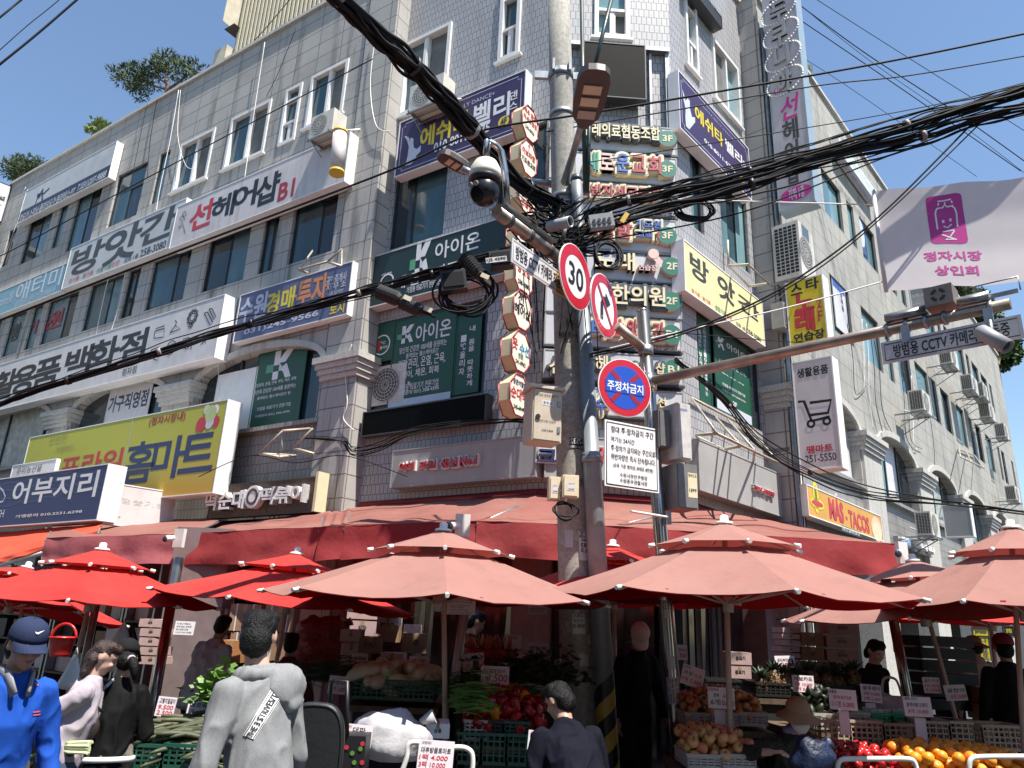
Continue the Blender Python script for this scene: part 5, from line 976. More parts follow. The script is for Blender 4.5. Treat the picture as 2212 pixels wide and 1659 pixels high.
def parasol(label,c,Y,R,apex,mat_,cap=True,tilt=(0,0),rot=0.,pole_to=None,rcap=.4,pole_px=None):
 cc=at(0,c,Y);zr=cc.z;za=at(0,apex,Y).z;H=za-zr
 foot=Vector((cc.x,cc.y,0))if pole_to is None else at(0,pole_to,Y)
 if pole_to is not None:d=(cc-foot);foot=foot-d*(foot.z/d.z)
 t=thing('parasol',label,'parasol',foot,'red and pink market parasols')
 M=Matrix.Translation(cc)@Matrix.Rotation(tilt[0],4,'Y')@Matrix.Rotation(tilt[1],4,'X')
 V=lambda a,r,z:M@Vector((r*math.cos(a),r*math.sin(a),z));N=8;rm=.31*R if cap else .03;zm=H*.56 if cap else H*.9
 A=[-math.pi/2+rot+k*math.pi/4 for k in range(N)];m=MB();S_=6;T=7
 for a,b in zip(A,A[1:]+[A[0]+2*math.pi]):
  vs=[]
  for j in range(T+1):
   f=j/T;r=rm+(R-rm)*f;z=zm*(1-f)**1.08
   for i in range(S_+1):
    s=i/S_;p=V(a,r,z)*(1-s)+V(b,r,z)*s;sg=4*s*(1-s);p=p-Z3*(.045*sg*f*R/1.4+.012*sg*nz((a*3+i,j*.7,2)))
    if j==T:p=p+(Vector((cc.x,cc.y,p.z))-p)*.035*sg
    vs.append(p)
  m.mesh(vs,[(j*(S_+1)+i,(j+1)*(S_+1)+i,(j+1)*(S_+1)+i+1,j*(S_+1)+i+1)for j in range(T)for i in range(S_)],0,False)
 o=m.build('canopy',mat_,t)
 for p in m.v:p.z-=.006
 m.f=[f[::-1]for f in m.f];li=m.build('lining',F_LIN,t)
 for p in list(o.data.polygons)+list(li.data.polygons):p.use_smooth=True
 try:o.data.set_sharp_from_angle(angle=R_(14))
 except Exception:pass
 if cap:
  m=MB();zc=H*.62;rc=rcap*R
  for a,b in zip(A,A[1:]+[A[0]+2*math.pi]):
   for f0,f1 in((0,.35),(.35,.7),(.7,1)):
    q=lambda x,f:V(x,.02+(rc-.02)*f,H*.94+(zc-H*.94)*f**.9);m.face([q(a,f0),q(a,f1),q(b,f1)-Z3*0,q(b,f0)])
  m.build('top_canopy',mat_,t)
 m=MB();m.tube([foot,M@Vector((0,0,H*.92))],.022,12);m.build('pole',CPOLE,t)
 m=MB();m.lathe([(.075,-.02),(.07,.0),(.035,.01),(.035,.05),(.02,.06),(0,.06)],M@Matrix.Translation((0,0,H*.95)),14);m.build('finial',TIP,t)
 m=MB();hb=M@Vector((0,0,-.06));m.lathe([(.045,-.06),(.045,.06)],M@Matrix.Translation((0,0,-.06)),12);m.build('hub',CPOLE,t)
 for a in A:
  m=MB();m.tube([V(a,.06,zm*.98-.02),V(a,rm,zm-.035),V(a,R*.6,zm*.42-.03),V(a,R,-.024)],.011,5);rb=m.build('rib',CPOLE,t);m=MB();m.tube([V(a,R-.02,-.006),V(a,R+.035,-.018)],.015,8);m.build('rib_tip',TIP,rb)
  m=MB();m.tube([hb,V(a,R*.52,zm*.42-.02)],.009,5);m.build('strut',CPOLE,t)
  if cap:m=MB();m.tube([V(a,.05,H*.88),V(a,rcap*R+.03,H*.585)],.008,5);r2=m.build('cap_rib',CPOLE,t);m=MB();m.tube([V(a,rcap*R,H*.615),V(a,rcap*R+.05,H*.60)],.018,6);m.build('rib_tip',TIP,r2)
 m=MB();m.lathe([(.26,0),(.26,.06),(.06,.1),(.04,.3)],Matrix.Translation(foot),16);m.build('base',mat('parasol_base_concrete',(.2,.19,.18),.9),t)
 return t
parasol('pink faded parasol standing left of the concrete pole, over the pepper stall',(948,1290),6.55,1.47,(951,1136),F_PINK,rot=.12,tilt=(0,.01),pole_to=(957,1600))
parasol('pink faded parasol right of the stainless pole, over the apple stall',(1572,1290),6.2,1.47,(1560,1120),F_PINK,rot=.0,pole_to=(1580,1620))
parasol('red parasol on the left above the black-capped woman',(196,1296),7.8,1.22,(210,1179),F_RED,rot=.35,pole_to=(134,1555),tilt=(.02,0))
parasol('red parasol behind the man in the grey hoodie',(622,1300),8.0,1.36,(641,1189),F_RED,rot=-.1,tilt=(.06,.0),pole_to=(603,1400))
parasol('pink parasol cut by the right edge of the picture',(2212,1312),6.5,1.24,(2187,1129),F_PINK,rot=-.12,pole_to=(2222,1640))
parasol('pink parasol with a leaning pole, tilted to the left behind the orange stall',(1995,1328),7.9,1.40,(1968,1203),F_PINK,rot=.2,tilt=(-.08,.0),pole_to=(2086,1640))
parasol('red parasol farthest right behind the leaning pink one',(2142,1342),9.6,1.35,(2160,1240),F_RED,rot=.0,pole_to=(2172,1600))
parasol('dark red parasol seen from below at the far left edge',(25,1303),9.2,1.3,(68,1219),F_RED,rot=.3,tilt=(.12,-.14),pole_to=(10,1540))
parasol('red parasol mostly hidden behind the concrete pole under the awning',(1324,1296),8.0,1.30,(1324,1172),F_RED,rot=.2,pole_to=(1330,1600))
# ================================================================== cables, coils, closures, air conditioners, brackets
def smooth(pts,n=10):
 out=[];P=[pts[0]]+pts+[pts[-1]]
 for i in range(1,len(P)-2):
  a,b,c,d=P[i-1:i+3]
  for k in range(n):
   t=k/n;out.append(.5*((2*b)+(c-a)*t+(2*a-5*b+4*c-d)*t*t+(3*b-a-3*c+d)*t**3))
 return out+[pts[-1]]
def path(k,pts,Y0,Y1,n=8):N=len(pts)-1;return smooth([at(k,p,Y0+(Y1-Y0)*i/N)for i,p in enumerate(pts)],n)
def wire(label,k,pts,Y0,Y1,r=.008,m_=None,cat='cable',name='overhead_wire',group='overhead wires'):
 m=MB();m.tube(path(k,pts,Y0,Y1),r,5);o=m.build(name,m_ or CABLE);return tag(o,label,cat,group)
def bundle(label,k,pts,Y0,Y1,R,ns,r,seed,spread=0.,group='bundles of black cable',name='cable_bundle',ties=4):
 rr=random.Random(seed);P=path(k,pts,Y0,Y1,12);t=thing(name,label,'cable bundle',P[len(P)//2],group);strands=[]
 for s in range(ns):
  a0=rr.uniform(0,6.28);rad=R*math.sqrt(rr.uniform(.05,1));tw=rr.uniform(-2.5,2.5);q=[];sag=rr.uniform(-1,1)*spread
  for i,p in enumerate(P):
   f=i/(len(P)-1);d=(P[min(i+1,len(P)-1)]-P[max(i-1,0)]).normalized();X=d.cross(Z3).normalized();Yv=X.cross(d);a=a0+tw*f*2
   q.append(p+X*(rad*math.cos(a))+Yv*(rad*math.sin(a)+sag*math.sin(f*math.pi)*(1+.3*math.sin(f*9+s))+R*.9*noise.noise(Vector((i*.13,s*3.1,seed)))))
  m=MB();m.tube(q,r*rr.uniform(.6,1.25),6);m.build('strand',CABLE,t)
 for i in range(ties):p=P[int((i+.6)/ties*(len(P)-1))];d=(P[min(len(P)-1,int((i+.6)/ties*(len(P)-1))+1)]-p).normalized();m=MB();m.tube([p-d*.02,p+d*.02],R*1.25,8);m.build('tie',BLK if i%2 else WIRE,t)
 return t
bundle('thick black cable bundle sweeping down from the top edge to the dome camera',0,[(590,-150),(715,-25),(800,62),(880,132),(950,205),(1010,272),(1060,330),(1125,398),(1215,448)],4.3,7.4,.082,24,.017,3)
bundle('black cable bundle running left across the household and auction signs',0,[(-300,955),(-20,878),(85,842),(212,803),(335,764),(472,719),(598,684),(756,640),(860,612),(960,585),(1085,545),(1205,520)],8.2,7.4,.04,15,.010,5,.05,ties=7)
bundle('upper black cable bundle rising right from the poles towards the street',0,[(1235,480),(1340,440),(1455,411),(1593,379),(1763,331),(1934,280),(2071,236),(2240,190),(2500,110)],7.35,6.2,.055,18,.012,8,.10)
bundle('lower black cable bundle rising right below its twin over the white banner',0,[(1235,505),(1300,488),(1456,441),(1593,407),(1798,342),(1969,301),(2105,258),(2240,228),(2500,165)],7.3,6.2,.05,15,.012,9,.10)
bundle('short tangle of black cables wrapping the poles at the splice knot',0,[(1090,470),(1150,470),(1200,500),(1260,505),(1330,480)],7.15,7.15,.06,8,.010,12,.12,ties=1)
wire('single heavy black wire crossing the whole picture from lower left to upper right',0,[(-300,810),(-20,700),(360,552),(729,413),(866,359),(1037,284),(1242,250),(1455,215),(1900,137),(2240,68),(2500,15)],7.4,6.4,.013)
wire('black wire from the street lamp rising gently to the right edge',0,[(1180,285),(1456,239),(1764,186),(1969,163),(2240,117)],7.4,8,.009)
wire('thin black wire with a small knot above the right cable bundles',0,[(1265,352),(1456,323),(1660,290),(1948,241),(2240,180)],7.4,7,.006)
wire('thin black wire just above the upper right cable bundle',0,[(1240,445),(1456,396),(1690,330),(1900,265),(2240,172)],7.3,6.6,.006)
for i,(pts,r)in enumerate((([(1655,-5),(1790,85),(2010,235),(2205,370)],.011),([(1706,-5),(1866,113),(2060,240),(2240,368)],.012),([(1715,0),(1870,125),(2070,265),(2240,395)],.006),([(1757,-5),(1930,105),(2240,300)],.008),([(1736,126),(1850,200),(2110,382)],.006))):
 wire('%s of the five black wires slanting down across the sky at upper right'%['lowest','second lowest','middle','topmost','shortest'][i],0,pts,13,15,r,group='wires slanting across the sky')
wire('upper of two heavy wires at the top left corner of the sky',0,[(-250,243),(-10,46),(52,-5),(200,-127)],9,9.5,.016);wire('lower heavy wire at the top left corner of the sky',0,[(-250,340),(-10,147),(80,74),(175,-8),(350,-160)],9,9.5,.018);wire('thin wire between the two heavy ones at the top left',0,[(-250,330),(-10,117),(60,55),(135,-6),(330,-175)],9,9.5,.007)
wire('thin black wire sloping down across the left wing windows',0,[(800,130),(756,154),(342,372),(34,537),(-20,560)],8.5,12,.009)
wire('thin black wire from the roof edge up past the beige tower',0,[(526,113),(575,60),(632,-8)],15.8,15.8,.012)
wire('paired black service wire dropping from the right bundles to the grey pole',0,[(2105,262),(1917,451),(1774,567),(1627,656),(1456,722),(1258,770)],6.5,7.25,.011);wire('second strand of the service wire dropping to the grey pole',0,[(2112,272),(1925,452),(1776,575),(1627,662),(1456,728),(1258,775)],6.5,7.25,.008)
wire('black wire curving from the lower bundle up to the right edge',0,[(1300,520),(1600,460),(1900,345),(2085,272),(2240,210)],7.3,6.4,.009)
wire('white upper rope holding the banner, tied to the grey pole',0,[(1262,427),(1456,431),(1700,438),(1893,443)],7.25,7.0,.008,WHT,'rope','banner_rope','banner ropes');wire('white lower rope holding the banner, tied to the grey pole',0,[(1256,768),(1456,720),(1700,665),(1917,606)],7.25,7.0,.008,WHT,'rope','banner_rope','banner ropes')
wire('taut chain wire between the stainless pole and the yellow singing-room sign',0,[(1395,715),(1500,722),(1650,735),(1755,742)],7.1,11,.007)
bundle('sagging dirty cable bundle below the steel bracket, running to the far right',0,[(1456,779),(1560,862),(1634,950),(1730,1012),(1866,1063),(2040,1085),(2240,1112)],8.5,13,.03,7,.010,21,.12,ties=3)
bundle('loose black and white cables sagging along the wall above the grey grocery fascia',0,[(655,945),(735,950),(760,972),(815,965),(885,935),(970,918),(1105,908),(1160,918)],12.6,10.1,.03,7,.008,33,.10,ties=2)
wire('black wire sagging across the steel bracket left of the granite column',0,[(430,1030),(540,985),(640,1000),(745,985),(880,1030)],12.5,11,.008)
for i,(pts,m_)in enumerate((([(386,195),(368,300),(345,410),(338,455)],WPIPE),([(390,195),(384,290),(400,355),(420,366)],WPIPE),([(572,92),(548,250),(528,388)],WPIPE),([(60,410),(30,500),(0,585)],WPIPE),([(56,405),(20,470),(0,500)],WPIPE),([(318,225),(300,310),(282,400)],CABLE),([(340,215),(325,300),(318,385)],CABLE),([(640,60),(600,160),(575,210)],CABLE),([(812,70),(800,180),(812,270),(845,285)],WPIPE),([(470,780),(474,850),(470,880)],WPIPE),([(760,745),(746,790),(750,870),(742,905),(765,930)],WPIPE),([(286,480),(262,640),(240,720),(252,745)],WPIPE),([(250,540),(225,640),(200,760)],WPIPE))):
 P=smooth([LW.hit(0,p,.06+.02*(i%3))for p in pts],8);m=MB();m.tube(P,.007 if i%2 else .010,5);tag(m.build('dangling_cord',m_),['white cord hanging from the roof beside the big pine','looped white cord beside the fourth-floor white window','thin white cord hanging right of the wide white window','white cord hanging at the far left end of the left wing','second white cord slanting at the far left end','black cord left of the hanging white cord','black cord nearest the roof pine','black cord high on the wall beside the beige tower','white cord looping down the granite column top','short white cord below the household sign corner','knotted white cord on the granite column capital','long white cord crossing the mill sign','white cord crossing the left part of the mill sign'][i],'cord','cords hanging on the left wing')
for i in range(9):
 a=[(1872,700),(1880,720),(1888,735),(1862,690),(1945,790),(1950,800),(1968,812),(2010,905),(1830,700)][i];P=smooth([RW.hit(0,(a[0]+dx*(1+i%3),a[1]+dy),.05)for dx,dy in((0,0),(4,70),(6,150),(14,230-12*i))],6);m=MB();m.tube(P,.008,4);tag(m.build('dangling_cord',CABLE if i%3 else WPIPE),'thin cord hanging down the sunny right wing between its windows','cord','cords hanging on the right wing')
def coil(label,k,c,Y,ru,rv,n,r=.011,seed=1,jit=.25):
 rr=random.Random(seed);cc=at(k,c,Y);t=thing('cable_coil',label,'cable coil',cc-Z3*rv,'coils of spare black cable');q=[]
 for i in range(n):
  a,b=1+rr.uniform(-jit,jit),1+rr.uniform(-jit,jit);off=Vector((rr.uniform(-1,1)*ru*.15,rr.uniform(-.05,.05),rr.uniform(-1,1)*rv*.12));tl=rr.uniform(-.3,.3)
  m=MB();m.tube([cc+off+Vector((ru*a*math.cos(x),.06*math.sin(x+tl),rv*b*math.sin(x+tl)))for x in[j*2*math.pi/22 for j in range(23)]],r,6,caps=False);m.build('loop',CABLE,t)
for i in range(44):
 rr=random.Random(100+i);a=(rr.uniform(1090,1190),rr.uniform(400,560));b=(rr.uniform(1200,1330),rr.uniform(410,560));wire('short loose black wire tangled around the pole heads',0,[a,((a[0]+b[0])/2,(a[1]+b[1])/2+rr.uniform(10,70)),b],7.25,7.1,rr.uniform(.005,.011),group='loose wires around the pole heads')
for i in range(10):
 rr=random.Random(200+i);x=rr.uniform(1130,1330);wire('thin wire hanging down between the concrete pole and the directory boards',0,[(x,rr.uniform(430,560)),(x+rr.uniform(-12,22),rr.uniform(600,650)),(x+rr.uniform(-30,30),rr.uniform(690,800))],7.1,7.15,rr.uniform(.004,.008),group='thin wires hanging by the pole')
coil('large coil of black cable hanging under the splice boxes',0,(1008,632),7.1,.26,.24,10,.012,2)
coil('tall narrow coil of black cable beside the 30 sign','E',(955,345),7.0,.13,.2,5,.011,4,.12);coil('coil of black cable hanging from the right cable bundles',0,(1498,452),7.1,.20,.15,6,.011,6,.2);coil('black cable loops tied to the pole above the beige control box',0,(1180,470),7.2,.12,.12,5,.012,7);coil('small loop of cable low on the concrete pole',8,(1440,30),7.05,.10,.08,3,.009,8)
def closure(label,k,a,b,Ya,Yb,R):
 A,B=at(k,a,Ya),at(k,b,Yb);t=thing('splice_closure',label,'splice closure',(A+B)/2,'black splice closures in the cable knot');d=(B-A);N=22;pts=[];rs=[]
 for i in range(N+1):f=i/N;pts.append(A+d*f);rs.append(R*(.35 if i in(0,)else(1.0 if i%2 else .86))*(1 if f<.75 else .75 if f<.9 else .4))
 m=MB();m.tube(pts,rs,14,sm=False);m.build('ribbed_shell',RUBB,t);m=MB();m.tube([B-d*.05,B+d*.35],R*.2,8);m.build('cable_tail',CABLE,t);m=MB();m.box(B+d*.1+Vector((0,-.08,.02)),(.09,.01,.05),ry=.4);m.build('tag',PLAST,t)
closure('left ribbed splice closure hanging below the dark green clinic sign',5,(255,262),(430,330),7.15,7.1,.085);closure('lower ribbed splice closure lying along the cable bundle',5,(400,330),(560,400),7.1,7.05,.075);closure('upright ribbed splice closure beside the square splice box',5,(800,45),(920,185),7.05,7.0,.085)
for lb,a,b,txt in(('square black splice box hanging in the cable coil',(660,140),(812,268),None),('flat black splice box with a white number plate under the camera arm',(965,15),(1105,120),'1J2 4290')):
 A,B=at(5,a,7.0),at(5,b,7.0);c=(A+B)/2;t=thing('splice_box',lb,'splice box',c-Z3*.08);m=MB();m.box(c,(abs(B.x-A.x),.12,abs(A.z-B.z)),ry=-.18);m.build('case',RUBB,t);m=MB();m.box(c+Vector((0,-.066,.0)),(abs(B.x-A.x)*.8,.01,abs(A.z-B.z)*.7),ry=-.18);m.build('lid',CABLE,t)
 if txt:m=MB();f=Fr(c+Vector((-.05,-.075,-.03)),Vector((1,0,.18)),Vector((0,-1,0)),Vector((-.18,0,1)));m.fbox(f,-.11,.11,-.004,0,-.03,.03,0);m.text(f,txt,-.1,.1,-.02,.02,.003,.03,1);m.build('number_plate',[WHT,BLK],t)
c=at('D',(865,1485),7.0);t=thing('terminal_block','clear grey drop-cable terminal block with round ports on the cable bundle','terminal',c-Z3*.06);m=MB();m.box(c,(.26,.08,.16),ry=-.2);m.build('case',mat('terminal_grey',(.3,.3,.3),.25,dirt=.2),t);m=MB()
for i in range(8):f=Fr(c+Vector((0,-.045,0)),Vector((1,0,.2)),Vector((0,-1,0)),Vector((-.2,0,1)));m.disc(f,-.085+.055*(i%4),-.02-.04*(i//4)+.02,.018,.018,0,10,0,.01)
m.build('ports',BLK,t);m=MB();m.box(at('D',(1180,1425),6.98),(.05,.01,.13),ry=.5);tag(m.build('yellow_tag',paint('tag_yellow',(.6,.38,.05))),'yellow plastic tag dangling from the cables beside the terminal block','tag')
ACW=paint('ac_cream_white',(.60,.57,.50),dirt=.25,streak=.3)
FAN=mat('ac_fan_dark',(.09,.09,.09),.6)
def ac(label,fr,u0,u1,z0,z1,v0,v1,fan=.30,shelf=True,side=False):
 t=thing('air_conditioner',label,'air conditioner',fr.P((u0+u1)/2,(v0+v1)/2,z0-.06),'outdoor air conditioner units');m=MB();m.fbox(fr,u0,u1,v0,v1,z0,z1);m.build('case',ACW,t);F=fr.off(v1);w_,h_=u1-u0,z1-z0;r=min(w_*.42,h_*.44);uc=u0+w_*.4
 m=MB();m.disc(F,uc,(z0+z1)/2,r,r,.004,24);m.build('fan',FAN,t);m=MB()
 for q in(.3,.5,.7,.88,1.):m.ring(F,uc,(z0+z1)/2,r*q-.012,r*q,.012,24)
 for k in range(18):a=k*.349;m.strip(F,[(uc+r*.1*math.cos(a),(z0+z1)/2+r*.1*math.sin(a)),(uc+r*math.cos(a+.25),(z0+z1)/2+r*math.sin(a+.25))],.008,.014)
 m.build('grille',ACW,t)
 if side:
  g=MB();f2=Fr(fr.P(u0-.002,0,0),fr.n,-fr.t)
  for i in range(14):
   for j in range(5):z=z0+h_*(.08+.062*i);x=v0+(v1-v0)*(.1+.17*j);g.fbox(f2,x,x+(v1-v0)*.13,0,.004,z,z+h_*.045)
  g.build('side_louvre',BLK,t)
 if shelf:
  m=MB()
  for u in(u0+.03,u1-.06):m.fbox(fr,u,u+.03,0,v1+.05,z0-.045,z0-.01);m.tube([fr.P(u+.015,.02,z0-.4),fr.P(u+.015,v1-.05,z0-.04)],.012,5)
  for v in(v0,(v0+v1)/2,v1):m.fbox(fr,u0-.02,u1+.02,v,v+.025,z0-.07,z0-.046)
  m.build('shelf',STEEL,t)
 m=MB();m.tube([fr.P(u1-.05,v0+.1,z0+.2),fr.P(u1+.12,v0+.06,z0+.1),fr.P(u1+.15,.05,z0+.3)],.02,6);m.build('pipe',WPIPE,t);return t
u0,z1=LW.uz(1,(1968,748),.62);u1,z0=LW.uz(1,(2062,805),.62);ac('cream air conditioner on a shelf above the stained hair shop sign',LW,u0,u0+.66,z1-.5,z1,.28,.62)
u0,z1=C1.uz(2,(462,552),.6);u1,z0=C1.uz(2,(640,610),.6);ac('cream air conditioner above the left purple dance sign',C1,u0,u0+.8,z1-.56,z1,.26,.6)
u0,z1=C1.uz('A',(800,345),-.02);u1,z0=C1.uz('A',(905,635),-.02);ac('air conditioner set into the second-floor window beside the green film',C1,u0,u0+.75,z0,z1,-.35,-.03,shelf=False)
for lb,k,a,b in(('white air conditioner on a long steel shelf right of the white mart sign',6,(1570,885),(1628,1045)),('air conditioner just below the camera notice of the right arm',6,(1745,650),(1800,720)),('upper left unit of the three clustered air conditioners',6,(1880,815),(1925,890)),('middle unit of the three clustered air conditioners',6,(1950,840),(1990,950)),('lowest unit of the three clustered air conditioners',6,(1985,975),(2035,1075)),('air conditioner near the far end of the right wing roof',6,(2085,1100),(2118,1195)),('air conditioner low on the right wing behind the blank box sign',9,(1625,80),(1680,165)),('small air conditioner at the right edge of the picture',6,(2150,1510),(2195,1580))):
 vA=.72;u0,z1=RW.uz(k,a,vA);u1,z0=RW.uz(k,b,vA);z0,z1=min(z0,z1),max(z0,z1);cz=(z0+z1)/2;h_=min(max(z1-z0,.55),.95);cu=(u0+u1)/2;w_=min(max(u1-u0,.75),.95);ac(lb,RW,cu-w_/2,cu+w_/2,cz-h_/2,cz+h_/2,.38,vA,side=True)
u0,z1=RW.uz(3,(740,1400),.5);z0=RW.uz(6,(760,160),.5)[1];ac('tall dark-sided air conditioner beside the right granite column',RW,u0,u0+.75,z0,z1,.12,.62,side=True)
c0,c1=LW.hit(1,(2150,830),.75),LW.hit(1,(2128,1100),.75);t=thing('hanging_cylinder','worn white cylinder with yellow ends hanging under the left wing air conditioner','hanging cylinder',c1);r_=42*.34181/1590*14.6
d_=c0-c1
for nm,f0,f1,mm,e in(('drum',.06,.94,mat('worn_white_vinyl',(.6,.55,.52),.5,dirt=.7,scale=9),1),('end_cap',-.0,.06,paint('cap_yellow',(.6,.4,.03)),1.06),('end_cap',.94,1.,paint('cap_yellow',(.6,.4,.03)),1.06)):
 m=MB();m.tube([c1+d_*f0,c1+d_*f1],r_*e,18);m.build(nm,mm,t)
def bracket(label,fr,segs,k,v=.0):
 t=None;P=[(fr.hit(kk if False else k,a,va),fr.hit(k,b,vb))for a,va,b,vb in segs];t=thing('sign_bracket',label,'steel bracket',P[0][0],'empty steel sign brackets');m=MB()
 for a,b in P:m.tube([a,b],(.025,.02),4,flat=(0,0,1))
 m.build('frame',mat('bracket_cream_steel',(.42,.38,.30),.5,.3,dirt=.5),t)
bracket('empty cream steel sign bracket on the tiles left of the granite column',LW,[((1785,1145),.7,(1640,1290),.7),((1975,1130),.7,(1855,1255),.7),((1640,1290),.7,(1765,1310),.7),((1855,1255),.7,(1985,1290),.7),((1785,1145),.7,(1975,1130),.02),((1640,1290),.7,(1850,1300),.02),((1765,1310),.7,(1870,1300),.02),((1785,1145),.02,(1780,1290),.02),((1975,1120),.02,(1980,1290),.02)],4)
bracket('small empty steel bracket above the indigo auction banner',LW,[((1890,125),.7,(2070,75),.7),((2070,75),.7,(2160,-5),.7),((2070,75),.7,(2158,105),.7),((1890,125),.7,(1980,0),.1),((2158,105),.7,(2160,0),.1),((1890,125),.7,(1955,150),.02)],4)
bracket('long empty steel bracket with trusses below the green films on the right tiled face',C3,[((110,935),.05,(270,1160),.8),((265,1060),.05,(420,1240),.8),((340,1070),.05,(510,1270),.8),((495,1140),.05,(655,1345),.8),((270,1160),.8,(655,1345),.8),((140,1170),.1,(270,1160),.8),((140,1180),.1,(500,1350),.1),((420,1240),.8,(320,1260),.1),((510,1270),.8,(500,1350),.1),((110,935),.05,(495,1140),.05)],6)
bracket('thin empty steel bracket above the cream-yellow sign',C3,[((340,-60),.1,(345,100),.1),((345,100),.1,(470,95),.8),((470,95),.8,(600,215),.8),((470,230),.1,(600,215),.8),((345,100),.1,(470,230),.1)],6)
bracket('rusty shelf frame on the right wing below the long windows',RW,[((1800,1240),.05,(1810,1310),.6),((1810,1310),.6,(1960,1380),.6),((1800,1260),.05,(1900,1300),.05),((1900,1300),.05,(1960,1380),.6),((1850,1280),.05,(1880,1345),.6)],6)
t=thing('downpipe','bundle of grey downpipes and cables running down beside the right granite column','downpipe',RW.P(ur1+.12,.1,0))
for i,(du,r,m_)in enumerate(((.10,.05,STEEL),(.22,.03,CABLE),(.29,.022,WPIPE),(.36,.012,CABLE))):m=MB();m.tube([RW.P(ur1+du+.02*math.sin(k+i),.09,k*1.0+.2)for k in range(15)],r,8);m.build('pipe',m_,t)
c=RW.hit(6,(690,420),.2);t=thing('junction_box','small grey junction box among the pipes left of the yellow upright sign','box',c);m=MB();m.fbox(RW,*(lambda u:(u-.15,u+.15))(RW.uz(6,(695,420),.2)[0]),.02,.25,c.z-.25,c.z+.25);m.build('case',mat('junction_grey',(.28,.28,.28),.5),t)
m=MB();m.fbox(RW,*(lambda u:(u-.11,u+.11))(RW.uz(6,(695,420),.2)[0]),.252,.26,c.z-.2,c.z+.2);m.build('lid',STEEL,t)
# ================================================================== stalls, crates, produce, cartons, price cards
DARKT=mat('stall_black_tarp',(.012,.012,.013),.7,var=.3,bump=.3,bscale=12)
def table(label,k,a,b,Y,depth,Yb=None):
 """a stall bench: top front edge runs through pixels a-b"""
 A=at(k,a,Y);B=at(k,b,Yb or Y);z=min(A.z,B.z);A.z=B.z=z;d=(B-A).normalized();n=Vector((-d.y,d.x,0));n=n if n.y>0 else-n
 fr=Fr(Vector((A.x,A.y,0)),d,-n);L=(B-A).length;t=thing('stall_bench',label,'bench',fr.P(L/2,-depth/2,0));m=MB();m.fbox(fr,0,L,-depth,0,z-.05,z);m.build('top',WOOD,t)
 m=MB();m.fbox(fr,.02,L-.02,-depth+.02,-.03,.02,z-.052);m.build('skirt',DARKT,t)
 for u in(.03,L-.08):
  for v in(-.08,-depth+.03):m=MB();m.fbox(fr,u,u+.05,v,v+.05,0,z-.052);m.build('leg',STEEL,t)
 return fr,L,z
def clearp(name,c,a=.45):
 m,n,b,out=_new(name);b.inputs['Base Color'].default_value=(*c,1);b.inputs['Roughness'].default_value=.25;tr=n.nodes.new('ShaderNodeBsdfTransparent');mx=n.nodes.new('ShaderNodeMixShader');mx.inputs[0].default_value=a;n.links.new(tr.outputs[0],mx.inputs[1]);n.links.new(b.outputs[0],mx.inputs[2]);n.links.new(mx.outputs[0],out.inputs[0]);return m
CR_CLEAR=clearp('crate_clear_plastic',(.55,.53,.5),.62);CR_GREEN=paint('crate_dark_green',(.012,.075,.05),rough=.4);CR_BGREEN=paint('crate_bright_green',(.02,.30,.13),rough=.4);CR_BLACK=paint('crate_black',(.014,.014,.015),rough=.5);CR_BEIGE=paint('crate_beige',(.42,.34,.25),rough=.5)
def crate(label,k,a,b,Y,depth,h,m_,Yb=None,group='produce crates on the stalls',cells=None):
 """lattice crate, front lower edge through pixels a-b"""
 A=at(k,a,Y);B=at(k,b,Yb or Y);z=(A.z+B.z)/2;A.z=B.z=z;d=(B-A).normalized();n=Vector((-d.y,d.x,0));n=n if n.y>0 else-n;L=(B-A).length
 fr=Fr(A,d,-n);t=thing('produce_crate',label,'crate',fr.P(L/2,-depth/2,0),group);m=MB()
 def side(f,w):
  nx=max(4,int(w/.045));e=.012
  m.fbox(f,0,w,-e,0,0,.025);m.fbox(f,0,w,-e-.006,.006,h-.022,h)
  for i in range(nx+1):u=w*i/nx;m.fbox(f,max(0,u-.006),min(w,u+.006),-e,0,.025,h-.022)
  for j in(1,2,3):
   zz=.02+(h-.03)*j/4
   m.fbox(f,0,w,-e+.002,-.002,zz-.006,zz+.006)
 side(fr,L);side(Fr(fr.P(L,0,0),n,d),depth);side(Fr(fr.P(0,-depth,0),-n,-d),depth);side(Fr(fr.P(L,-depth,0),-d,n),L)
 m.build('lattice',m_,t);m=MB();m.fbox(fr,.01,L-.01,-depth+.01,-.01,.003,.015);m.build('base',m_,t);return fr,L,depth,h
def fruit(name,c1,c2,rough=.35,scale=7.,lo=.35,hi=.65,bump=0.,rnd_=.5):
 m,n,b,out=_new(name);tc=n.nodes.new('ShaderNodeTexCoord');oi=n.nodes.new('ShaderNodeObjectInfo');ad=n.nodes.new('ShaderNodeMath');ad.operation='MULTIPLY_ADD'
 g=_noise(n,tc.outputs['Object'],scale,3);n.links.new(oi.outputs['Random'],ad.inputs[0]);ad.inputs[1].default_value=rnd_;n.links.new(g,ad.inputs[2])
 n.links.new(_mix(n,_ramp(n,ad.outputs[0],lo+rnd_*.2,hi+rnd_*.8),c1,c2),b.inputs['Base Color']);b.inputs['Roughness'].default_value=rough
 if bump:t=_noise(n,tc.outputs['Object'],90,2);bp=n.nodes.new('ShaderNodeBump');bp.inputs['Strength'].default_value=bump;bp.inputs['Distance'].default_value=.004;n.links.new(t,bp.inputs['Height']);n.links.new(bp.outputs[0],b.inputs['Normal'])
 return m
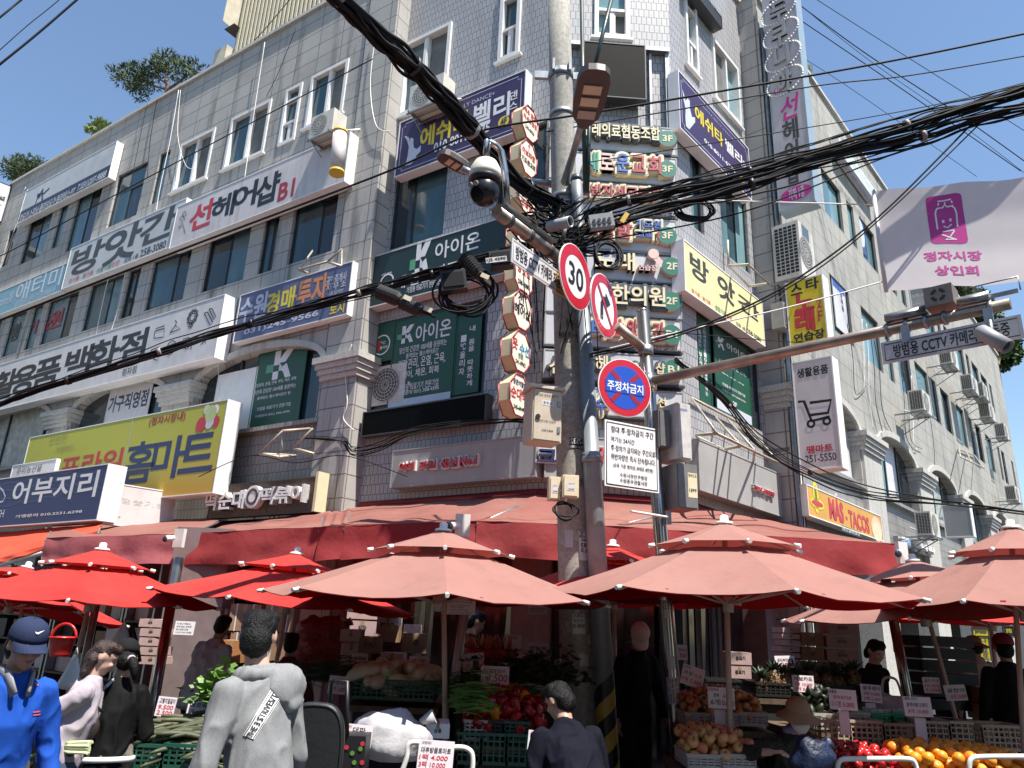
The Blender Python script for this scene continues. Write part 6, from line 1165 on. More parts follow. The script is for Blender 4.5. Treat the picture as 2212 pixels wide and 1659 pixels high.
STEM=mat('stem_brown',(.09,.06,.03),.7);LEAF=mat('leaf_dull_green',(.03,.07,.02),.6,var=.4);LEAF2=mat('onion_leaf_green',(.10,.24,.04),.45,var=.4);PALE=mat('onion_pale',(.55,.6,.35),.4,var=.2)
def proto_lathe(name,cat,prof,m_,stem=None,n=14,squash=None,lobes=0):
 t=thing(name,'',cat,(0,-30,-5));b=MB();b.lathe(prof,n=n)
 if lobes:
  for p in b.v:a=math.atan2(p.y,p.x);f=1+.10*math.cos(lobes*a)+.05*math.cos(2*a+1);p.x*=f;p.y*=f
 b.v=[p+t.location for p in b.v];b.build('skin',m_,t)
 if stem:s=MB();s.tube([t.location+Vector(p)for p in stem],stem_r.get(name,.004),5);s.build('stem',LEAF if cat in('pepper','tomato')else STEM,t)
 return t
stem_r={'bell_pepper':.009}
def sph(r,sq=1.,dim=.12,n=9):return[(r*math.sin(math.pi*k/n)*(1 if True else 1),r*sq*(-math.cos(math.pi*k/n))+(dim*r*(math.exp(-((k)/1.3)**2))-dim*1.4*r*math.exp(-((n-k)/1.4)**2)))for k in range(n+1)]
P_APPLE=proto_lathe('apple','apple',sph(.042,.92,.3),fruit('apple_skin',(.62,.42,.14),(.55,.16,.09),.32),[(0,0,.02),(.004,0,.045)])
P_APPLE2=proto_lathe('apple','apple',sph(.038,.92,.3),fruit('apple_skin_amber',(.52,.30,.10),(.48,.14,.07),.32),[(0,0,.02),(.004,0,.042)])
P_ORANGE=proto_lathe('orange','orange',sph(.046,.97,.08),fruit('orange_peel',(.80,.32,.02),(.70,.22,.015),.4,bump=.3),[(0,0,.04),(0,0,.044)])
P_TOM=proto_lathe('tomato','tomato',sph(.038,.85,.25),fruit('tomato_skin',(.50,.02,.02),(.38,.012,.02),.25),[(0,0,.02),(.004,0,.035)])
P_PEP=proto_lathe('bell_pepper','pepper',[(0,-.05),(.022,-.052),(.034,-.035),(.04,0),(.045,.03),(.036,.048),(.014,.04),(0,.036)],fruit('red_pepper_skin',(.36,.008,.012),(.25,.006,.012),.18),[(0,0,.035),(.006,0,.06),(.014,0,.07)],16,lobes=4)
P_PEPO=proto_lathe('bell_pepper','pepper',[(0,-.05),(.022,-.052),(.034,-.035),(.04,0),(.045,.03),(.036,.048),(.014,.04),(0,.036)],fruit('orange_pepper_skin',(.8,.28,.02),(.7,.2,.01),.2),[(0,0,.035),(.006,0,.06),(.014,0,.07)],16,lobes=4)
P_RAD=proto_lathe('radish','radish',[(0,-.13),(.012,-.12),(.045,-.085),(.058,-.03),(.055,.03),(.042,.08),(.03,.10),(0,.105)],fruit('radish_skin',(.60,.54,.42),(.50,.48,.30),.45),[(0,0,.1),(0,0,.12)])
P_AVO=proto_lathe('avocado','avocado',[(0,-.045),(.025,-.04),(.034,-.01),(.026,.03),(.012,.055),(0,.058)],fruit('avocado_skin',(.006,.010,.005),(.015,.022,.007),.5),None)
def proto_cuc():
 t=thing('cucumber','','cucumber',(0,-30,-5));b=MB();q=[Vector((x,.012*math.sin(x*9+1),.03*(1-(x/.2)**2)))for x in[-.21+.42*i/10 for i in range(11)]];rs=[.008,.014,.0165,.017,.0175,.0175,.017,.016,.015,.012,.006]
 b.tube([p+t.location for p in q],rs,9);b.build('skin',fruit('cucumber_skin',(.03,.042,.018),(.085,.085,.04),.6,22.),t);b=MB();b.tube([t.location+q[-1],t.location+q[-1]+Vector((.02,0,.002))],.004,5);b.build('stem',STEM,t);return t
P_CUC=proto_cuc()
def proto_pine():
 t=thing('pineapple','','pineapple',(0,-30,-5));b=MB();b.lathe([(0,-.11),(.05,-.105),(.07,-.06),(.074,0),(.065,.06),(.035,.1),(0,.105)],Matrix.Translation(t.location),18)
 m,n,bs,out=_new('pineapple_skin');tc=n.nodes.new('ShaderNodeTexCoord');v=n.nodes.new('ShaderNodeTexVoronoi');v.inputs['Scale'].default_value=45;n.links.new(tc.outputs['Object'],v.inputs[0]);n.links.new(_mix(n,_ramp(n,v.outputs[0],.1,.6),(.34,.17,.04),(.05,.03,.012)),bs.inputs['Base Color']);bp=n.nodes.new('ShaderNodeBump');bp.inputs['Strength'].default_value=1;bp.inputs['Distance'].default_value=.01;bp.invert=True;n.links.new(v.outputs[0],bp.inputs['Height']);n.links.new(bp.outputs[0],bs.inputs['Normal'])
 b.build('body',m,t);b=MB();rr=random.Random(3)
 for i in range(26):
  a=i*2.4;l=.09+.10*(1-i/26);tilt=.25+.9*(1-i/26);d=Vector((math.cos(a)*math.sin(tilt),math.sin(a)*math.sin(tilt),math.cos(tilt)));s=d.cross(Z3).normalized()*.012;o_=t.location+Vector((math.cos(a)*.012,math.sin(a)*.012,.10));mid=o_+d*l*.55;b.face([o_-s,mid-s*.8,o_+d*l+Vector((0,0,-.02)),mid+s*.8,o_+s])
 b.build('leaf_crown',mat('pineapple_leaf',(.035,.065,.03),.5,var=.4),t);return t
P_PINE=proto_pine()
def heap(proto,label,group,fr,L,depth,zb,n,r,rise,seed,elong=None,mound=1.,others=None):
 """pile n copies on a mound inside a crate or over its rim"""
 rr=random.Random(seed);pts=[];tries=0
 while len(pts)<n and tries<n*60:
  tries+=1;u=rr.uniform(r*.8,L-r*.8);v=rr.uniform(-depth+r*.8,-r*.6);cu=2*u/L-1;cv=2*(-v)/depth-1;prof=max(0,1-mound*(cu*cu*.75+max(0,-cv-.15)**2*.9));z=zb+rise*prof-rr.choice((0,0,0,1,1,2))*r*1.35
  if z<zb-r*1.6:continue
  p=fr.P(u,v,z)
  if all((p-q).length>r*(1.7 if not elong else .75)for q in pts):pts.append(p)
 for i,p in enumerate(pts):
  src=proto
  if others and rr.random()<others[1](p):src=others[0]
  rot=(rr.uniform(-.9,.9),rr.uniform(-.9,.9),rr.uniform(0,6.28))if not elong else(rr.uniform(-.25,.25),rr.uniform(-.25,.25),elong+rr.uniform(-.55,.55))
  if proto is P_RAD:rot=(rr.uniform(.9,1.7),rr.uniform(-.3,.3),rr.uniform(0,6.28))
  o=dup(src,p,rot=rot,scale=rr.uniform(.9,1.14));o['group']=group[1]if src is not proto and others else group[0];o['label']=label[1]if src is not proto and others else label[0]
 return pts
BENCH=[table('dark covered bench under the apple crates by the stainless pole',9,(60,1690),(640,1690),5.95,.75),table('upper bench behind the front apples',9,(40,1412),(640,1412),6.75,.7),table('dark bench carrying the pepper crates left of the concrete pole',8,(740,1510),(1330,1510),6.1,.8),table('tall bench carrying the radish crate',8,(40,1262),(640,1262),7.1,.8),table('low bench under the cucumber heap at the left',7,(800,1690),(1420,1690),5.75,.9),table('bench along the right carrying tomatoes and oranges',9,(930,1690),(2300,1690),5.95,.95,5.7),table('middle bench on the right with berry baskets and avocados',9,(760,1432),(1900,1432),6.95,.8),table('high back bench with pineapples and cartons',9,(440,1215),(1450,1215),7.75,.7),table('back bench with herbs and spinach behind the peppers',8,(690,1235),(1420,1235),7.0,.8)]
g=crate('left clear plastic crate heaped with apples, nearest the stainless pole',9,(85,1668),(300,1668),6.0,.42,.10,CR_CLEAR);g2=crate('right clear plastic crate of apples at the bucket-hat woman’s elbow',9,(302,1668),(525,1668),6.0,.42,.10,CR_CLEAR)
AP=('red-and-yellow apple in the sunlit front heap by the stainless pole',)
fr,L,d,h=g;heap(P_APPLE,AP,('apples in the sunlit front heap',),Fr(fr.P(0,0,0),fr.t,fr.n),L+g2[1]+.01,.5,.115,88,.042,.13,11,mound=.55)
crate('left shaded clear crate of amber apples behind the white apple card',9,(70,1398),(235,1398),6.8,.38,.11,CR_CLEAR);fr,L,d,h=crate('middle clear crate of amber apples behind the parasol pole',9,(237,1398),(415,1398),6.8,.38,.11,CR_CLEAR);crate('right clear crate of amber apples beside the bucket hat',9,(417,1398),(598,1398),6.8,.38,.11,CR_CLEAR)
p0=at(9,(70,1398),6.8);heap(P_APPLE2,('amber apple in the rear heap behind the white apple price card',),('apples in the rear heap',),Fr(p0,Vector((1,0,0)),Vector((0,-1,0))),at(9,(598,1398),6.8).x-p0.x,.45,.12,80,.039,.17,12,mound=.8)
fr,L,d,h=crate('clear crate under the red peppers, left of three',8,(795,1492),(945,1492),6.2,.5,.15,CR_CLEAR);crate('black crate under the red peppers, middle of three',8,(947,1495),(1044,1495),6.2,.5,.15,CR_BLACK);crate('green crate under the red peppers, right of three',8,(1046,1500),(1210,1500),6.2,.5,.15,CR_GREEN)
p0=at(8,(770,1492),6.2);p1=at(8,(1325,1492),6.2)
heap(P_PEP,('glossy red bell pepper in the big heap left of the concrete pole','orange bell pepper at the left edge and back of the red pepper heap'),('red peppers heaped by the concrete pole','orange peppers heaped by the concrete pole'),Fr(p0,Vector((1,0,0)),Vector((0,-1,0))),p1.x-p0.x,.75,.15,120,.048,.18,13,others=(P_PEPO,lambda p:.8 if(p.x<p0.x+.25 and p.y>p0.y+.25)or p.y>p0.y+.58 else .03))
for i,(a,b)in enumerate((((745,1640),(900,1640)),((905,1645),(1060,1645)),((1065,1650),(1225,1650)))):crate('%s empty dark green crate stacked below the pepper crates'%('left','middle','right')[i],8,a,b,6.08,.0+.45,.22,CR_GREEN)
fr,L,d,h=crate('dark green crate full of pale radishes below the spring-onion card',8,(75,1232),(612,1232),7.15,.5,.17,CR_GREEN);heap(P_RAD,('pale radish in the dark green crate behind the white sack',),('radishes in the green crate',),fr,L,d,.16,34,.06,.10,14,mound=.5)
p0=at(7,(800,1655),5.8);p1=at(7,(1420,1655),5.8)
heap(P_CUC,('dark green cucumber in the wide heap beside the black-clad woman',),('cucumbers in the heap at the left',),Fr(p0,Vector((1,0,0)),Vector((0,-1,0))),p1.x-p0.x,1.05,.02,240,.042,.22,15,elong=.35,mound=.6)
for i,(a,b)in enumerate((((800,1668),(1010,1668)),((1012,1668),(1235,1668)))):crate('%s dark green crate in front of the cucumbers'%('left','right')[i],7,a,b,5.75,.5,.16,CR_GREEN)
p0=at(9,(930,1700),6.1);p1=at(9,(1560,1700),6.1);fr=Fr(p0,Vector((1,0,0)),Vector((0,-1,0)));heap(P_TOM,('dark red tomato in the heap under the ripe tomato price card',),('tomatoes in the right front heap',),fr,p1.x-p0.x,.62,.06,130,.039,.09,16,mound=.4)
for i,(a,b)in enumerate((((930,1500),(1120,1500)),((1125,1500),(1335,1500)),((1340,1520),(1530,1520)))):crate('%s beige lattice crate standing behind the tomatoes'%('left','middle','right')[i],9,(a[0],a[1]+25),(b[0],b[1]+25),6.75,.3,.2,CR_BEIGE)
for i,(a,b)in enumerate((((1590,1500),(1755,1500)),((1760,1500),(1915,1500)),((1960,1490),(2250,1560)))):crate('%s beige lattice crate standing behind the oranges'%('left','middle','right')[i],9,(a[0],a[1]+30),(b[0],b[1]+30),6.75,.3,.2,CR_BEIGE)
p0=at(9,(1480,1730),5.95);p1=at(9,(2330,1730),5.8);d=(p1-p0);d.z=0;n=Vector((-d.y,d.x,0)).normalized();heap(P_ORANGE,('bright orange fruit in the big heap at the right front corner',),('oranges in the right front heap',),Fr(p0,d,-n),d.length,.70,.05,150,.047,.13,17,mound=.35)
for i,(a,b,m_,lb)in enumerate((((870,1418),(1040,1418),CR_CLEAR,'clear basket of avocados behind the bucket hat'),((1110,1412),(1250,1412),CR_CLEAR,'clear basket left of the bright green berry baskets'),((1255,1415),(1385,1415),CR_BGREEN,'left bright green basket of berry packs'),((1388,1412),(1475,1412),CR_BGREEN,'right bright green basket of berry packs'),((1605,1445),(1770,1445),CR_BLACK,'black basket right of the orange price card'),((520,1195),(770,1230),CR_BLACK,'black crate of pineapples, left of two'),((775,1225),(1150,1225),CR_BLACK,'black crate of pineapples, right of two'),((60,1190),(430,1190),CR_BLACK,'black crate below the tilted apple card'))):
 fr,L,dd,h=crate(lb,9,a,b,7.0 if i<5 else 7.75,.36,.13,m_)
 if i==0:heap(P_AVO,('dark green avocado in the clear basket behind the bucket hat',),('avocados in the clear basket',),fr,L+.12,.5,.14,34,.036,.16,18,mound=.5)
 if i in(2,3):
  for q in range(3):m=MB();m.fbox(fr,.02+q*L/3.1,.02+(q+.9)*L/3.1,-.2,-.03,.125,.16);o=m.build('berry_pack',clearp('clear_lid',(.6,.62,.66),.5));tag(o,'clear plastic pack of dark blueberries lying on a bright green basket','berry pack','berry packs on the green baskets')
rr=random.Random(5)
for i in range(15):p=at(9,(545+i*42+rr.uniform(-8,8),1150-(i%3)*22),7.85+.12*(i%2));o=dup(P_PINE,p,rot=(rr.uniform(-.2,.2),rr.uniform(-.2,.2),rr.uniform(0,6)));tag(o,'pineapple with a dark leafy crown standing on the back bench','pineapple','pineapples on the back bench')
for P_ in(P_APPLE,P_APPLE2,P_ORANGE,P_TOM,P_PEP,P_PEPO,P_RAD,P_AVO,P_CUC,P_PINE):
 for ch in list(P_.children):bpy.data.objects.remove(ch)
 bpy.data.objects.remove(P_)
def greens(name,label,k,px,Y,r,n,m_,seed,long_=False,cat='greens'):
 rr=random.Random(seed);c=at(k,px,Y);m=MB()
 for i in range(n):
  p=c+Vector((rr.gauss(0,r[0]),rr.gauss(0,r[1]),abs(rr.gauss(0,r[2]))));a=rr.uniform(0,6.28)
  if long_:dv=Vector((rr.uniform(-1,1)*.4+.9,rr.uniform(-.3,.3),rr.uniform(-.12,.2))).normalized();l=rr.uniform(.15,.32);m.tube([p,p+dv*l*.5+Vector((0,0,.015)),p+dv*l],[.006,.005,.002],4,mi=0)
  else:
   l=rr.uniform(.05,.10);d=Vector((math.cos(a),math.sin(a),rr.uniform(-.3,.8))).normalized();s=d.cross(Vector((rr.uniform(-1,1),rr.uniform(-1,1),1))).normalized()*l*.38;m.face([p,p+d*l*.4-s,p+d*l,p+d*l*.45+s])
 return tag(m.build(name,m_),label,cat,kind='stuff')
greens('spinach_leaves','dark heap of loose spinach leaves behind the pepper heap',8,(1240,1120),7.15,(.2,.12,.10),900,mat('spinach_green',(.022,.05,.022),.5,var=.5),1)
greens('herb_leaves','flat heap of chives and herbs behind the pepper heap',8,(880,1200),7.1,(.2,.12,.05),500,mat('chive_green',(.03,.09,.03),.5,var=.5),2,True)
greens('onion_leaves','sunlit heap of spring onions beside the pepper heap',8,(790,1290),6.4,(.05,.12,.08),260,LEAF2,3,True)
greens('lettuce_leaves','bright green leafy heap behind the hooded man’s shoulder',7,(1400,1230),6.6,(.10,.15,.10),420,mat('lettuce_green',(.10,.2,.03),.5,var=.5),4)
greens('leek_leaves','dark bunches of leeks behind the radish crate',7,(2050,1110),7.6,(.22,.12,.07),420,mat('leek_green',(.025,.05,.025),.5,var=.5),5,True)
CART=mat('carton_brown',(.28,.17,.10),.75,var=.15,dirt=.15);CARTW=mat('carton_white',(.55,.50,.48),.7,var=.1,dirt=.15);CARTPL=mat('carton_pink_lit',(.48,.33,.30),.7,var=.1,dirt=.2)  # pinkish one: white carton with the canopies' pink light put into its colour
def carton(label,k,a,b,Y,m_,depth=.3,yaw=0.,print_=None,straps=False,group='cartons stacked in the shop'):
 A,B=at(k,a,Y),at(k,b,Y);c=(A+B)/2;w_,h_=abs(B.x-A.x),abs(A.z-B.z)-.006;fr=facing(c,Vector((math.sin(yaw),-math.cos(yaw),0)));t=thing('carton',label,'carton',fr.P(0,-depth/2,-h_/2),group);m=MB();m.fbox(fr,-w_/2,w_/2,-depth,0,-h_/2,h_/2);m.build('box',m_,t)
 m=MB();m.fbox(fr,-w_*.07,w_*.07,-depth*.98,.002,h_*.2,h_/2+.002);m.build('tape',mat('parcel_tape',(.35,.25,.16),.3),t)
 if print_:
  m=MB();m.text(fr,print_,-w_*.32,w_*.32,-h_*.12,h_*.18,.003,.03,keep=True);m.build('print',INK,t)
 if straps:
  m=MB()
  for u in(-.28,.28):m.fbox(fr,u*w_-.008,u*w_+.008,-depth-.003,.004,-h_/2-.003,h_/2+.004)
  m.build('strap',WHT,t)
 return t
nth=['lowest','second','third','fourth','fifth','sixth','seventh']
def stack(label,k,x0,x1,y0,y1,n,Y,m_,**kw):
 hh=(y1-y0)/n
 for i in range(n):carton(nth[i]+' '+label,k,(x0+(i%2)*3,y1-hh*(i+1)),(x1+(i%2)*3,y1-hh*i),Y,m_,yaw=kw.pop('yaw',.05*((i%3)-1)),**kw)
stack('pinkish carton in the tall stack left of the slanting post',7,885,1015,715,1010,5,9.4,CARTPL,print_='배추')
stack('pinkish carton in the stack beside the notice on the wall',7,1240,1425,560,980,5,10.2,CARTPL)
stack('brown strapped carton above the blue-shirted man',7,1460,1620,620,980,2,10.,CART,straps=True);stack('brown strapped carton in the right strapped pair',7,1680,1840,620,990,2,9.9,CART,straps=True)
carton('orange-brown open carton behind the blue-shirted man',7,(1400,850),(1510,1000),9.3,mat('carton_orange',(.4,.17,.06),.7))
stack('white carton in the small pile left of the onion nets',8,22,145,780,1040,3,8.4,CARTW,print_='무');stack('pinkish carton high behind the potato box',8,65,250,620,830,2,9.4,CARTPL,print_='감자')
carton('brown carton tilted above the potato box',8,(140,830),(272,940),8.2,CART,yaw=.1,print_='하우스');carton('white carton printed with a handprint behind the potato box',8,(252,700),(380,820),8.7,CARTW,print_='청과중');carton('brown carton with open orange flap',8,(290,755),(400,870),8.4,CART,yaw=.2);carton('brown carton with swirl print left of the silver post',8,(432,805),(560,940),8.2,CART,yaw=.25,print_='@');carton('potato carton standing on the radish bench',8,(272,930),(410,1045),7.9,CARTW,print_='지평선');carton('small pink carton by the shallot card',8,(420,750),(515,830),8.6,CARTPL)
carton('white carton with a hand hole standing by the parasol pole',8,(562,1375),(705,1480),5.8,WH2,yaw=.1,print_='상품');m=MB()
stack('pinkish printed carton behind the parasol pole at the apples',9,345,490,925,1100,2,8.2,CARTPL,print_='금보기')
stack('snack carton in the tall narrow stack left of the banana cartons',9,682,798,770,1010,6,8.6,CARTPL,print_='오렌지');stack('brown banana carton in the stack behind the pineapples',9,802,950,800,1080,3,8.6,CART,print_='O');stack('white-fronted carton in the stack left of the woman in black',9,962,1165,735,1080,4,8.6,CARTPL,print_='토마토')
stack('dark carton under the shadowed man at the right',9,1950,2160,1150,1480,3,8.4,CART);carton('brown carton beside the kiwi card',9,(1560,1245),(1660,1420),7.6,CART,yaw=.4);carton('tilted white carton above the kiwi card',9,(1520,880),(1590,940),9,CARTW,yaw=.5)
m=MB();c=at(9,(1750,1060),8.6)
for i in range(6):z=c.z-.38+i*.13;m.fbox(Fr((c.x,c.y,0),Vector((1,0,0)),Vector((0,-1,0))),-.3,.3,-.4,0,z,z+.11)
tag(m.build('crate_stack',CR_BLACK),'tall stack of closed black crates beside the man in the green hat','crate stack')
NET=mat('onion_net_red',(.25,.03,.035),.5,var=.5,scale=30,bump=.8,bscale=28)
def lump(name,label,cat,c,r,m_,seed,amp=.2,freq=6.,parts=None,nu=28,nv=18,group=None):
 t=thing(name,label,cat,c-Z3*r[2],group);m=MB();m.ell(c,r,nu=nu,nv=nv)
 for p in m.v:d=p-c;f=1+amp*noise.noise((d*freq+Vector((seed,0,0))))+amp*.5*noise.noise((d*freq*2.3+Vector((0,seed,0))));q=c+d*f;q.z=max(q.z,c.z-r[2]*.85);p.x,p.y,p.z=q
 m.build('bag',m_,t);m=MB();m.tube([c+Vector((r[0]*.7,0,r[2]*.5)),c+Vector((r[0]*1.05,0,r[2]*.75))],[.02,.05],8);m.build('tied_neck',m_,t);return t
for i,(x,y)in enumerate(((1990,800),(2090,800),(2000,900),(2105,890),(2040,990),(1960,985))):lump('onion_net','red net sack of onions, %s in the pile behind the hooded man'%('top left','top right','middle left','middle right','bottom right','bottom left')[i],'net sack',at(7,(x,y),9.0),(.22,.18,.17),NET,i,.22,14)
lump('white_sack','bulging white woven sack lying behind the spring-onion card','sack',at(8,(340,1450),5.5),(.27,.22,.17),mat('woven_white_sack',(.42,.41,.42),.7,var=.12,bump=.5,bscale=9),7,.28,5)
t=thing('bucket','red plastic bucket hanging beside the left parasol pole','bucket',at(7,(375,960),6.6));c=at(7,(375,955),6.6);h_=at(7,(375,838),6.6).z-c.z;r0=.1;m=MB();m.lathe([(0,0),(r0*.72,0),(r0*.78,.02),(r0,h_),(r0*1.08,h_),(r0*1.08,h_+.012),(r0*.95,h_+.01),(r0*.7,.03),(0,.03)],Matrix.Translation(c),24);m.build('body',mat('bucket_red',(.5,.02,.02),.3),t);m=MB();m.tube([c+Vector((r0*1.05*math.cos(a),0,h_+1.15*r0*math.sin(a)))for a in[math.pi*i/12 for i in range(13)]],.011,6);m.build('handle',mat('bucket_red',(.5,.02,.02)),t)
for lb,x,m_,n in(('red bowl heaped with carrots below the carrot card, left',905,None,0),('red bowl heaped with carrots below the carrot card, right',1050,None,1)):
 c=at(8,(x,985),7.9);t=thing('carrot_bowl',lb,'bowl',c,'bowls of carrots');m=MB();m.lathe([(.0,0),(.12,0),(.19,.12),(.2,.12),(.13,-.005)],Matrix.Translation(c),18);m.build('bowl',mat('bowl_red',(.35,.02,.02),.35),t);rr=random.Random(n)
 m=MB()
 for i in range(40):a,r_=rr.uniform(0,6.28),.13*math.sqrt(rr.random());p=c+Vector((math.cos(a)*r_,math.sin(a)*r_,.08));m.tube([p,p+Vector((math.cos(a)*.05,math.sin(a)*.05,.12+rr.uniform(0,.06)))],[.018,.004],6)
 o=m.build('carrots',mat('carrot_orange',(.45,.10,.03),.5,var=.3),t);o['kind']='stuff'
def bag(label,k,px,Y,m_,sx,sz,seed):
 c=at(k,px,Y);t=thing('plastic_bag',label,'bag',c-Z3*sz);m=MB();N=16;prof=[(.15,0),(.25,-.1),(.6,-.45),(.95,-.8),(1.,-.93),(.6,-1),(0,-1)]
 for i,(a,z)in enumerate(prof):m.v+=[c+Vector((sx*a*math.cos(j*6.283/N)*(1+.35*noise.noise(Vector((j*.9,i*.7,seed)))),sx*.5*a*math.sin(j*6.283/N),z*sz))for j in range(N)]
 for i in range(len(prof)-1):
  for j in range(N):m.f.append([i*N+j,i*N+(j+1)%N,(i+1)*N+(j+1)%N,(i+1)*N+j]);m.m.append(0);m.sm.append(True)
 m.build('sheet',m_,t);m=MB();m.tube([c+Vector((-.02,0,-.02)),c+Vector((0,0,.05)),c+Vector((.02,0,-.02))],.008,5);m.build('knot',m_,t);return t
bag('white plastic bag tied to the slanting post',7,(785,752),7.4,mat('bag_white',(.55,.55,.54),.4,trans=.2),.16,.42,1);bag('black plastic bag tied to the slanting post',7,(835,775),7.5,BLK,.14,.32,2);bag('small white plastic bag hanging by the left parasol pole',7,(480,945),6.4,mat('bag_white',(.55,.55,.54)),.10,.26,3)
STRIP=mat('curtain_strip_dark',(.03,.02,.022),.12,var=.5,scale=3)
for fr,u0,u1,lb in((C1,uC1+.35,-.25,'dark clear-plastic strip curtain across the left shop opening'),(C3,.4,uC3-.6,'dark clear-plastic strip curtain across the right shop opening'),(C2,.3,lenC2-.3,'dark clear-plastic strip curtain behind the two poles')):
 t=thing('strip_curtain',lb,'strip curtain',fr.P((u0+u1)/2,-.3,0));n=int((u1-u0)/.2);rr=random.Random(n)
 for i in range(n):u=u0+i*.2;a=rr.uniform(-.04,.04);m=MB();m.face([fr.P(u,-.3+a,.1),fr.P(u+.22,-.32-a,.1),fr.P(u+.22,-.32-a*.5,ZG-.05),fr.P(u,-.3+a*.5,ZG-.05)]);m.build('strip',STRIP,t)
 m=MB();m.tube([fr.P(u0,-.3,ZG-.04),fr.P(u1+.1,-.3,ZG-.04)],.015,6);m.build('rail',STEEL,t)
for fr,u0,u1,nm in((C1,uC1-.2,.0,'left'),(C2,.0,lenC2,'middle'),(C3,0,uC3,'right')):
 m=MB();m.fbox(fr,u0,u1,-1.7,-1.6,0,ZG-.02);m.build('shade_backing',mat('shade_backing_black',(.02,.018,.018),.9),bld)  # added black sheet standing in for the deep shade inside the shops
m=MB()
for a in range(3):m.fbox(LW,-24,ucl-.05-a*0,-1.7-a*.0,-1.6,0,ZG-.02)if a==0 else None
m.build('shade_backing',mat('shade_backing_black',(.02,.018,.018),.9),bld)  # another added black sheet, for the dark interior of the left wing
PC=mat('price_card',(.68,.61,.63),.6,var=.05,dirt=.08)
def card(label,k,a,b,Y,lines,tilt=0.,stake=None,m_=None):
 A,B=at(k,a,Y),at(k,b,Y);c=(A+B)/2;w_,h_=abs(B.x-A.x),abs(A.z-B.z);ct,st_=math.cos(tilt),math.sin(tilt);fr=Fr(c,Vector((ct,0,st_)),Vector((0,-1,.12)),Vector((-st_,.12,ct)));t=thing('price_card',label,'price card',c-Z3*h_/2,'handwritten price cards');m=MB();m.fbox(fr,-w_/2,w_/2,-.008,0,-h_/2,h_/2);m.build('board',m_ or PC,t);m=MB()
 for s,x0,x1,y0,y1,col in lines:m.text(fr,s,-w_/2+x0*w_,-w_/2+x1*w_,h_/2-y1*h_,h_/2-y0*h_,.002,.015,col,shear=.1)
 m.build('writing',[BLK,paint('marker_red',(.5,.03,.05))],t)
 if stake:m=MB();P0,P1=at(k,stake[0],Y+.02),at(k,stake[1],Y+.02);m.fbox(Fr((0,P0.y,0),Vector((1,0,0)),Vector((0,-1,0))),P0.x,P1.x,-.012,0,P1.z,P0.z-.001);m.build('stake',PC,t)
 return t
def two(n,p,q=None):return[(n,.12,.92,.22,.48,0),(p,.2,.95,.58,.88,1)]if q is None else[(n,.1,.95,.08,.34,0),(p,.1,.92,.42,.64,1),(q,.1,.92,.70,.92,1)]
card('price card for young cabbage at 9.500 beside the cucumber heap',7,(1000,1208),(1096,1338),6.9,two('고랭지얼갈이','9.500','2.500'),-.05);card('price card for squash at 1.000 behind the cucumber heap',7,(1190,1234),(1302,1365),6.7,two('애호박','1개 1.000','3개 2.000'),-.03);card('price card for thin spring onions behind the blue-shirted man',7,(1428,1032),(1532,1162),7.4,two('실파','1단 1.500'),-.12);card('price card for ginger right of the hooded man',7,(2082,1075),(2182,1195),7.3,two('흙생강','3개 1.000'),-.05)
card('price card for peeled shallots at 3.000 above the radishes',8,(92,934),(187,1030),7.8,two('깐쪽파','3.000'));card('price card for winter radish at 1.500 above the radish crate',8,(456,950),(568,1046),7.6,two('제주도 월동무','1통 1.500'),.05);card('tilted price card for chives at 1.000 right of the silver post',8,(792,932),(925,1052),7.4,two('부추','단 1.000'),.12,((838,1050),(900,1150)));card('price card for bell peppers at 1.500 on a paper stake',8,(911,1013),(1082,1137),6.75,[('국산!',.05,.28,.06,.28,1),('파프리카',.28,.85,.14,.42,0),('1개',.05,.25,.55,.85,0),('1.500',.28,.95,.45,.85,1)],0,((955,1137),(1030,1222)));card('price card for spinach at 1.000 above the spinach heap',8,(1136,936),(1278,1042),7.3,two('시금치','1단 1.000'),.03);card('price card for garlic stems at 1.550 on the pink pillar',8,(1200,867),(1330,968),8.,two('마늘쫑','1.550'),-.03);card('blank-looking pink price card for carrots above the bowls',8,(1055,815),(1160,910),7.85,[('국산 당근',.2,.8,.12,.3,0)]);card('pink special-offer notice high on the pillar',8,(1205,610),(1325,692),8.2,[('특가세일',.15,.9,.05,.3,0),('매일 좋은 물건을 저렴하게',.1,.9,.5,.62,1),('고객 감사합니다',.1,.8,.7,.82,1)]);card('white security camera notice under the left pink parasol',8,(695,598),(868,694),6.9,[('상시 CCTV 녹화중',.1,.9,.04,.22,1),('도난 적발시 합의없는 형사처벌 진행',.08,.8,.32,.42,0),('도난 금액의 100배 변상',.08,.6,.46,.56,0),('잃시는 때같이 잃어버린 귀중품은',.08,.75,.64,.73,0),('나가실 때 꼭 다시 한번 확인 부탁드립니다',.08,.9,.84,.93,0)],.02,m_=WHT)
card('price card for large spring onions at 1.000 in front of the white sack',8,(45,1382),(212,1530),5.2,[('행사!',.03,.25,.03,.2,1),('대파',.3,.75,.12,.36,0),('1.000',.08,.75,.5,.8,1)],-.05,((85,1530),(165,1680)));card('price card for date tomatoes at 4.000 low beside the parasol pole',8,(515,1482),(728,1672),5.1,[('고당도!',.08,.35,.05,.15,0),('대추방울토마토',.08,.92,.25,.45,0),('1팩 4.000',.05,.85,.5,.7,1),('3팩 10.000',.05,.8,.75,.95,1)],-.03);card('white price card for melons partly behind the bending man',8,(1203,1422),(1292,1612),5.6,[('꿀맛',.1,.8,.06,.22,1),('성주',.3,.9,.32,.52,0),('6개',.15,.85,.64,.84,0)],-.08,m_=WHT)
card('small price card for cherries left of the stainless pole',8,(1372,968),(1412,1030),7.3,[('애플',.15,.85,.1,.45,0),('망고',.15,.85,.5,.85,0)])
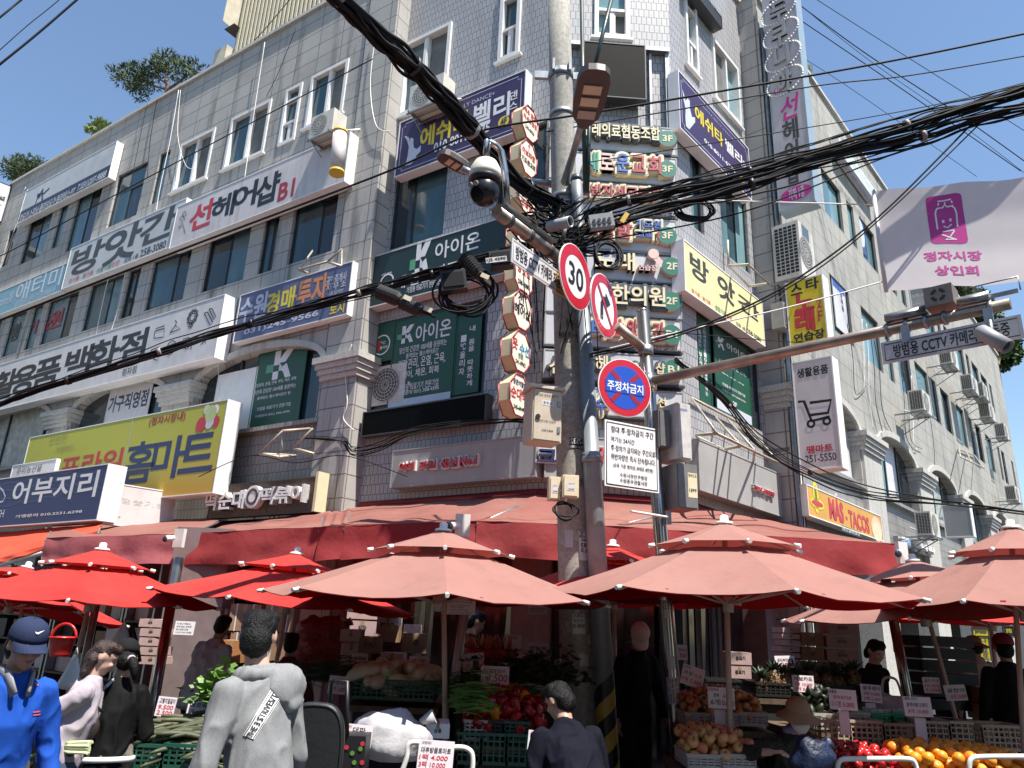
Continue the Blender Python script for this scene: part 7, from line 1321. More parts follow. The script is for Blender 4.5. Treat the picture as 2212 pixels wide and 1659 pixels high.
card('tilted price card for apples at 5.000 right of the stainless pole',9,(45,1015),(192,1150),7.1,[('고당도!',.05,.35,.05,.2,0),('의성',.08,.45,.28,.5,0),('사과',.5,.9,.3,.5,1),('7개 5.000',.02,.92,.6,.85,1)],-.28);card('pink price card for greens beside the stainless pole',9,(22,880),(86,978),7.9,two('어시나','500'));card('bright white price card for apples at 10.000 on a paper stake',9,(212,1148),(387,1290),6.35,[('맛살좋음!',.02,.42,.03,.2,1),('경북',.2,.42,.28,.48,0),('사과',.55,.75,.3,.5,1),('6개',.1,.42,.56,.84,0),('10.000',.45,.95,.6,.84,1)],-.03,((255,1290),(332,1445)),WH2);card('price card for gold pineapples above the pineapple crates',9,(637,948),(768,1030),7.95,two('골드파인애플','5.000'),.06);card('price card for avocados at 10.000 above the bucket hat',9,(745,1072),(890,1184),7.2,two('아보카도','7개 10.000','3개 5.000'),-.01);card('price card for ripe tomatoes, eleven for 5.000, on a paper stake',9,(975,1160),(1162,1297),6.5,[('맛좋음!',.03,.3,.05,.22,0),('완숙토마토',.15,.82,.3,.5,1),('11개 5.000',.08,.88,.58,.88,1)],-.03,((1040,1297),(1118,1455)));card('price card for blueberries at 9.000 above the green baskets',9,(1178,1130),(1317,1248),7.1,two('블루베리','4팩 9.000','2팩 5.200'),-.04,((1212,1248),(1275,1285)));card('price card for black label oranges at 10.000 on a paper stake',9,(1446,1207),(1637,1340),6.5,[('고품질! 고당도!',.02,.5,.03,.18,0),('블랙라벨 오렌지',.1,.85,.3,.52,0),('8개 10.000',.12,.85,.62,.85,1)],-.0,((1520,1340),(1612,1530)));card('price card for gold kiwis at 10.000 beside the leaning pole',9,(1570,1085),(1690,1190),7.3,two('골드키위','10.000','5.000'));card('tilted price card for honey melons right of the leaning pole',9,(1706,1132),(1855,1238),7.25,two('꿀참외','10개 10.000'),.08)
card('white theft warning notice on the wall left of the blue-shirted man',7,(1110,730),(1221,822),9.6,[('※ 도난 적발시,',.1,.8,.12,.26,0),('합의 없는 강력한',.1,.85,.33,.47,0),('형사처벌 진행',.1,.7,.55,.68,0),('※ CCTV 24시 녹화중',.1,.9,.76,.88,0)],m_=WHT)
p=at(7,(1130,800),10.0);m=MB();m.box(Vector((p.x+.1,p.y+.25,1.4)),(.75,.4,2.8));m.build('pillar',mat('shop_pillar_dull',(.17,.12,.115),.8,dirt=.3),bld)
def rail(label,k,pts,Y):P=smooth([at(k,p,Y)for p in pts],5);t=thing('handrail',label,'handrail',P[0]);m=MB();m.tube(P,.017,8);m.build('pipe',WPIPE,t);m=MB();m.tube([P[-1]-Z3*.1,P[-1]-Z3*.06],.02,8);m.build('cap',WPIPE,t)
rail('white pipe guard rail in front of the tomatoes',9,[(1035,1700),(1036,1640),(1060,1608),(1120,1603),(1300,1602),(1470,1603),(1520,1625),(1540,1700)],5.6);rail('white pipe guard rail in front of the oranges',9,[(1868,1700),(1866,1640),(1885,1600),(1950,1590),(2100,1588),(2260,1588)],5.4);rail('white pipe trolley handle beside the parasol pole',8,[(730,1530),(800,1532),(845,1560),(855,1620),(850,1690)],5.5);rail('bent white pipe handle left of the tomato price card',8,[(525,1500),(470,1500),(445,1530),(435,1600),(405,1690)],5.3)
c=at(7,(1985,1480),4.3);w_=abs(at(7,(2178,1480),4.3).x-at(7,(1790,1480),4.3).x);zt_=at(7,(1985,1240),4.3).z;t=thing('padded_chair','black padded chair back behind the man in the grey hoodie','chair',(c.x,c.y,0));m=MB();N=14
def sup(a,n=3.2):ca,sa=math.cos(a),math.sin(a);return(abs(ca)**(2/n)*(1 if ca>0 else-1),abs(sa)**(2/n)*(1 if sa>0 else-1))
zc_=zt_-.28
for v,s in((-.04,.9),(-.045,.97),(0,1.),(.045,.97),(.04,.9)):m.v+=[Vector((c.x+sup(2*math.pi*j/40)[0]*w_/2*s,c.y+v,zc_+sup(2*math.pi*j/40)[1]*.28*s))for j in range(40)]
for i in range(4):
 for j in range(40):m.f.append([i*40+j,i*40+(j+1)%40,(i+1)*40+(j+1)%40,(i+1)*40+j]);m.m.append(0);m.sm.append(True)
m.f.append(list(range(40)));m.m.append(0);m.sm.append(False);m.f.append(list(range(160,200))[::-1]);m.m.append(0);m.sm.append(False)
m.build('backrest',mat('chair_black_vinyl',(.012,.013,.014),.5,bump=.2,bscale=14),t);m=MB();m.box((c.x,c.y+.25,.62),(w_,.5,.1));m.build('seat',BLK,t)
for sx in(-1,1):
 for dy in(.02,.45):m=MB();m.tube([(c.x+sx*w_*.42,c.y+dy,0),(c.x+sx*w_*.42,c.y+dy,.58)],.016,6);m.build('leg',STEEL,t)
c=at(8,(95,1300),5.0);t=thing('shopping_trolley','black cherry-print shopping trolley bag right of the black chair back','trolley',(c.x,c.y,0));m=MB();m.box((c.x,c.y+.1,.75),(.2,.2,.6));m.build('bag',BLK,t);m=MB();rr=random.Random(2);f=Fr((c.x,c.y-.003,.75),Vector((1,0,0)),Vector((0,-1,0)))
for i in range(14):m.disc(f,rr.uniform(-.09,.09),rr.uniform(-.1,.28),.014,.014,.003,10,rr.choice((0,0,1,2)))
m.build('print',[RED,LEAF2,PNK],t);m=MB();zt2=at(8,(30,1110),5.0).z;m.tube([(c.x-.14,c.y,1.0),(c.x-.15,c.y,zt2),(c.x-.05,c.y,zt2),(c.x-.02,c.y,1.05)],.014,7);m.build('handle',BLK,t)
for sx in(-1,1):m=MB();m.lathe([(.0,-.02),(.08,-.02),(.08,.02),(0,.02)],Matrix.Translation((c.x+sx*.12,c.y+.15,.08))@Matrix.Rotation(math.pi/2,4,'Y'),14);m.build('wheel',RUBB,t)
fy=at(9,(1965,900),15);f=facing(fy,(-.3,-1,0))
for lb,a,b,txt,mc in(('yellow upright lottery shop board glimpsed behind the green hat',(1925,830),(2005,975),'나눔로또',F_SYEL),('small yellow board above the upright lottery board',(1890,780),(1990,828),'proto',F_SYEL),('dark lit-edged board under the red parasol',(1888,735),(1985,778),'proto',F_DGRN),('second dark board at the right edge under the red parasol',(2085,765),(2150,830),'proto',F_DGRN)):
 S=Sign('lottery_board',lb,f,9,a,b,.06,mc,DGY);(S.col(txt,(a[0]+12,a[1]+8),(b[0]-12,b[1]-4),NVY,k=9)if b[1]-a[1]>100 else S.t(txt,(a[0]+12,a[1]+10),(b[0]-12,b[1]-12),YEL if mc is F_DGRN else NVY,.02));S.done()
 # ================================================================== people
SKIN=mat('skin_tan',(.42,.24,.16),.5,var=.08,scale=14);SKIN2=mat('skin_fair',(.52,.33,.25),.5,var=.08,scale=14)
HAIR=mat('hair_black',(.005,.0045,.0045),.5,var=.5,spec=.25,scale=40,bump=.6,bscale=90);HAIRB=mat('hair_dark_brown',(.03,.014,.011),.4,var=.5,scale=40,bump=.6,bscale=90)
def cloth(name,c,**k):return mat(name,c,**{**dict(rough=.85,var=.07,scale=5,dirt=0,bump=.25,bscale=350,spec=.2),**k})
_TS=bpy.data.scenes.new('tmp')
def remesh(mb,name,m_,parent,vox,smooth_=3,wr=0.,wf=9.,seed=0,loc=None):
 me=bpy.data.meshes.new('tmp');me.from_pydata([tuple(p)for p in mb.v],[],mb.f);o=bpy.data.objects.new('tmp',me);_TS.collection.objects.link(o)
 r=o.modifiers.new('r','REMESH');r.mode='VOXEL';r.voxel_size=vox;r.use_smooth_shade=True
 s=o.modifiers.new('s','SMOOTH');s.iterations=smooth_;s.factor=.5
 vl=_TS.view_layers[0];vl.update();ev=o.evaluated_get(vl.depsgraph);nm=bpy.data.meshes.new_from_object(ev);bpy.data.objects.remove(o);bpy.data.meshes.remove(me);nm.name=name
 off=parent.location if parent else Vector()
 if wr:
  for v in nm.vertices:
   p=v.co;q=Vector((p.x,p.y,p.z*.55))*wf+Vector((seed,0,0));w_=1-abs(noise.noise(q));v.co=p+v.normal*wr*(w_**3*1.6-.7+.5*noise.noise(q*.5))
 nm.transform(Matrix.Translation(-off));nm.materials.clear();nm.materials.append(m_)
 for p in nm.polygons:p.use_smooth=True
 x=bpy.data.objects.new(name,nm);COL.objects.link(x);x.parent=parent;return x
def cap_tube(mb,a,b,ra,rb,n=12,flat=None):
 """tapered limb with rounded ends"""
 a,b=Vector(a),Vector(b);d=(b-a).normalized();k=lambda r,f:tuple(x*f for x in r)if isinstance(r,tuple)else r*f;mr=lambda r:max(r)if isinstance(r,tuple)else r
 pts=[a-d*mr(ra)*.8,a-d*mr(ra)*.5,a,(a+b)/2,b,b+d*mr(rb)*.5,b+d*mr(rb)*.8];mid=tuple((x+y)/2 for x,y in zip(ra,rb))if isinstance(ra,tuple)else(ra+rb)/2
 mb.tube(pts,[k(ra,.45),k(ra,.85),ra,mid,rb,k(rb,.85),k(rb,.45)],n,flat=flat)
def ik(s,t,l1,l2,pole):
 d=t-s;L=min(d.length,(l1+l2)*.995);d=d.normalized();x=(l1*l1-l2*l2+L*L)/(2*L);h=math.sqrt(max(0,l1*l1-x*x));p=(pole-d*pole.dot(d)).normalized();return s+d*x+p*h,s+d*L
def hand(mb,w,d,n,s,curl=.5,sc=1.):
 """palm with four fingers of different length and a thumb; d points along the fingers, n out of the back of the hand"""
 d=d.normalized();n=(n-d*n.dot(d)).normalized();x=d.cross(n)*s;palm=w+d*.05*sc;cap_tube(mb,w,w+d*.085*sc,(.034*sc,.017*sc),(.040*sc,.014*sc),10,flat=x)
 for i,(o,l)in enumerate(((-.030,.068),(-.010,.080),(.010,.074),(.029,.058))):
  a=w+d*.09*sc+x*o*sc;dd=d;l*=sc;p=[a]
  for j in range(3):dd=(dd*math.cos(curl*.8)-n*math.sin(curl*.8)).normalized();p.append(p[-1]+dd*l*(.45,.32,.26)[j])
  mb.tube([a-d*.03*sc]+p,[.010*sc,.0095*sc,.009*sc,.0085*sc,.007*sc],7)
 a=w+d*.03*sc-x*.034*sc;t1=(d*.75-x*.75-n*.15).normalized();b=a+t1*.035*sc;mb.tube([w+d*.015*sc-x*.015*sc,a,b,b+(t1+d*.6-n*.5).normalized()*.03*sc],[.013*sc,.013*sc,.011*sc,.008*sc],7)
def person(label,k,head,Y,face,h=1.70,lean=0.,hp=0.,hy=0.,hands=None,skin=SKIN,top=None,trousers=None,hair=None,cap=None,vox=.011,women=False,collar=False,sleeve=1.,top_len=.0,wr=.007,elbow=(0,0,0),fat=1.,roll=0.,hairlen=0.,group='people at the market'):
 """face: heading in degrees (0 = away from the viewer, 90 = to the viewer's left, 180 = towards the viewer); head placed through a pixel at depth Y"""
 S=h/1.70;hc=at(k,head,Y);a=R_(face);fw=Vector((-math.sin(a),math.cos(a),0));rt=Vector((math.cos(a),math.sin(a),0));up=Z3
 ln=R_(lean);tw=(up*math.cos(ln)+fw*math.sin(ln));tf=fw*math.cos(ln)-up*math.sin(ln)
 neck=hc-tw*.148*S-fw*.015;chest=neck-tw*.22*S;waist=neck-tw*.40*S-fw*.01;pel=neck-tw*.55*S
 rootp=Vector((pel.x,pel.y,0));t=thing('person',label,'person',rootp,group);P={}
 sw=(.148 if women else .165)*S*fat**.5
 for s in(-1,1):
  sh=neck-tw*.085*S+rt*s*sw;P['sh',s]=sh;dflt=sh-up*.52*S+rt*s*.10+fw*.08;tgt=dflt
  if hands and hands.get(s):kk,px,dy=hands[s];tgt=at(kk,px,Y+dy)
  el,wrp=ik(sh,tgt,.285*S,.265*S,(-fw*.8+rt*s*.5-up*.2)+Vector(elbow));P['el',s],P['wr',s]=el,wrp
  hip=pel+rt*s*.09*S;foot=Vector((hip.x,hip.y,.08))+rt*s*.03+fw*(.06 if s>0 else-.06);kn,an=ik(hip,foot,max(.42*S,(hip.z-.08)*.505),max(.42*S,(hip.z-.08)*.505),fw);P['hip',s],P['kn',s],P['an',s]=hip,kn,an
 hd=R_(hp);hyw=R_(hy);hf=(fw*math.cos(hyw)+rt*math.sin(hyw));hu=(up*math.cos(hd)+hf*math.sin(hd));hf2=hf*math.cos(hd)-up*math.sin(hd);hr=hf2.cross(hu);hu=(hu+hr*math.sin(R_(roll))).normalized();hr=hf2.cross(hu);MH=Matrix((hr,hf2,hu)).transposed();Hh=lambda x,y,z:hc+MH@Vector((x*S,y*S,z*S))
 b=MB();sk=1.0
 tor=lambda e,m_:m_.tube([pel-tw*.08*S,pel,waist,chest,neck-tw*.09*S,neck-tw*.03*S],[((.12+e)*S*fat,(.10+e)*S*fat),((.15+e)*S*fat,(.115+e)*S*fat),((.125+e)*S*fat,(.10+e)*S*fat),((.14+e)*S*fat,(.11+e)*S*fat),((.14+e)*S*fat,(.085+e)*S),((.07+e)*S,(.06+e)*S)],18,flat=rt)
 tor(0,b);cap_tube(b,neck-tw*.05*S,Hh(0,-.01,-.06),.058*S,.052*S)
 b.ell(Hh(0,-.008,.03),(.077*S,.095*S,.092*S),MH,20,14);b.ell(Hh(0,.022,-.035),(.062*S,.068*S,.075*S),MH,18,12);b.ell(Hh(0,.052,-.085),(.034*S,.03*S,.028*S),MH,12,8)
 b.ell(Hh(0,.094,-.018),(.013*S,.017*S,.018*S),MH,10,7);b.tube([Hh(0,.083,.028),Hh(0,.098,-.008)],[.009*S,.012*S],7)
 for s in(-1,1):b.ell(Hh(s*.078,-.008,.002),(.010*S,.02*S,.032*S),MH,9,7);b.ell(Hh(s*.033,.078,-.022),(.022*S,.014*S,.018*S),MH,9,7);b.ell(Hh(s*.03,.083,.036),(.022*S,.010*S,.008*S),MH,9,6)
 b.ell(Hh(0,.086,-.053),(.022*S,.010*S,.008*S),MH,9,6)
 for s in(-1,1):
  sh,el,wp=P['sh',s],P['el',s],P['wr',s];b.ell(sh,(.058*S,)*3);cap_tube(b,sh,el,.050*S,.040*S);cap_tube(b,el,wp,.040*S,.027*S);dv=(wp-el).normalized();nn=-fw if abs(dv.z)>.6 else up;hand(b,wp,dv,rt*s if abs(dv.z)>.6 else up,s,.45,S)
  cap_tube(b,P['hip',s],P['kn',s],.088*S*fat,.058*S);cap_tube(b,P['kn',s],P['an',s],.056*S,.038*S);cap_tube(b,P['an',s]-fw*.04-up*.03,P['an',s]+fw*.15-up*.045,.04*S,.033*S)
 remesh(b,'body',skin,t,vox,2)
 if trousers:
  q=MB();q.tube([pel-tw*.05*S,pel+tw*.02*S,waist-tw*.02*S],[(.172*S*fat,.135*S*fat),(.185*S*fat,.14*S*fat),(.16*S*fat,.12*S*fat)],18,flat=rt)
  for s in(-1,1):cap_tube(q,P['hip',s],P['kn',s],.105*S*fat,.08*S);cap_tube(q,P['kn',s],P['an',s]+up*.03,.078*S,.065*S)
  remesh(q,'trousers',trousers,t,vox*1.2,3,wr,8,3)
  for s in(-1,1):m=MB();m.ell(P['an',s]+fw*.055-up*.03,(.052*S,.13*S,.05*S),Matrix((rt,fw,up)).transposed());m.build('shoe',RUBB,t)
 if top:
  q=MB();e=.022;lo=pel-tw*(.02+top_len)*S;q.tube([lo,lo+tw*.05,waist,chest,neck-tw*.085*S,neck-tw*.02*S,neck+tw*.025*S],[((.165+e*.3)*S*fat,(.145)*S*fat),((.168+e*.3)*S*fat,.145*S*fat),((.138+e)*S*fat,(.115+e)*S*fat),((.142+e*.7)*S*fat,(.118+e)*S*fat),((.125+e)*S*fat,(.085+e)*S),((.082+e*.5)*S,(.075+e*.5)*S),(.068*S,.064*S)],20,flat=rt)
  for s in(-1,1):
   sh,el,wp=P['sh',s],P['el',s],P['wr',s];q.ell(sh,(.066*S,)*3);cap_tube(q,sh,el,.066*S,.058*S)
   if sleeve>.5:cap_tube(q,el,el+(wp-el)*(sleeve*.9),.058*S,.043*S)
  remesh(q,'jacket' if collar else 'shirt',top,t,vox,3,wr,11,11)
 if hair:
  q=MB();q.ell(Hh(0,-.014,.04),(.081*S,.095*S,.086*S),MH,20,14);q.ell(Hh(0,-.055,-.02),(.073*S,.066*S,.08*S),MH,16,12)
  if cap is None:q.ell(Hh(.0,.055,.088),(.062*S,.042*S,.034*S),MH,14,10);q.ell(Hh(.04,.015,.088),(.042*S,.055*S,.038*S),MH,12,8);q.ell(Hh(-.045,.0,.084),(.038*S,.055*S,.04*S),MH,12,8)
  if hairlen:
   for x in(-.06,-.02,.02,.06):cap_tube(q,Hh(x,-.05,-.03),Hh(x*.9,-.055,-.03-hairlen),.036*S,.026*S)
  remesh(q,'hair',hair,t,.011,3,.005,22,5)
 if cap:
  kind,cm=cap;q=MB()
  pr=[(.088,0),(.090,.025),(.086,.058),(.068,.088),(.04,.105),(0,.11)]
  Mc=Matrix.Translation(Hh(0,-.008,.033))@(MH.to_4x4())@Matrix.Diagonal((1.03*S,1.2*S,1.05*S,1));q.lathe(pr,Mc,24)
  if kind=='cap':
   Q=lambda x,y,z:Mc@Vector((x,y,z));N=14
   for i in range(N):
    for j in range(4):
     A=lambda ii,jj:(lambda th,rr:Q(.088*math.sin(th)*(1+.02*rr),.080*math.cos(th)+.068*rr*math.cos(th*.9),.006-.012*rr-.028*abs(math.sin(th))**2*rr-.008*rr*rr))(-1.25+2.5*ii/N,jj/4)
     q.face([A(i,j),A(i+1,j),A(i+1,j+1),A(i,j+1)],sm=True);q.face([p-hu*.004 for p in(A(i,j),A(i,j+1),A(i+1,j+1),A(i+1,j))],sm=True)
   q.ell(Q(0,0,.11),(.007,.007,.005))
  else:
   n=32;i0=len(q.v)
   for r_,z_,w_ in((.089,.012,0),(.112,-.012,.002),(.138,-.033,.004),(.160,-.046,.007)):q.v+=[Mc@Vector((r_*math.cos(j*6.283/n),r_*math.sin(j*6.283/n),z_+w_*math.sin(j*6.283/n*5)))for j in range(n)]
   for c_ in range(3):
    for j in range(n):q.f.append([i0+c_*n+j,i0+c_*n+(j+1)%n,i0+(c_+1)*n+(j+1)%n,i0+(c_+1)*n+j]);q.m.append(0);q.sm.append(True)
  co=q.build('cap' if kind=='cap' else 'bucket_hat',cm,t)
 for s in(-1,1):m=MB();m.ell(Hh(s*.031,.086,.012),(.012*S,.006*S,.005*S),MH,10,6);m.build('eye',mat('eye_dark',(.02,.012,.01),.3),t)
 m=MB();m.ell(Hh(0,.093,-.053),(.018*S,.005*S,.0035*S),MH,10,6);m.build('mouth',mat('lips',(.32,.13,.11),.5),t)
 return t,P,Hh,dict(fw=fw,rt=rt,tw=tw,neck=neck,chest=chest,waist=waist,pel=pel,S=S)
from mathutils.bvhtree import BVHTree
def decal(o,parent,name,cols,geo,off=.004):
 """lay flat print onto the surface of a garment: geo = (pixels of points, faces, colour index)"""
 root=parent
 me=o.data;bv=BVHTree.FromPolygons([o.matrix_world@v.co if False else v.co+root.location for v in me.vertices],[p.vertices[:]for p in me.polygons]);m=MB()
 for k,pts,fs,ci,e in geo:
  vs=[];ok=True
  for p in pts:
   d=ray(k,p).normalized();h_,n_,i_,ds=bv.ray_cast(CAMO,d)
   if h_ is None:vs.append(None)
   else:vs.append(h_+n_.normalized()*(off+e)*(1 if n_.dot(d)<0 else-1))
  for f in fs:
   if all(vs[i]is not None for i in f):m.face([vs[i]for i in f],ci)
 if m.f:m.build(name,cols,parent)
def strip_grid(k,A,B,C_,Dd,n=10,m_=4):
 """pixel quad A-B-C-D as a grid"""
 pts=[((A[0]*(1-i/n)+B[0]*i/n)*(1-j/m_)+(Dd[0]*(1-i/n)+C_[0]*i/n)*j/m_,(A[1]*(1-i/n)+B[1]*i/n)*(1-j/m_)+(Dd[1]*(1-i/n)+C_[1]*i/n)*j/m_)for j in range(m_+1)for i in range(n+1)]
 return pts,[(j*(n+1)+i,j*(n+1)+i+1,(j+1)*(n+1)+i+1,(j+1)*(n+1)+i)for j in range(m_)for i in range(n)]
def text_px(s,A,B,C_,Dd,bold=.03):
 vs,fs,_=text_geo(s,bold);return[((A[0]*(1-x)+B[0]*x)*y+(Dd[0]*(1-x)+C_[0]*x)*(1-y),(A[1]*(1-x)+B[1]*x)*y+(Dd[1]*(1-x)+C_[1]*x)*(1-y))for x,y,z in vs],fs
child=lambda t,n:[c for c in t.children if c.name.split('.')[0]==n][0]
HOOD=cloth('hoodie_grey',(.22,.225,.23),var=.12,scale=120);t,P,Hh,J=person('man in a grey hooded sweatshirt with black cropped hair, back turned, left of centre',7,(1632,835),3.85,55,1.80,11,10,48,None,SKIN2,HOOD,cloth('jeans_black',(.02,.02,.025)),HAIR,None,.010,collar=False,top_len=.06,wr=.009,fat=.92)
q=MB();n=J['neck'];fw,rt,tw=J['fw'],J['rt'],J['tw']
for i in range(9):a=-math.pi*1.02+math.pi*1.04*i/8;p0=n+rt*.105*math.cos(a)+fw*.085*math.sin(a)-tw*.02;q.ell(p0+tw*.015*math.sin(-a),(.034,.034,.04),nu=10,nv=7)
q.ell(n-fw*.10-tw*.055+rt*.075,(.105,.065,.09),Matrix((rt,fw,tw)).transposed(),18,12);q.ell(n-fw*.115-tw*.125+rt*.105,(.058,.042,.058),Matrix((rt,fw,tw)).transposed(),14,10)
remesh(q,'hood',HOOD,t,.010,3,.012,10,2)
sh=child(t,'shirt');A,B,C_,Dd=(1538,1452),(1716,1155),(1790,1190),(1606,1482);g=[(7,*strip_grid(7,A,B,C_,Dd,14,4),0,0)]
mx=lambda f,p,q_:(p[0]*(1-f)+q_[0]*f,p[1]*(1-f)+q_[1]*f)
for f0,f1 in((.06,.12),(.88,.94)):g.append((7,*strip_grid(7,mx(f0,A,Dd),mx(f0,B,C_),mx(f1,B,C_),mx(f1,A,Dd),14,1),1,.002))
g.append((7,*text_px('THE 3 STRIVES/TH',mx(.24,A,Dd),mx(.24,B,C_),mx(.78,B,C_),mx(.78,A,Dd)),1,.003));decal(sh,t,'sleeve_print',[WH2,BLK],g)
m=MB();m.tube([Hh(-.082,.075,.02),Hh(-.086,-.01,.018)],.004,5);m.tube([Hh(-.06,.1,.015),Hh(-.082,.078,.015)],(.004,.016),4);m.build('glasses',BLK,t)
BLUJ=cloth('jacket_bright_blue',(.012,.075,.40),rough=.8,spec=.2);t,P,Hh,J=person('man in a bright blue jacket and navy cap looking down, at the far left edge',7,(160,890),4.3,232,1.72,8,16,-6,None,SKIN,BLUJ,cloth('trousers_grey',(.08,.08,.085)),HAIR,('cap',cloth('cap_navy',(.022,.032,.075))),.009,collar=True,top_len=.06,wr=.009,fat=1.08)
decal(child(t,'cap'),t,'cap_mark',[WH2],[(7,[(222,800),(236,806),(280,791),(240,816),(228,814)],[(0,1,4),(1,2,3),(1,3,4)],0,0)])
decal(child(t,'jacket'),t,'jacket_mark',[paint('mark_coral',(.7,.12,.12))],[(7,*strip_grid(7,(218,1122),(228,1122),(242,1140),(226,1144),3,2),0,0),(7,*strip_grid(7,(206,1303),(250,1298),(250,1306),(206,1312),6,1),0,0),(7,*strip_grid(7,(206,1322),(250,1318),(250,1326),(206,1330),6,1),0,0)])
q=MB();n=J['neck'];
for s in(-1,1):q.tube([n+J['rt']*s*.075-J['fw']*.03+Z3*.02,n+J['rt']*s*.06+J['fw']*.065,n+J['rt']*s*.035+J['fw']*.12-Z3*.09],(.03,.012),8,flat=Z3)
q.build('collar',cloth('collar_grey',(.28,.28,.3)),t)
LAV=cloth('cardigan_lavender',(.40,.35,.39));t,P,Hh,J=person('woman in a lavender cardigan with reddish-brown hair bending towards the stall, holding onions',7,(655,965),5.5,290,1.60,12,24,0,{1:(7,(418,1500),-.12)},SKIN2,LAV,cloth('trousers_slate',(.05,.07,.1)),HAIRB,None,.011,True,sleeve=.98,wr=.012,hairlen=.12,elbow=(-.3,0,0))
wv=P['wr',1];m=MB();rr=random.Random(4);ob=thing('spring_onions','bundle of long green spring onions held low by the woman in lavender','spring onions',wv-Z3*.1);c0=at(7,(420,1528),5.34);c1=at(7,(570,1528),5.3);c2=at(7,(190,1545),5.4)
for i in range(16):
 j=Vector((0,rr.uniform(-.02,.02),rr.uniform(-.035,.035)));e=c2+Vector((rr.uniform(-.06,.05),rr.uniform(-.05,.05),rr.uniform(-.14,.14)));P3=smooth([c1+j*1.1,(c0+c1)/2+j,c0+j*.8,(c0*.5+e*.5)+j*.3+Z3*.02,e],3);n_=len(P3);mm=MB();mm.tube(P3[:n_//2+1],[.010+.002*(k/n_)for k in range(n_//2+1)],6,mi=0);mm.tube(P3[n_//2:],[.011*(1-k/(n_-n_//2)*.75)for k in range(n_-n_//2)],6,mi=1);mm.build('onion',[PALE,LEAF2],ob)
lb=at(7,(528,1400),5.5);m=MB();m.ell(lb,(.11,.05,.125));bg_=thing('shoulder_bag','dark brown quilted leather bag hanging at the lavender woman’s hip','bag',lb-Z3*.15)
for p in m.v:d=p-lb;p.z=lb.z+d.z*(1 if d.z<0 else .75)
m.build('body',mat('leather_dark_brown',(.035,.027,.024),.35,bump=.4,bscale=8),bg_);m=MB();m.tube(smooth([lb+Vector((-.1,0,.1)),J['neck']+Vector((-.05,-.1,-.05)),lb+Vector((.1,0,.1))],6),(.006,.012),6);m.build('strap',mat('leather_dark_brown',(.035,.027,.024)),bg_)
BLKJ=cloth('jacket_black_satin',(.004,.004,.0045),rough=.7,spec=.15);t,P,Hh,J=person('woman in a black top and black cap with a tied ponytail, seen from behind',7,(790,970),5.75,20,1.62,6,16,-12,{-1:(7,(572,1590),-.05)},SKIN2,BLKJ,mat('trousers_camouflage',(.16,.14,.11),.8,var=.75,scale=16),HAIR,('cap',cloth('cap_black',(.010,.010,.011))),.011,True,sleeve=.0+.55,wr=.012,top_len=.02)
q=MB();q.ell(Hh(.03,-.12,-.03),(.03,.03,.03));q.build('scrunchie',cloth('scrunchie_lilac',(.45,.4,.45)),t);q=MB();q.tube(smooth([Hh(.03,-.12,-.03),Hh(.04,-.155,-.06),Hh(.06,-.15,-.13),Hh(.07,-.12,-.18)],5),[.02,.024,.028,.03,.032,.034,.034,.034,.033,.03,.028,.025,.02,.016,.012,.008][:16],8);q.build('ponytail',HAIR,t)
decal(child(t,'shirt'),t,'shoulder_stripes',[WH2],[(7,*strip_grid(7,(645,1160+9*i),(722,1092+8*i),(724,1095+8*i),(646,1164+9*i),10,1),0,0)for i in range(3)])
q=MB();lo=J['pel']+J['tw']*.035;q.tube([lo-J['tw']*.035,lo],[(.192,.155),(.19,.152)],20,flat=J['rt']);q.build('shirt_hem',WH2,t)
w_=P['wr',-1];ph=thing('phone','small phone in the left hand of the woman with the black cap','phone',w_+Vector((.02,-.03,-.16)));m=MB();m.box(w_+Vector((.03,-.03,-.1)),(.07,.012,.14),rz=.5);m.build('case',mat('phone_case',(.12,.14,.12),.25),ph);m=MB();m.box(w_+Vector((.03,-.037,-.1)),(.06,.004,.125),rz=.5);m.build('screen',G3,ph)
person('man in a loose blue-grey shirt bending to the right, back turned, under the awning',7,(1405,770),8.6,-25,1.72,16,24,-25,None,SKIN,cloth('shirt_blue_grey',(.50,.53,.62)),cloth('trousers_black',(.012,.012,.018)),HAIR,None,.018,sleeve=.6,top_len=.12,wr=.02)
person('figure in a dark red top standing behind the hooded man in the shade',7,(1840,880),8.2,10,1.62,6,10,0,None,SKIN,cloth('top_maroon',(.12,.03,.03)),cloth('trousers_black',(.012,.012,.018)),HAIR,None,.015)
person('man in black looking down behind the chive card',8,(875,740),8.3,-75,1.72,14,25,0,None,SKIN,cloth('top_black',(.010,.009,.011)),cloth('trousers_black',(.012,.012,.018)),HAIR,None,.018)
person('man in a navy jacket stooping in front of the concrete pole, back turned',8,(1400,1240),5.15,22,1.66,30,30,-20,None,SKIN,cloth('jacket_navy',(.003,.0035,.010)),cloth('trousers_black',(.012,.012,.018)),HAIR,None,.010,wr=.014,fat=1.18)
person('person all in black with a pale pink cap between the two steel poles',8,(1905,830),7.9,200,1.74,8,52,10,None,SKIN,cloth('top_black',(.010,.009,.011)),cloth('trousers_black',(.012,.012,.018)),HAIR,('cap',cloth('cap_pale_pink',(.74,.52,.50))),.018)
t,P,Hh,J=person('masked woman in a tan bucket hat and dark patterned jacket bending over the stall',9,(785,1335),6.0,192,1.58,22,10,10,{-1:(9,(960,1580),-.2),1:(9,(610,1560),-.15)},SKIN2,mat('jacket_dark_pattern',(.018,.02,.014),.8,var=.9,scale=60),cloth('trousers_black',(.012,.012,.018)),HAIR,('bucket',cloth('hat_tan',(.34,.21,.125))),.010,True,sleeve=.75,wr=.014)
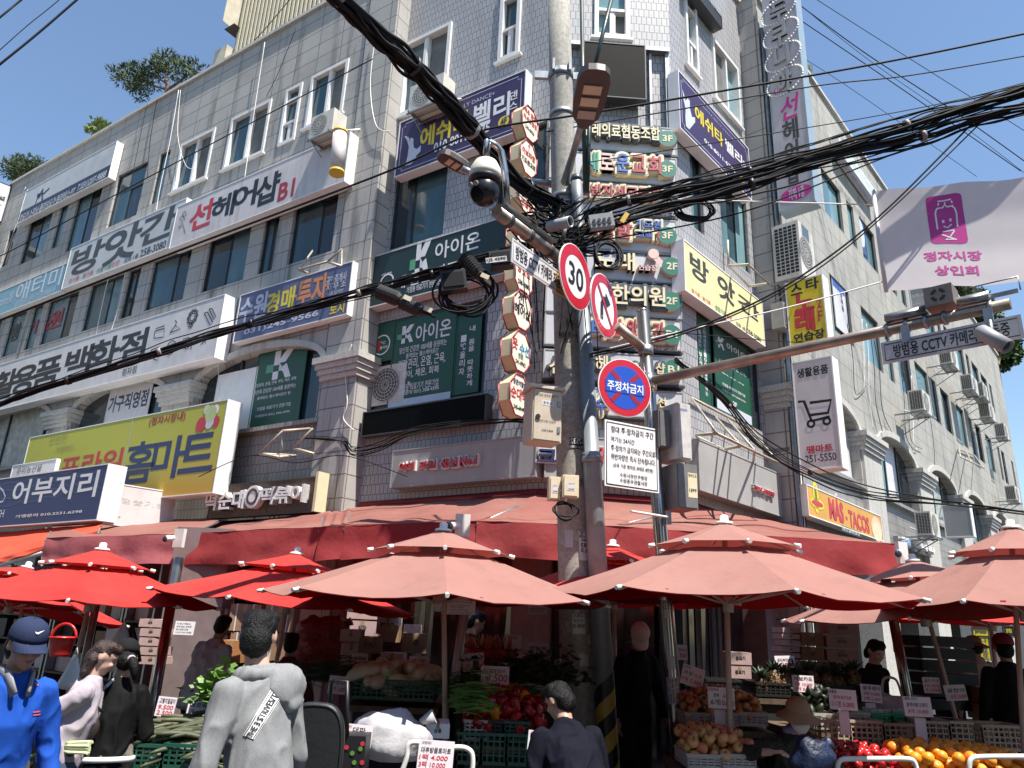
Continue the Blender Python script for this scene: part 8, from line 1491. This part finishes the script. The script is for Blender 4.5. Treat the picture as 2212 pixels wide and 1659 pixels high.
q=MB();q.ell(Hh(0,.055,-.045),(.070,.058,.062),Matrix((J['rt'],J['fw'],Z3)).transposed(),18,12);remesh(q,'mask',cloth('mask_white',(.66,.64,.63)),t,.008,2,.006,14)
q=MB();q.tube([J['neck']+Vector((.06*math.cos(i*.6),.06*math.sin(i*.6),.03+.01*math.sin(i)))for i in range(11)],.028,8);q.build('scarf',cloth('scarf_lilac',(.3,.22,.4)),t)
c=at(9,(865,1595),5.3);lump('plastic_bag','crumpled dark blue plastic bag held by the masked woman','bag',c,(.13,.09,.13),mat('bag_dark_blue',(.004,.012,.045),.5,var=.5,bump=.8,bscale=14),9,.35,9)
t,P,Hh,J=person('woman in a black top looking down behind the blueberry baskets',9,(1275,925),7.9,205,1.62,8,26,12,{-1:(9,(1330,1200),-.25),1:(9,(1200,1180),-.2)},SKIN2,cloth('top_black',(.010,.009,.011)),cloth('trousers_black',(.012,.012,.018)),HAIR,None,.012,True,hairlen=.05)
c=at(9,(1385,1265),7.2);tb=thing('straw_basket','pale woven handbag on the bench in front of the woman in black','bag',c-Z3*.1);m=MB();m.tube([c-Z3*.1,c,c+Z3*.08],[(.15,.07),(.17,.08),(.15,.06)],18,flat=(1,0,0));m.build('body',mat('straw_pink',(.4,.3,.27),.8,bump=.6,bscale=60),tb);m=MB();m.tube(smooth([c+Vector((-.09,0,.08)),c+Vector((-.06,0,.22)),c+Vector((.05,0,.22)),c+Vector((.09,0,.08))],5),.012,6);m.build('handle',mat('straw_pink',(.4,.3,.27)),tb)
person('person in a beige jacket and olive bucket hat seen from behind at right',9,(1895,895),10.2,10,1.68,4,8,0,None,SKIN,cloth('jacket_beige',(.36,.35,.29)),cloth('trousers_beige',(.2,.19,.17)),HAIR,('bucket',cloth('hat_olive',(.20,.19,.10))),.014)
person('man in black with a dark red cap, a dark shape at the right edge',9,(2085,905),7.8,-10,1.74,4,6,10,None,SKIN,cloth('top_black',(.010,.009,.011)),cloth('trousers_black',(.012,.012,.018)),HAIR,('cap',cloth('cap_dark_red',(.22,.03,.035))),.018,fat=1.15)
person('shopper in a white cap half hidden behind the black crate stack',9,(1705,930),10.6,160,1.62,5,15,0,None,SKIN,cloth('top_faded_red',(.3,.08,.08)),cloth('trousers_black',(.012,.012,.018)),HAIR,('cap',cloth('cap_white',(.6,.58,.55))),.016)
# ================================================================== tower behind, roof plants
TW=mat('tower_beige_render',(.50,.46,.36),.8,var=.12,scale=2,dirt=.3,streak=.35)
tf=LW.off(-9.);ul,zl_=tf.uz(1,(1520,95));tw_=thing('tower_block','tall beige tower with fine vertical ribs rising behind the left wing roof','building',tf.P(ul+8,-4,0))
m=MB();m.fbox(tf,ul,ul+22,-8,0,0,40);m.build('wall',TW,tw_)
m=MB()
for i in range(66):u=ul+.35+i*.32;m.fbox(tf,u,u+.15,.002,.14,12,39)
m.build('ribs',mat('tower_rib_cream',(.56,.51,.38),.8,var=.1,dirt=.2),tw_)
a,b=tf.uz(1,(1398,125),1.0);m=MB();u0=a
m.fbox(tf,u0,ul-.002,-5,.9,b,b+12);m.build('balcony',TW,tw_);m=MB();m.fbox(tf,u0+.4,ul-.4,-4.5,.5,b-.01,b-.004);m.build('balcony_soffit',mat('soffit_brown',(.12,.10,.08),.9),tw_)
a2,b2_=tf.uz(1,(1335,330),.6);m=MB();m.fbox(tf,a2,ul-.01,-4.5,.4,8,b2_+.2);m.build('lower_balcony',TW,tw_)
BARK=mat('pine_bark',(.09,.065,.05),.9,var=.4,bump=.5)
NEED=mat('pine_needles',(.05,.075,.032),.7,var=.6,scale=1.6,spec=.2);BUSH=mat('bush_leaves',(.05,.09,.03),.6,var=.6,scale=2.,spec=.2);BUSHL=mat('shrub_leaves_light',(.14,.2,.05),.6,var=.4,scale=3)
def tree(name,label,base,limbs,clumps,n,leaf,mleaf,seed,cat='tree',trunk_r=.07,needle=True):
 """limbs: list of point lists; clumps: (centre, radii)"""
 rr=random.Random(seed);t=thing(name,label,cat,base);m=MB()
 for i,l in enumerate(limbs):k=len(l);m.tube(smooth(l,4)if k>2 else l,[trunk_r*(1 if i==0 else .5)*(1-.75*j/(max(1,(len(smooth(l,4))if k>2 else k)-1)))for j in range(len(smooth(l,4))if k>2 else k)],7)
 m.build('trunk',BARK,t);c_=MB()
 for c,r in clumps:
  for i in range(int(n*r[0]*r[2]*8)):
   while True:
    d=Vector((rr.uniform(-1,1),rr.uniform(-1,1),rr.uniform(-1,1)))
    if .25<d.length<1:break
   if noise.noise(d*2.2+c*1.7)<-.02:continue
   p=c+Vector((d.x*r[0],d.y*r[1],d.z*r[2]));a=(d+Vector((rr.uniform(-.6,.6),rr.uniform(-.6,.6),rr.uniform(-.1,.9)))).normalized();s=a.cross(Vector((rr.uniform(-1,1),rr.uniform(-1,1),rr.uniform(-1,1)))).normalized();l=leaf*rr.uniform(.6,1.3)
   if needle:
    for q in range(3):s2=(s+Vector((rr.uniform(-.7,.7),)*3)).normalized()*l*.18;c_.face([p-s2,p+a*l*.5+s2*.3,p+a*l+Vector((rr.uniform(-.3,.3)*l,)*3),p+s2])
   else:c_.face([p,p+a*l*.45-s*l*.35,p+a*l,p+a*l*.5+s*l*.35])
 c_.build('crown',mleaf,t);return t
def roof_pt(fr,k,p,v):return fr.hit(k,p,v)
v=-.9
b=roof_pt(LW,1,(1075,600),v);b.z=ZR;G=lambda x,y,vv=v:LW.hit(1,(x,y),vv)
tree('pine_tree','large dark pine leaning out over the left wing roof edge beside the tower',b,[[b,G(1060,560),G(1050,500),G(1070,420)],[G(1065,570),G(1010,555),G(950,540),G(880,540)],[G(1060,530),G(960,480),G(800,470)],[G(1075,560),G(1130,520),G(1200,470),G(1280,460)]],[(G(x,y,v+dv),(r/98,.4,r/118))for x,y,r,dv in((1060,415,48,0),(1110,440,36,.2),(1020,470,40,-.2),(975,430,30,0),(880,480,52,.2),(840,510,38,-.1),(770,472,40,0),(730,470,24,.1),(880,560,36,0),(865,590,22,.1),(930,520,40,0),(1200,450,40,0),(1260,470,36,.1),(1180,500,36,-.1),(1060,380,30,0),(1130,410,20,0))],240,.15,NEED,1,trunk_r=.10)
b=roof_pt(LW,1,(175,1180),v);b.z=ZR;tree('pine_tree','small dark pine at the far left end of the left wing roof',b,[[b,G(180,1130),G(160,1080)],[G(180,1130),G(120,1085),G(80,1075)]],[(G(x,y),(r/60,.4,r/66))for x,y,r in((95,1072,32),(135,1065,30),(190,1060,32),(225,1070,30),(160,1105,34),(150,1140,22),(190,1130,26),(200,1040,16))],260,.16,NEED,2)
b=roof_pt(LW,1,(625,860),-.5);b.z=ZR;tree('shrub','little pale green shrub on the left wing roof edge',b,[[b,G(620,810,-.5)]],[(G(625,830,-.5),(.32,.25,.32)),(G(605,800,-.5),(.2,.2,.28)),(G(640,840,-.5),(.25,.2,.2))],420,.16,BUSHL,3,'shrub',.03,False)
Rg=lambda k,x,y,vv=-1.0:RW.hit(k,(x,y),vv)
b=Rg(6,1830,400);b.z=ZR;tree('pine_tree','dark spiky pine on the right wing roof behind the banner',b,[[b,Rg(6,1830,300)]],[(Rg(6,x,y),(r/60,.5,r/60))for x,y,r in((1765,265,24),(1800,275,32),(1850,260,26),(1775,310,30),(1830,310,38),(1820,345,34))],420,.26,NEED,4)
b=Rg(6,1930,430);b.z=ZR;tree('shrub','loose green shrub beside the spiky pine on the right wing roof',b,[[b,Rg(6,1930,330)]],[(Rg(6,x,y),(r/60,.5,r/60))for x,y,r in((1890,305,30),(1930,310,36),(1870,340,26),(1960,350,30))],300,.2,BUSH,5,'shrub',.04,False)
b=Rg(6,2020,640);b.z=ZR;tree('bushy_tree','dense green bushy tree hanging over the right wing roof below the camera notice',b,[[b,Rg(6,2030,560)],[Rg(6,2030,600),Rg(6,2080,640)]],[(Rg(6,x,y),(r/52,.8,r/52))for x,y,r in((1890,430,34),(1940,420,30),(2000,400,30),(2040,570,44),(2080,600,48),(2040,640,50),(2090,660,44),(2060,695,34),(2010,610,36))],330,.28,BUSH,6,'tree',.12,False)
m=MB();rr=random.Random(9)
for i in range(70):p=Rg(6,2040+rr.uniform(-25,28),780+rr.uniform(-14,14),-.1);p.z=ZR;a=Vector((rr.uniform(-.6,.6),rr.uniform(-.6,.6),1)).normalized()*rr.uniform(.3,.8);s=Vector((.02,0,0));m.face([p-s,p+a+Vector((0,0,-.1)),p+s])
tag(m.build('dry_grass',mat('dry_grass_straw',(.3,.25,.12),.8)),'tuft of dry grass growing on the right wing roof edge','grass')
m=MB()
for i in range(60):p=RW.hit(3,(835+rr.uniform(-12,25),440+rr.uniform(-30,50)),-.1);m.tube([RW.P(RW.uz(3,(838,480))[0],-.1,ZR),p],.008,3)if i%6==0 else m.face([p,p+Vector((.05,0,.03)),p+Vector((.08,0,.0)),p+Vector((.04,0,-.03))])
tag(m.build('weed',BUSH),'thin leafy weed growing beside the tall hair shop sign top','plant')
sf=LW.off(1.15)
for i,(x0,x1,lb)in enumerate(((-40,110,'cluttered dark shelf at the far left under the orange awning'),(115,262,'cluttered dark shelf behind the red bucket'),(266,330,'narrow dark shelf beside the slanting post'))):
 a,b=sf.uz(0,(x0,1350))[0],sf.uz(0,(x1,1350))[0];t=thing('shop_shelf',lb,'shelf',sf.P((a+b)/2,0,0));m=MB();m.fbox(sf,a,b,-.62,-.6,0,2.5);m.build('back',DARKT,t)
 for z in(.55,1.05,1.5,1.95):m=MB();m.fbox(sf,a,b,-.6,0,z,z+.03);m.build('shelf_board',WOOD,t)
 for u in(a,b-.05):m=MB();m.fbox(sf,u,u+.05,-.6,.01,0,2.5);m.build('upright',STEEL,t)
 rr=random.Random(i)
 for z in(.58,1.08,1.53,1.98):
  u=a+.08
  while u<b-.4:
   w_=rr.uniform(.2,.42);h_=rr.uniform(.14,.38);m=MB();m.fbox(sf,u,u+w_,-.5,-.08-rr.uniform(0,.1),z+.002,z+h_);o=m.build('goods_box',rr.choice((CART,CARTPL,CARTW,DARKT,CR_BLACK)),None);tag(o,'goods box standing on the dark shelves at the left ground floor','box','boxes on the left shelves');u+=w_+rr.uniform(.03,.2)
bpy.data.scenes.remove(_TS)
for lb,p,hd,L,dp,h_,c in(('plain brown shop block across the street, behind the viewer to the left',(-20,-7.5),(1,0,0),19,8,10.5,(.2,.16,.13)),('plain grey shop block across the street, behind the viewer',(1.5,-9),(1,0,0),12,8,9.5,(.22,.22,.22)),('plain tan shop block across the right-hand street',(15,-5),(.669,.743,0),34,8,10.5,(.26,.22,.17)),('plain grey block across the left-hand street',(-20,6),(.833,-.553,0),13,6,10.,(.2,.2,.19))):
 hd=Vector(hd).normalized();nn_=Vector((-hd.y,hd.x,0));f=Fr((p[0],p[1],0),hd,nn_ if lb.endswith('left')or lb.endswith('viewer')or 'right-hand' in lb else nn_);t=thing('shop_block',lb,'building',f.P(L/2,-dp/2,0));m=MB();m.fbox(f,0,L,-dp,0,0,h_);m.build('wall',mat('shop_block_'+lb.split()[1]+str(int(L)),c,.85,dirt=.3,streak=.3),t)
 for z in(4.2,7.4):
  u=1.
  while u<L-2:m=MB();m.fbox(f,u,u+1.5,.002,.03,z,z+1.4);m.build('window',G3,t);u+=2.6
 m=MB();m.fbox(f,.3,L-.3,.002,.04,.1,3.);m.build('shopfront',G3,t)
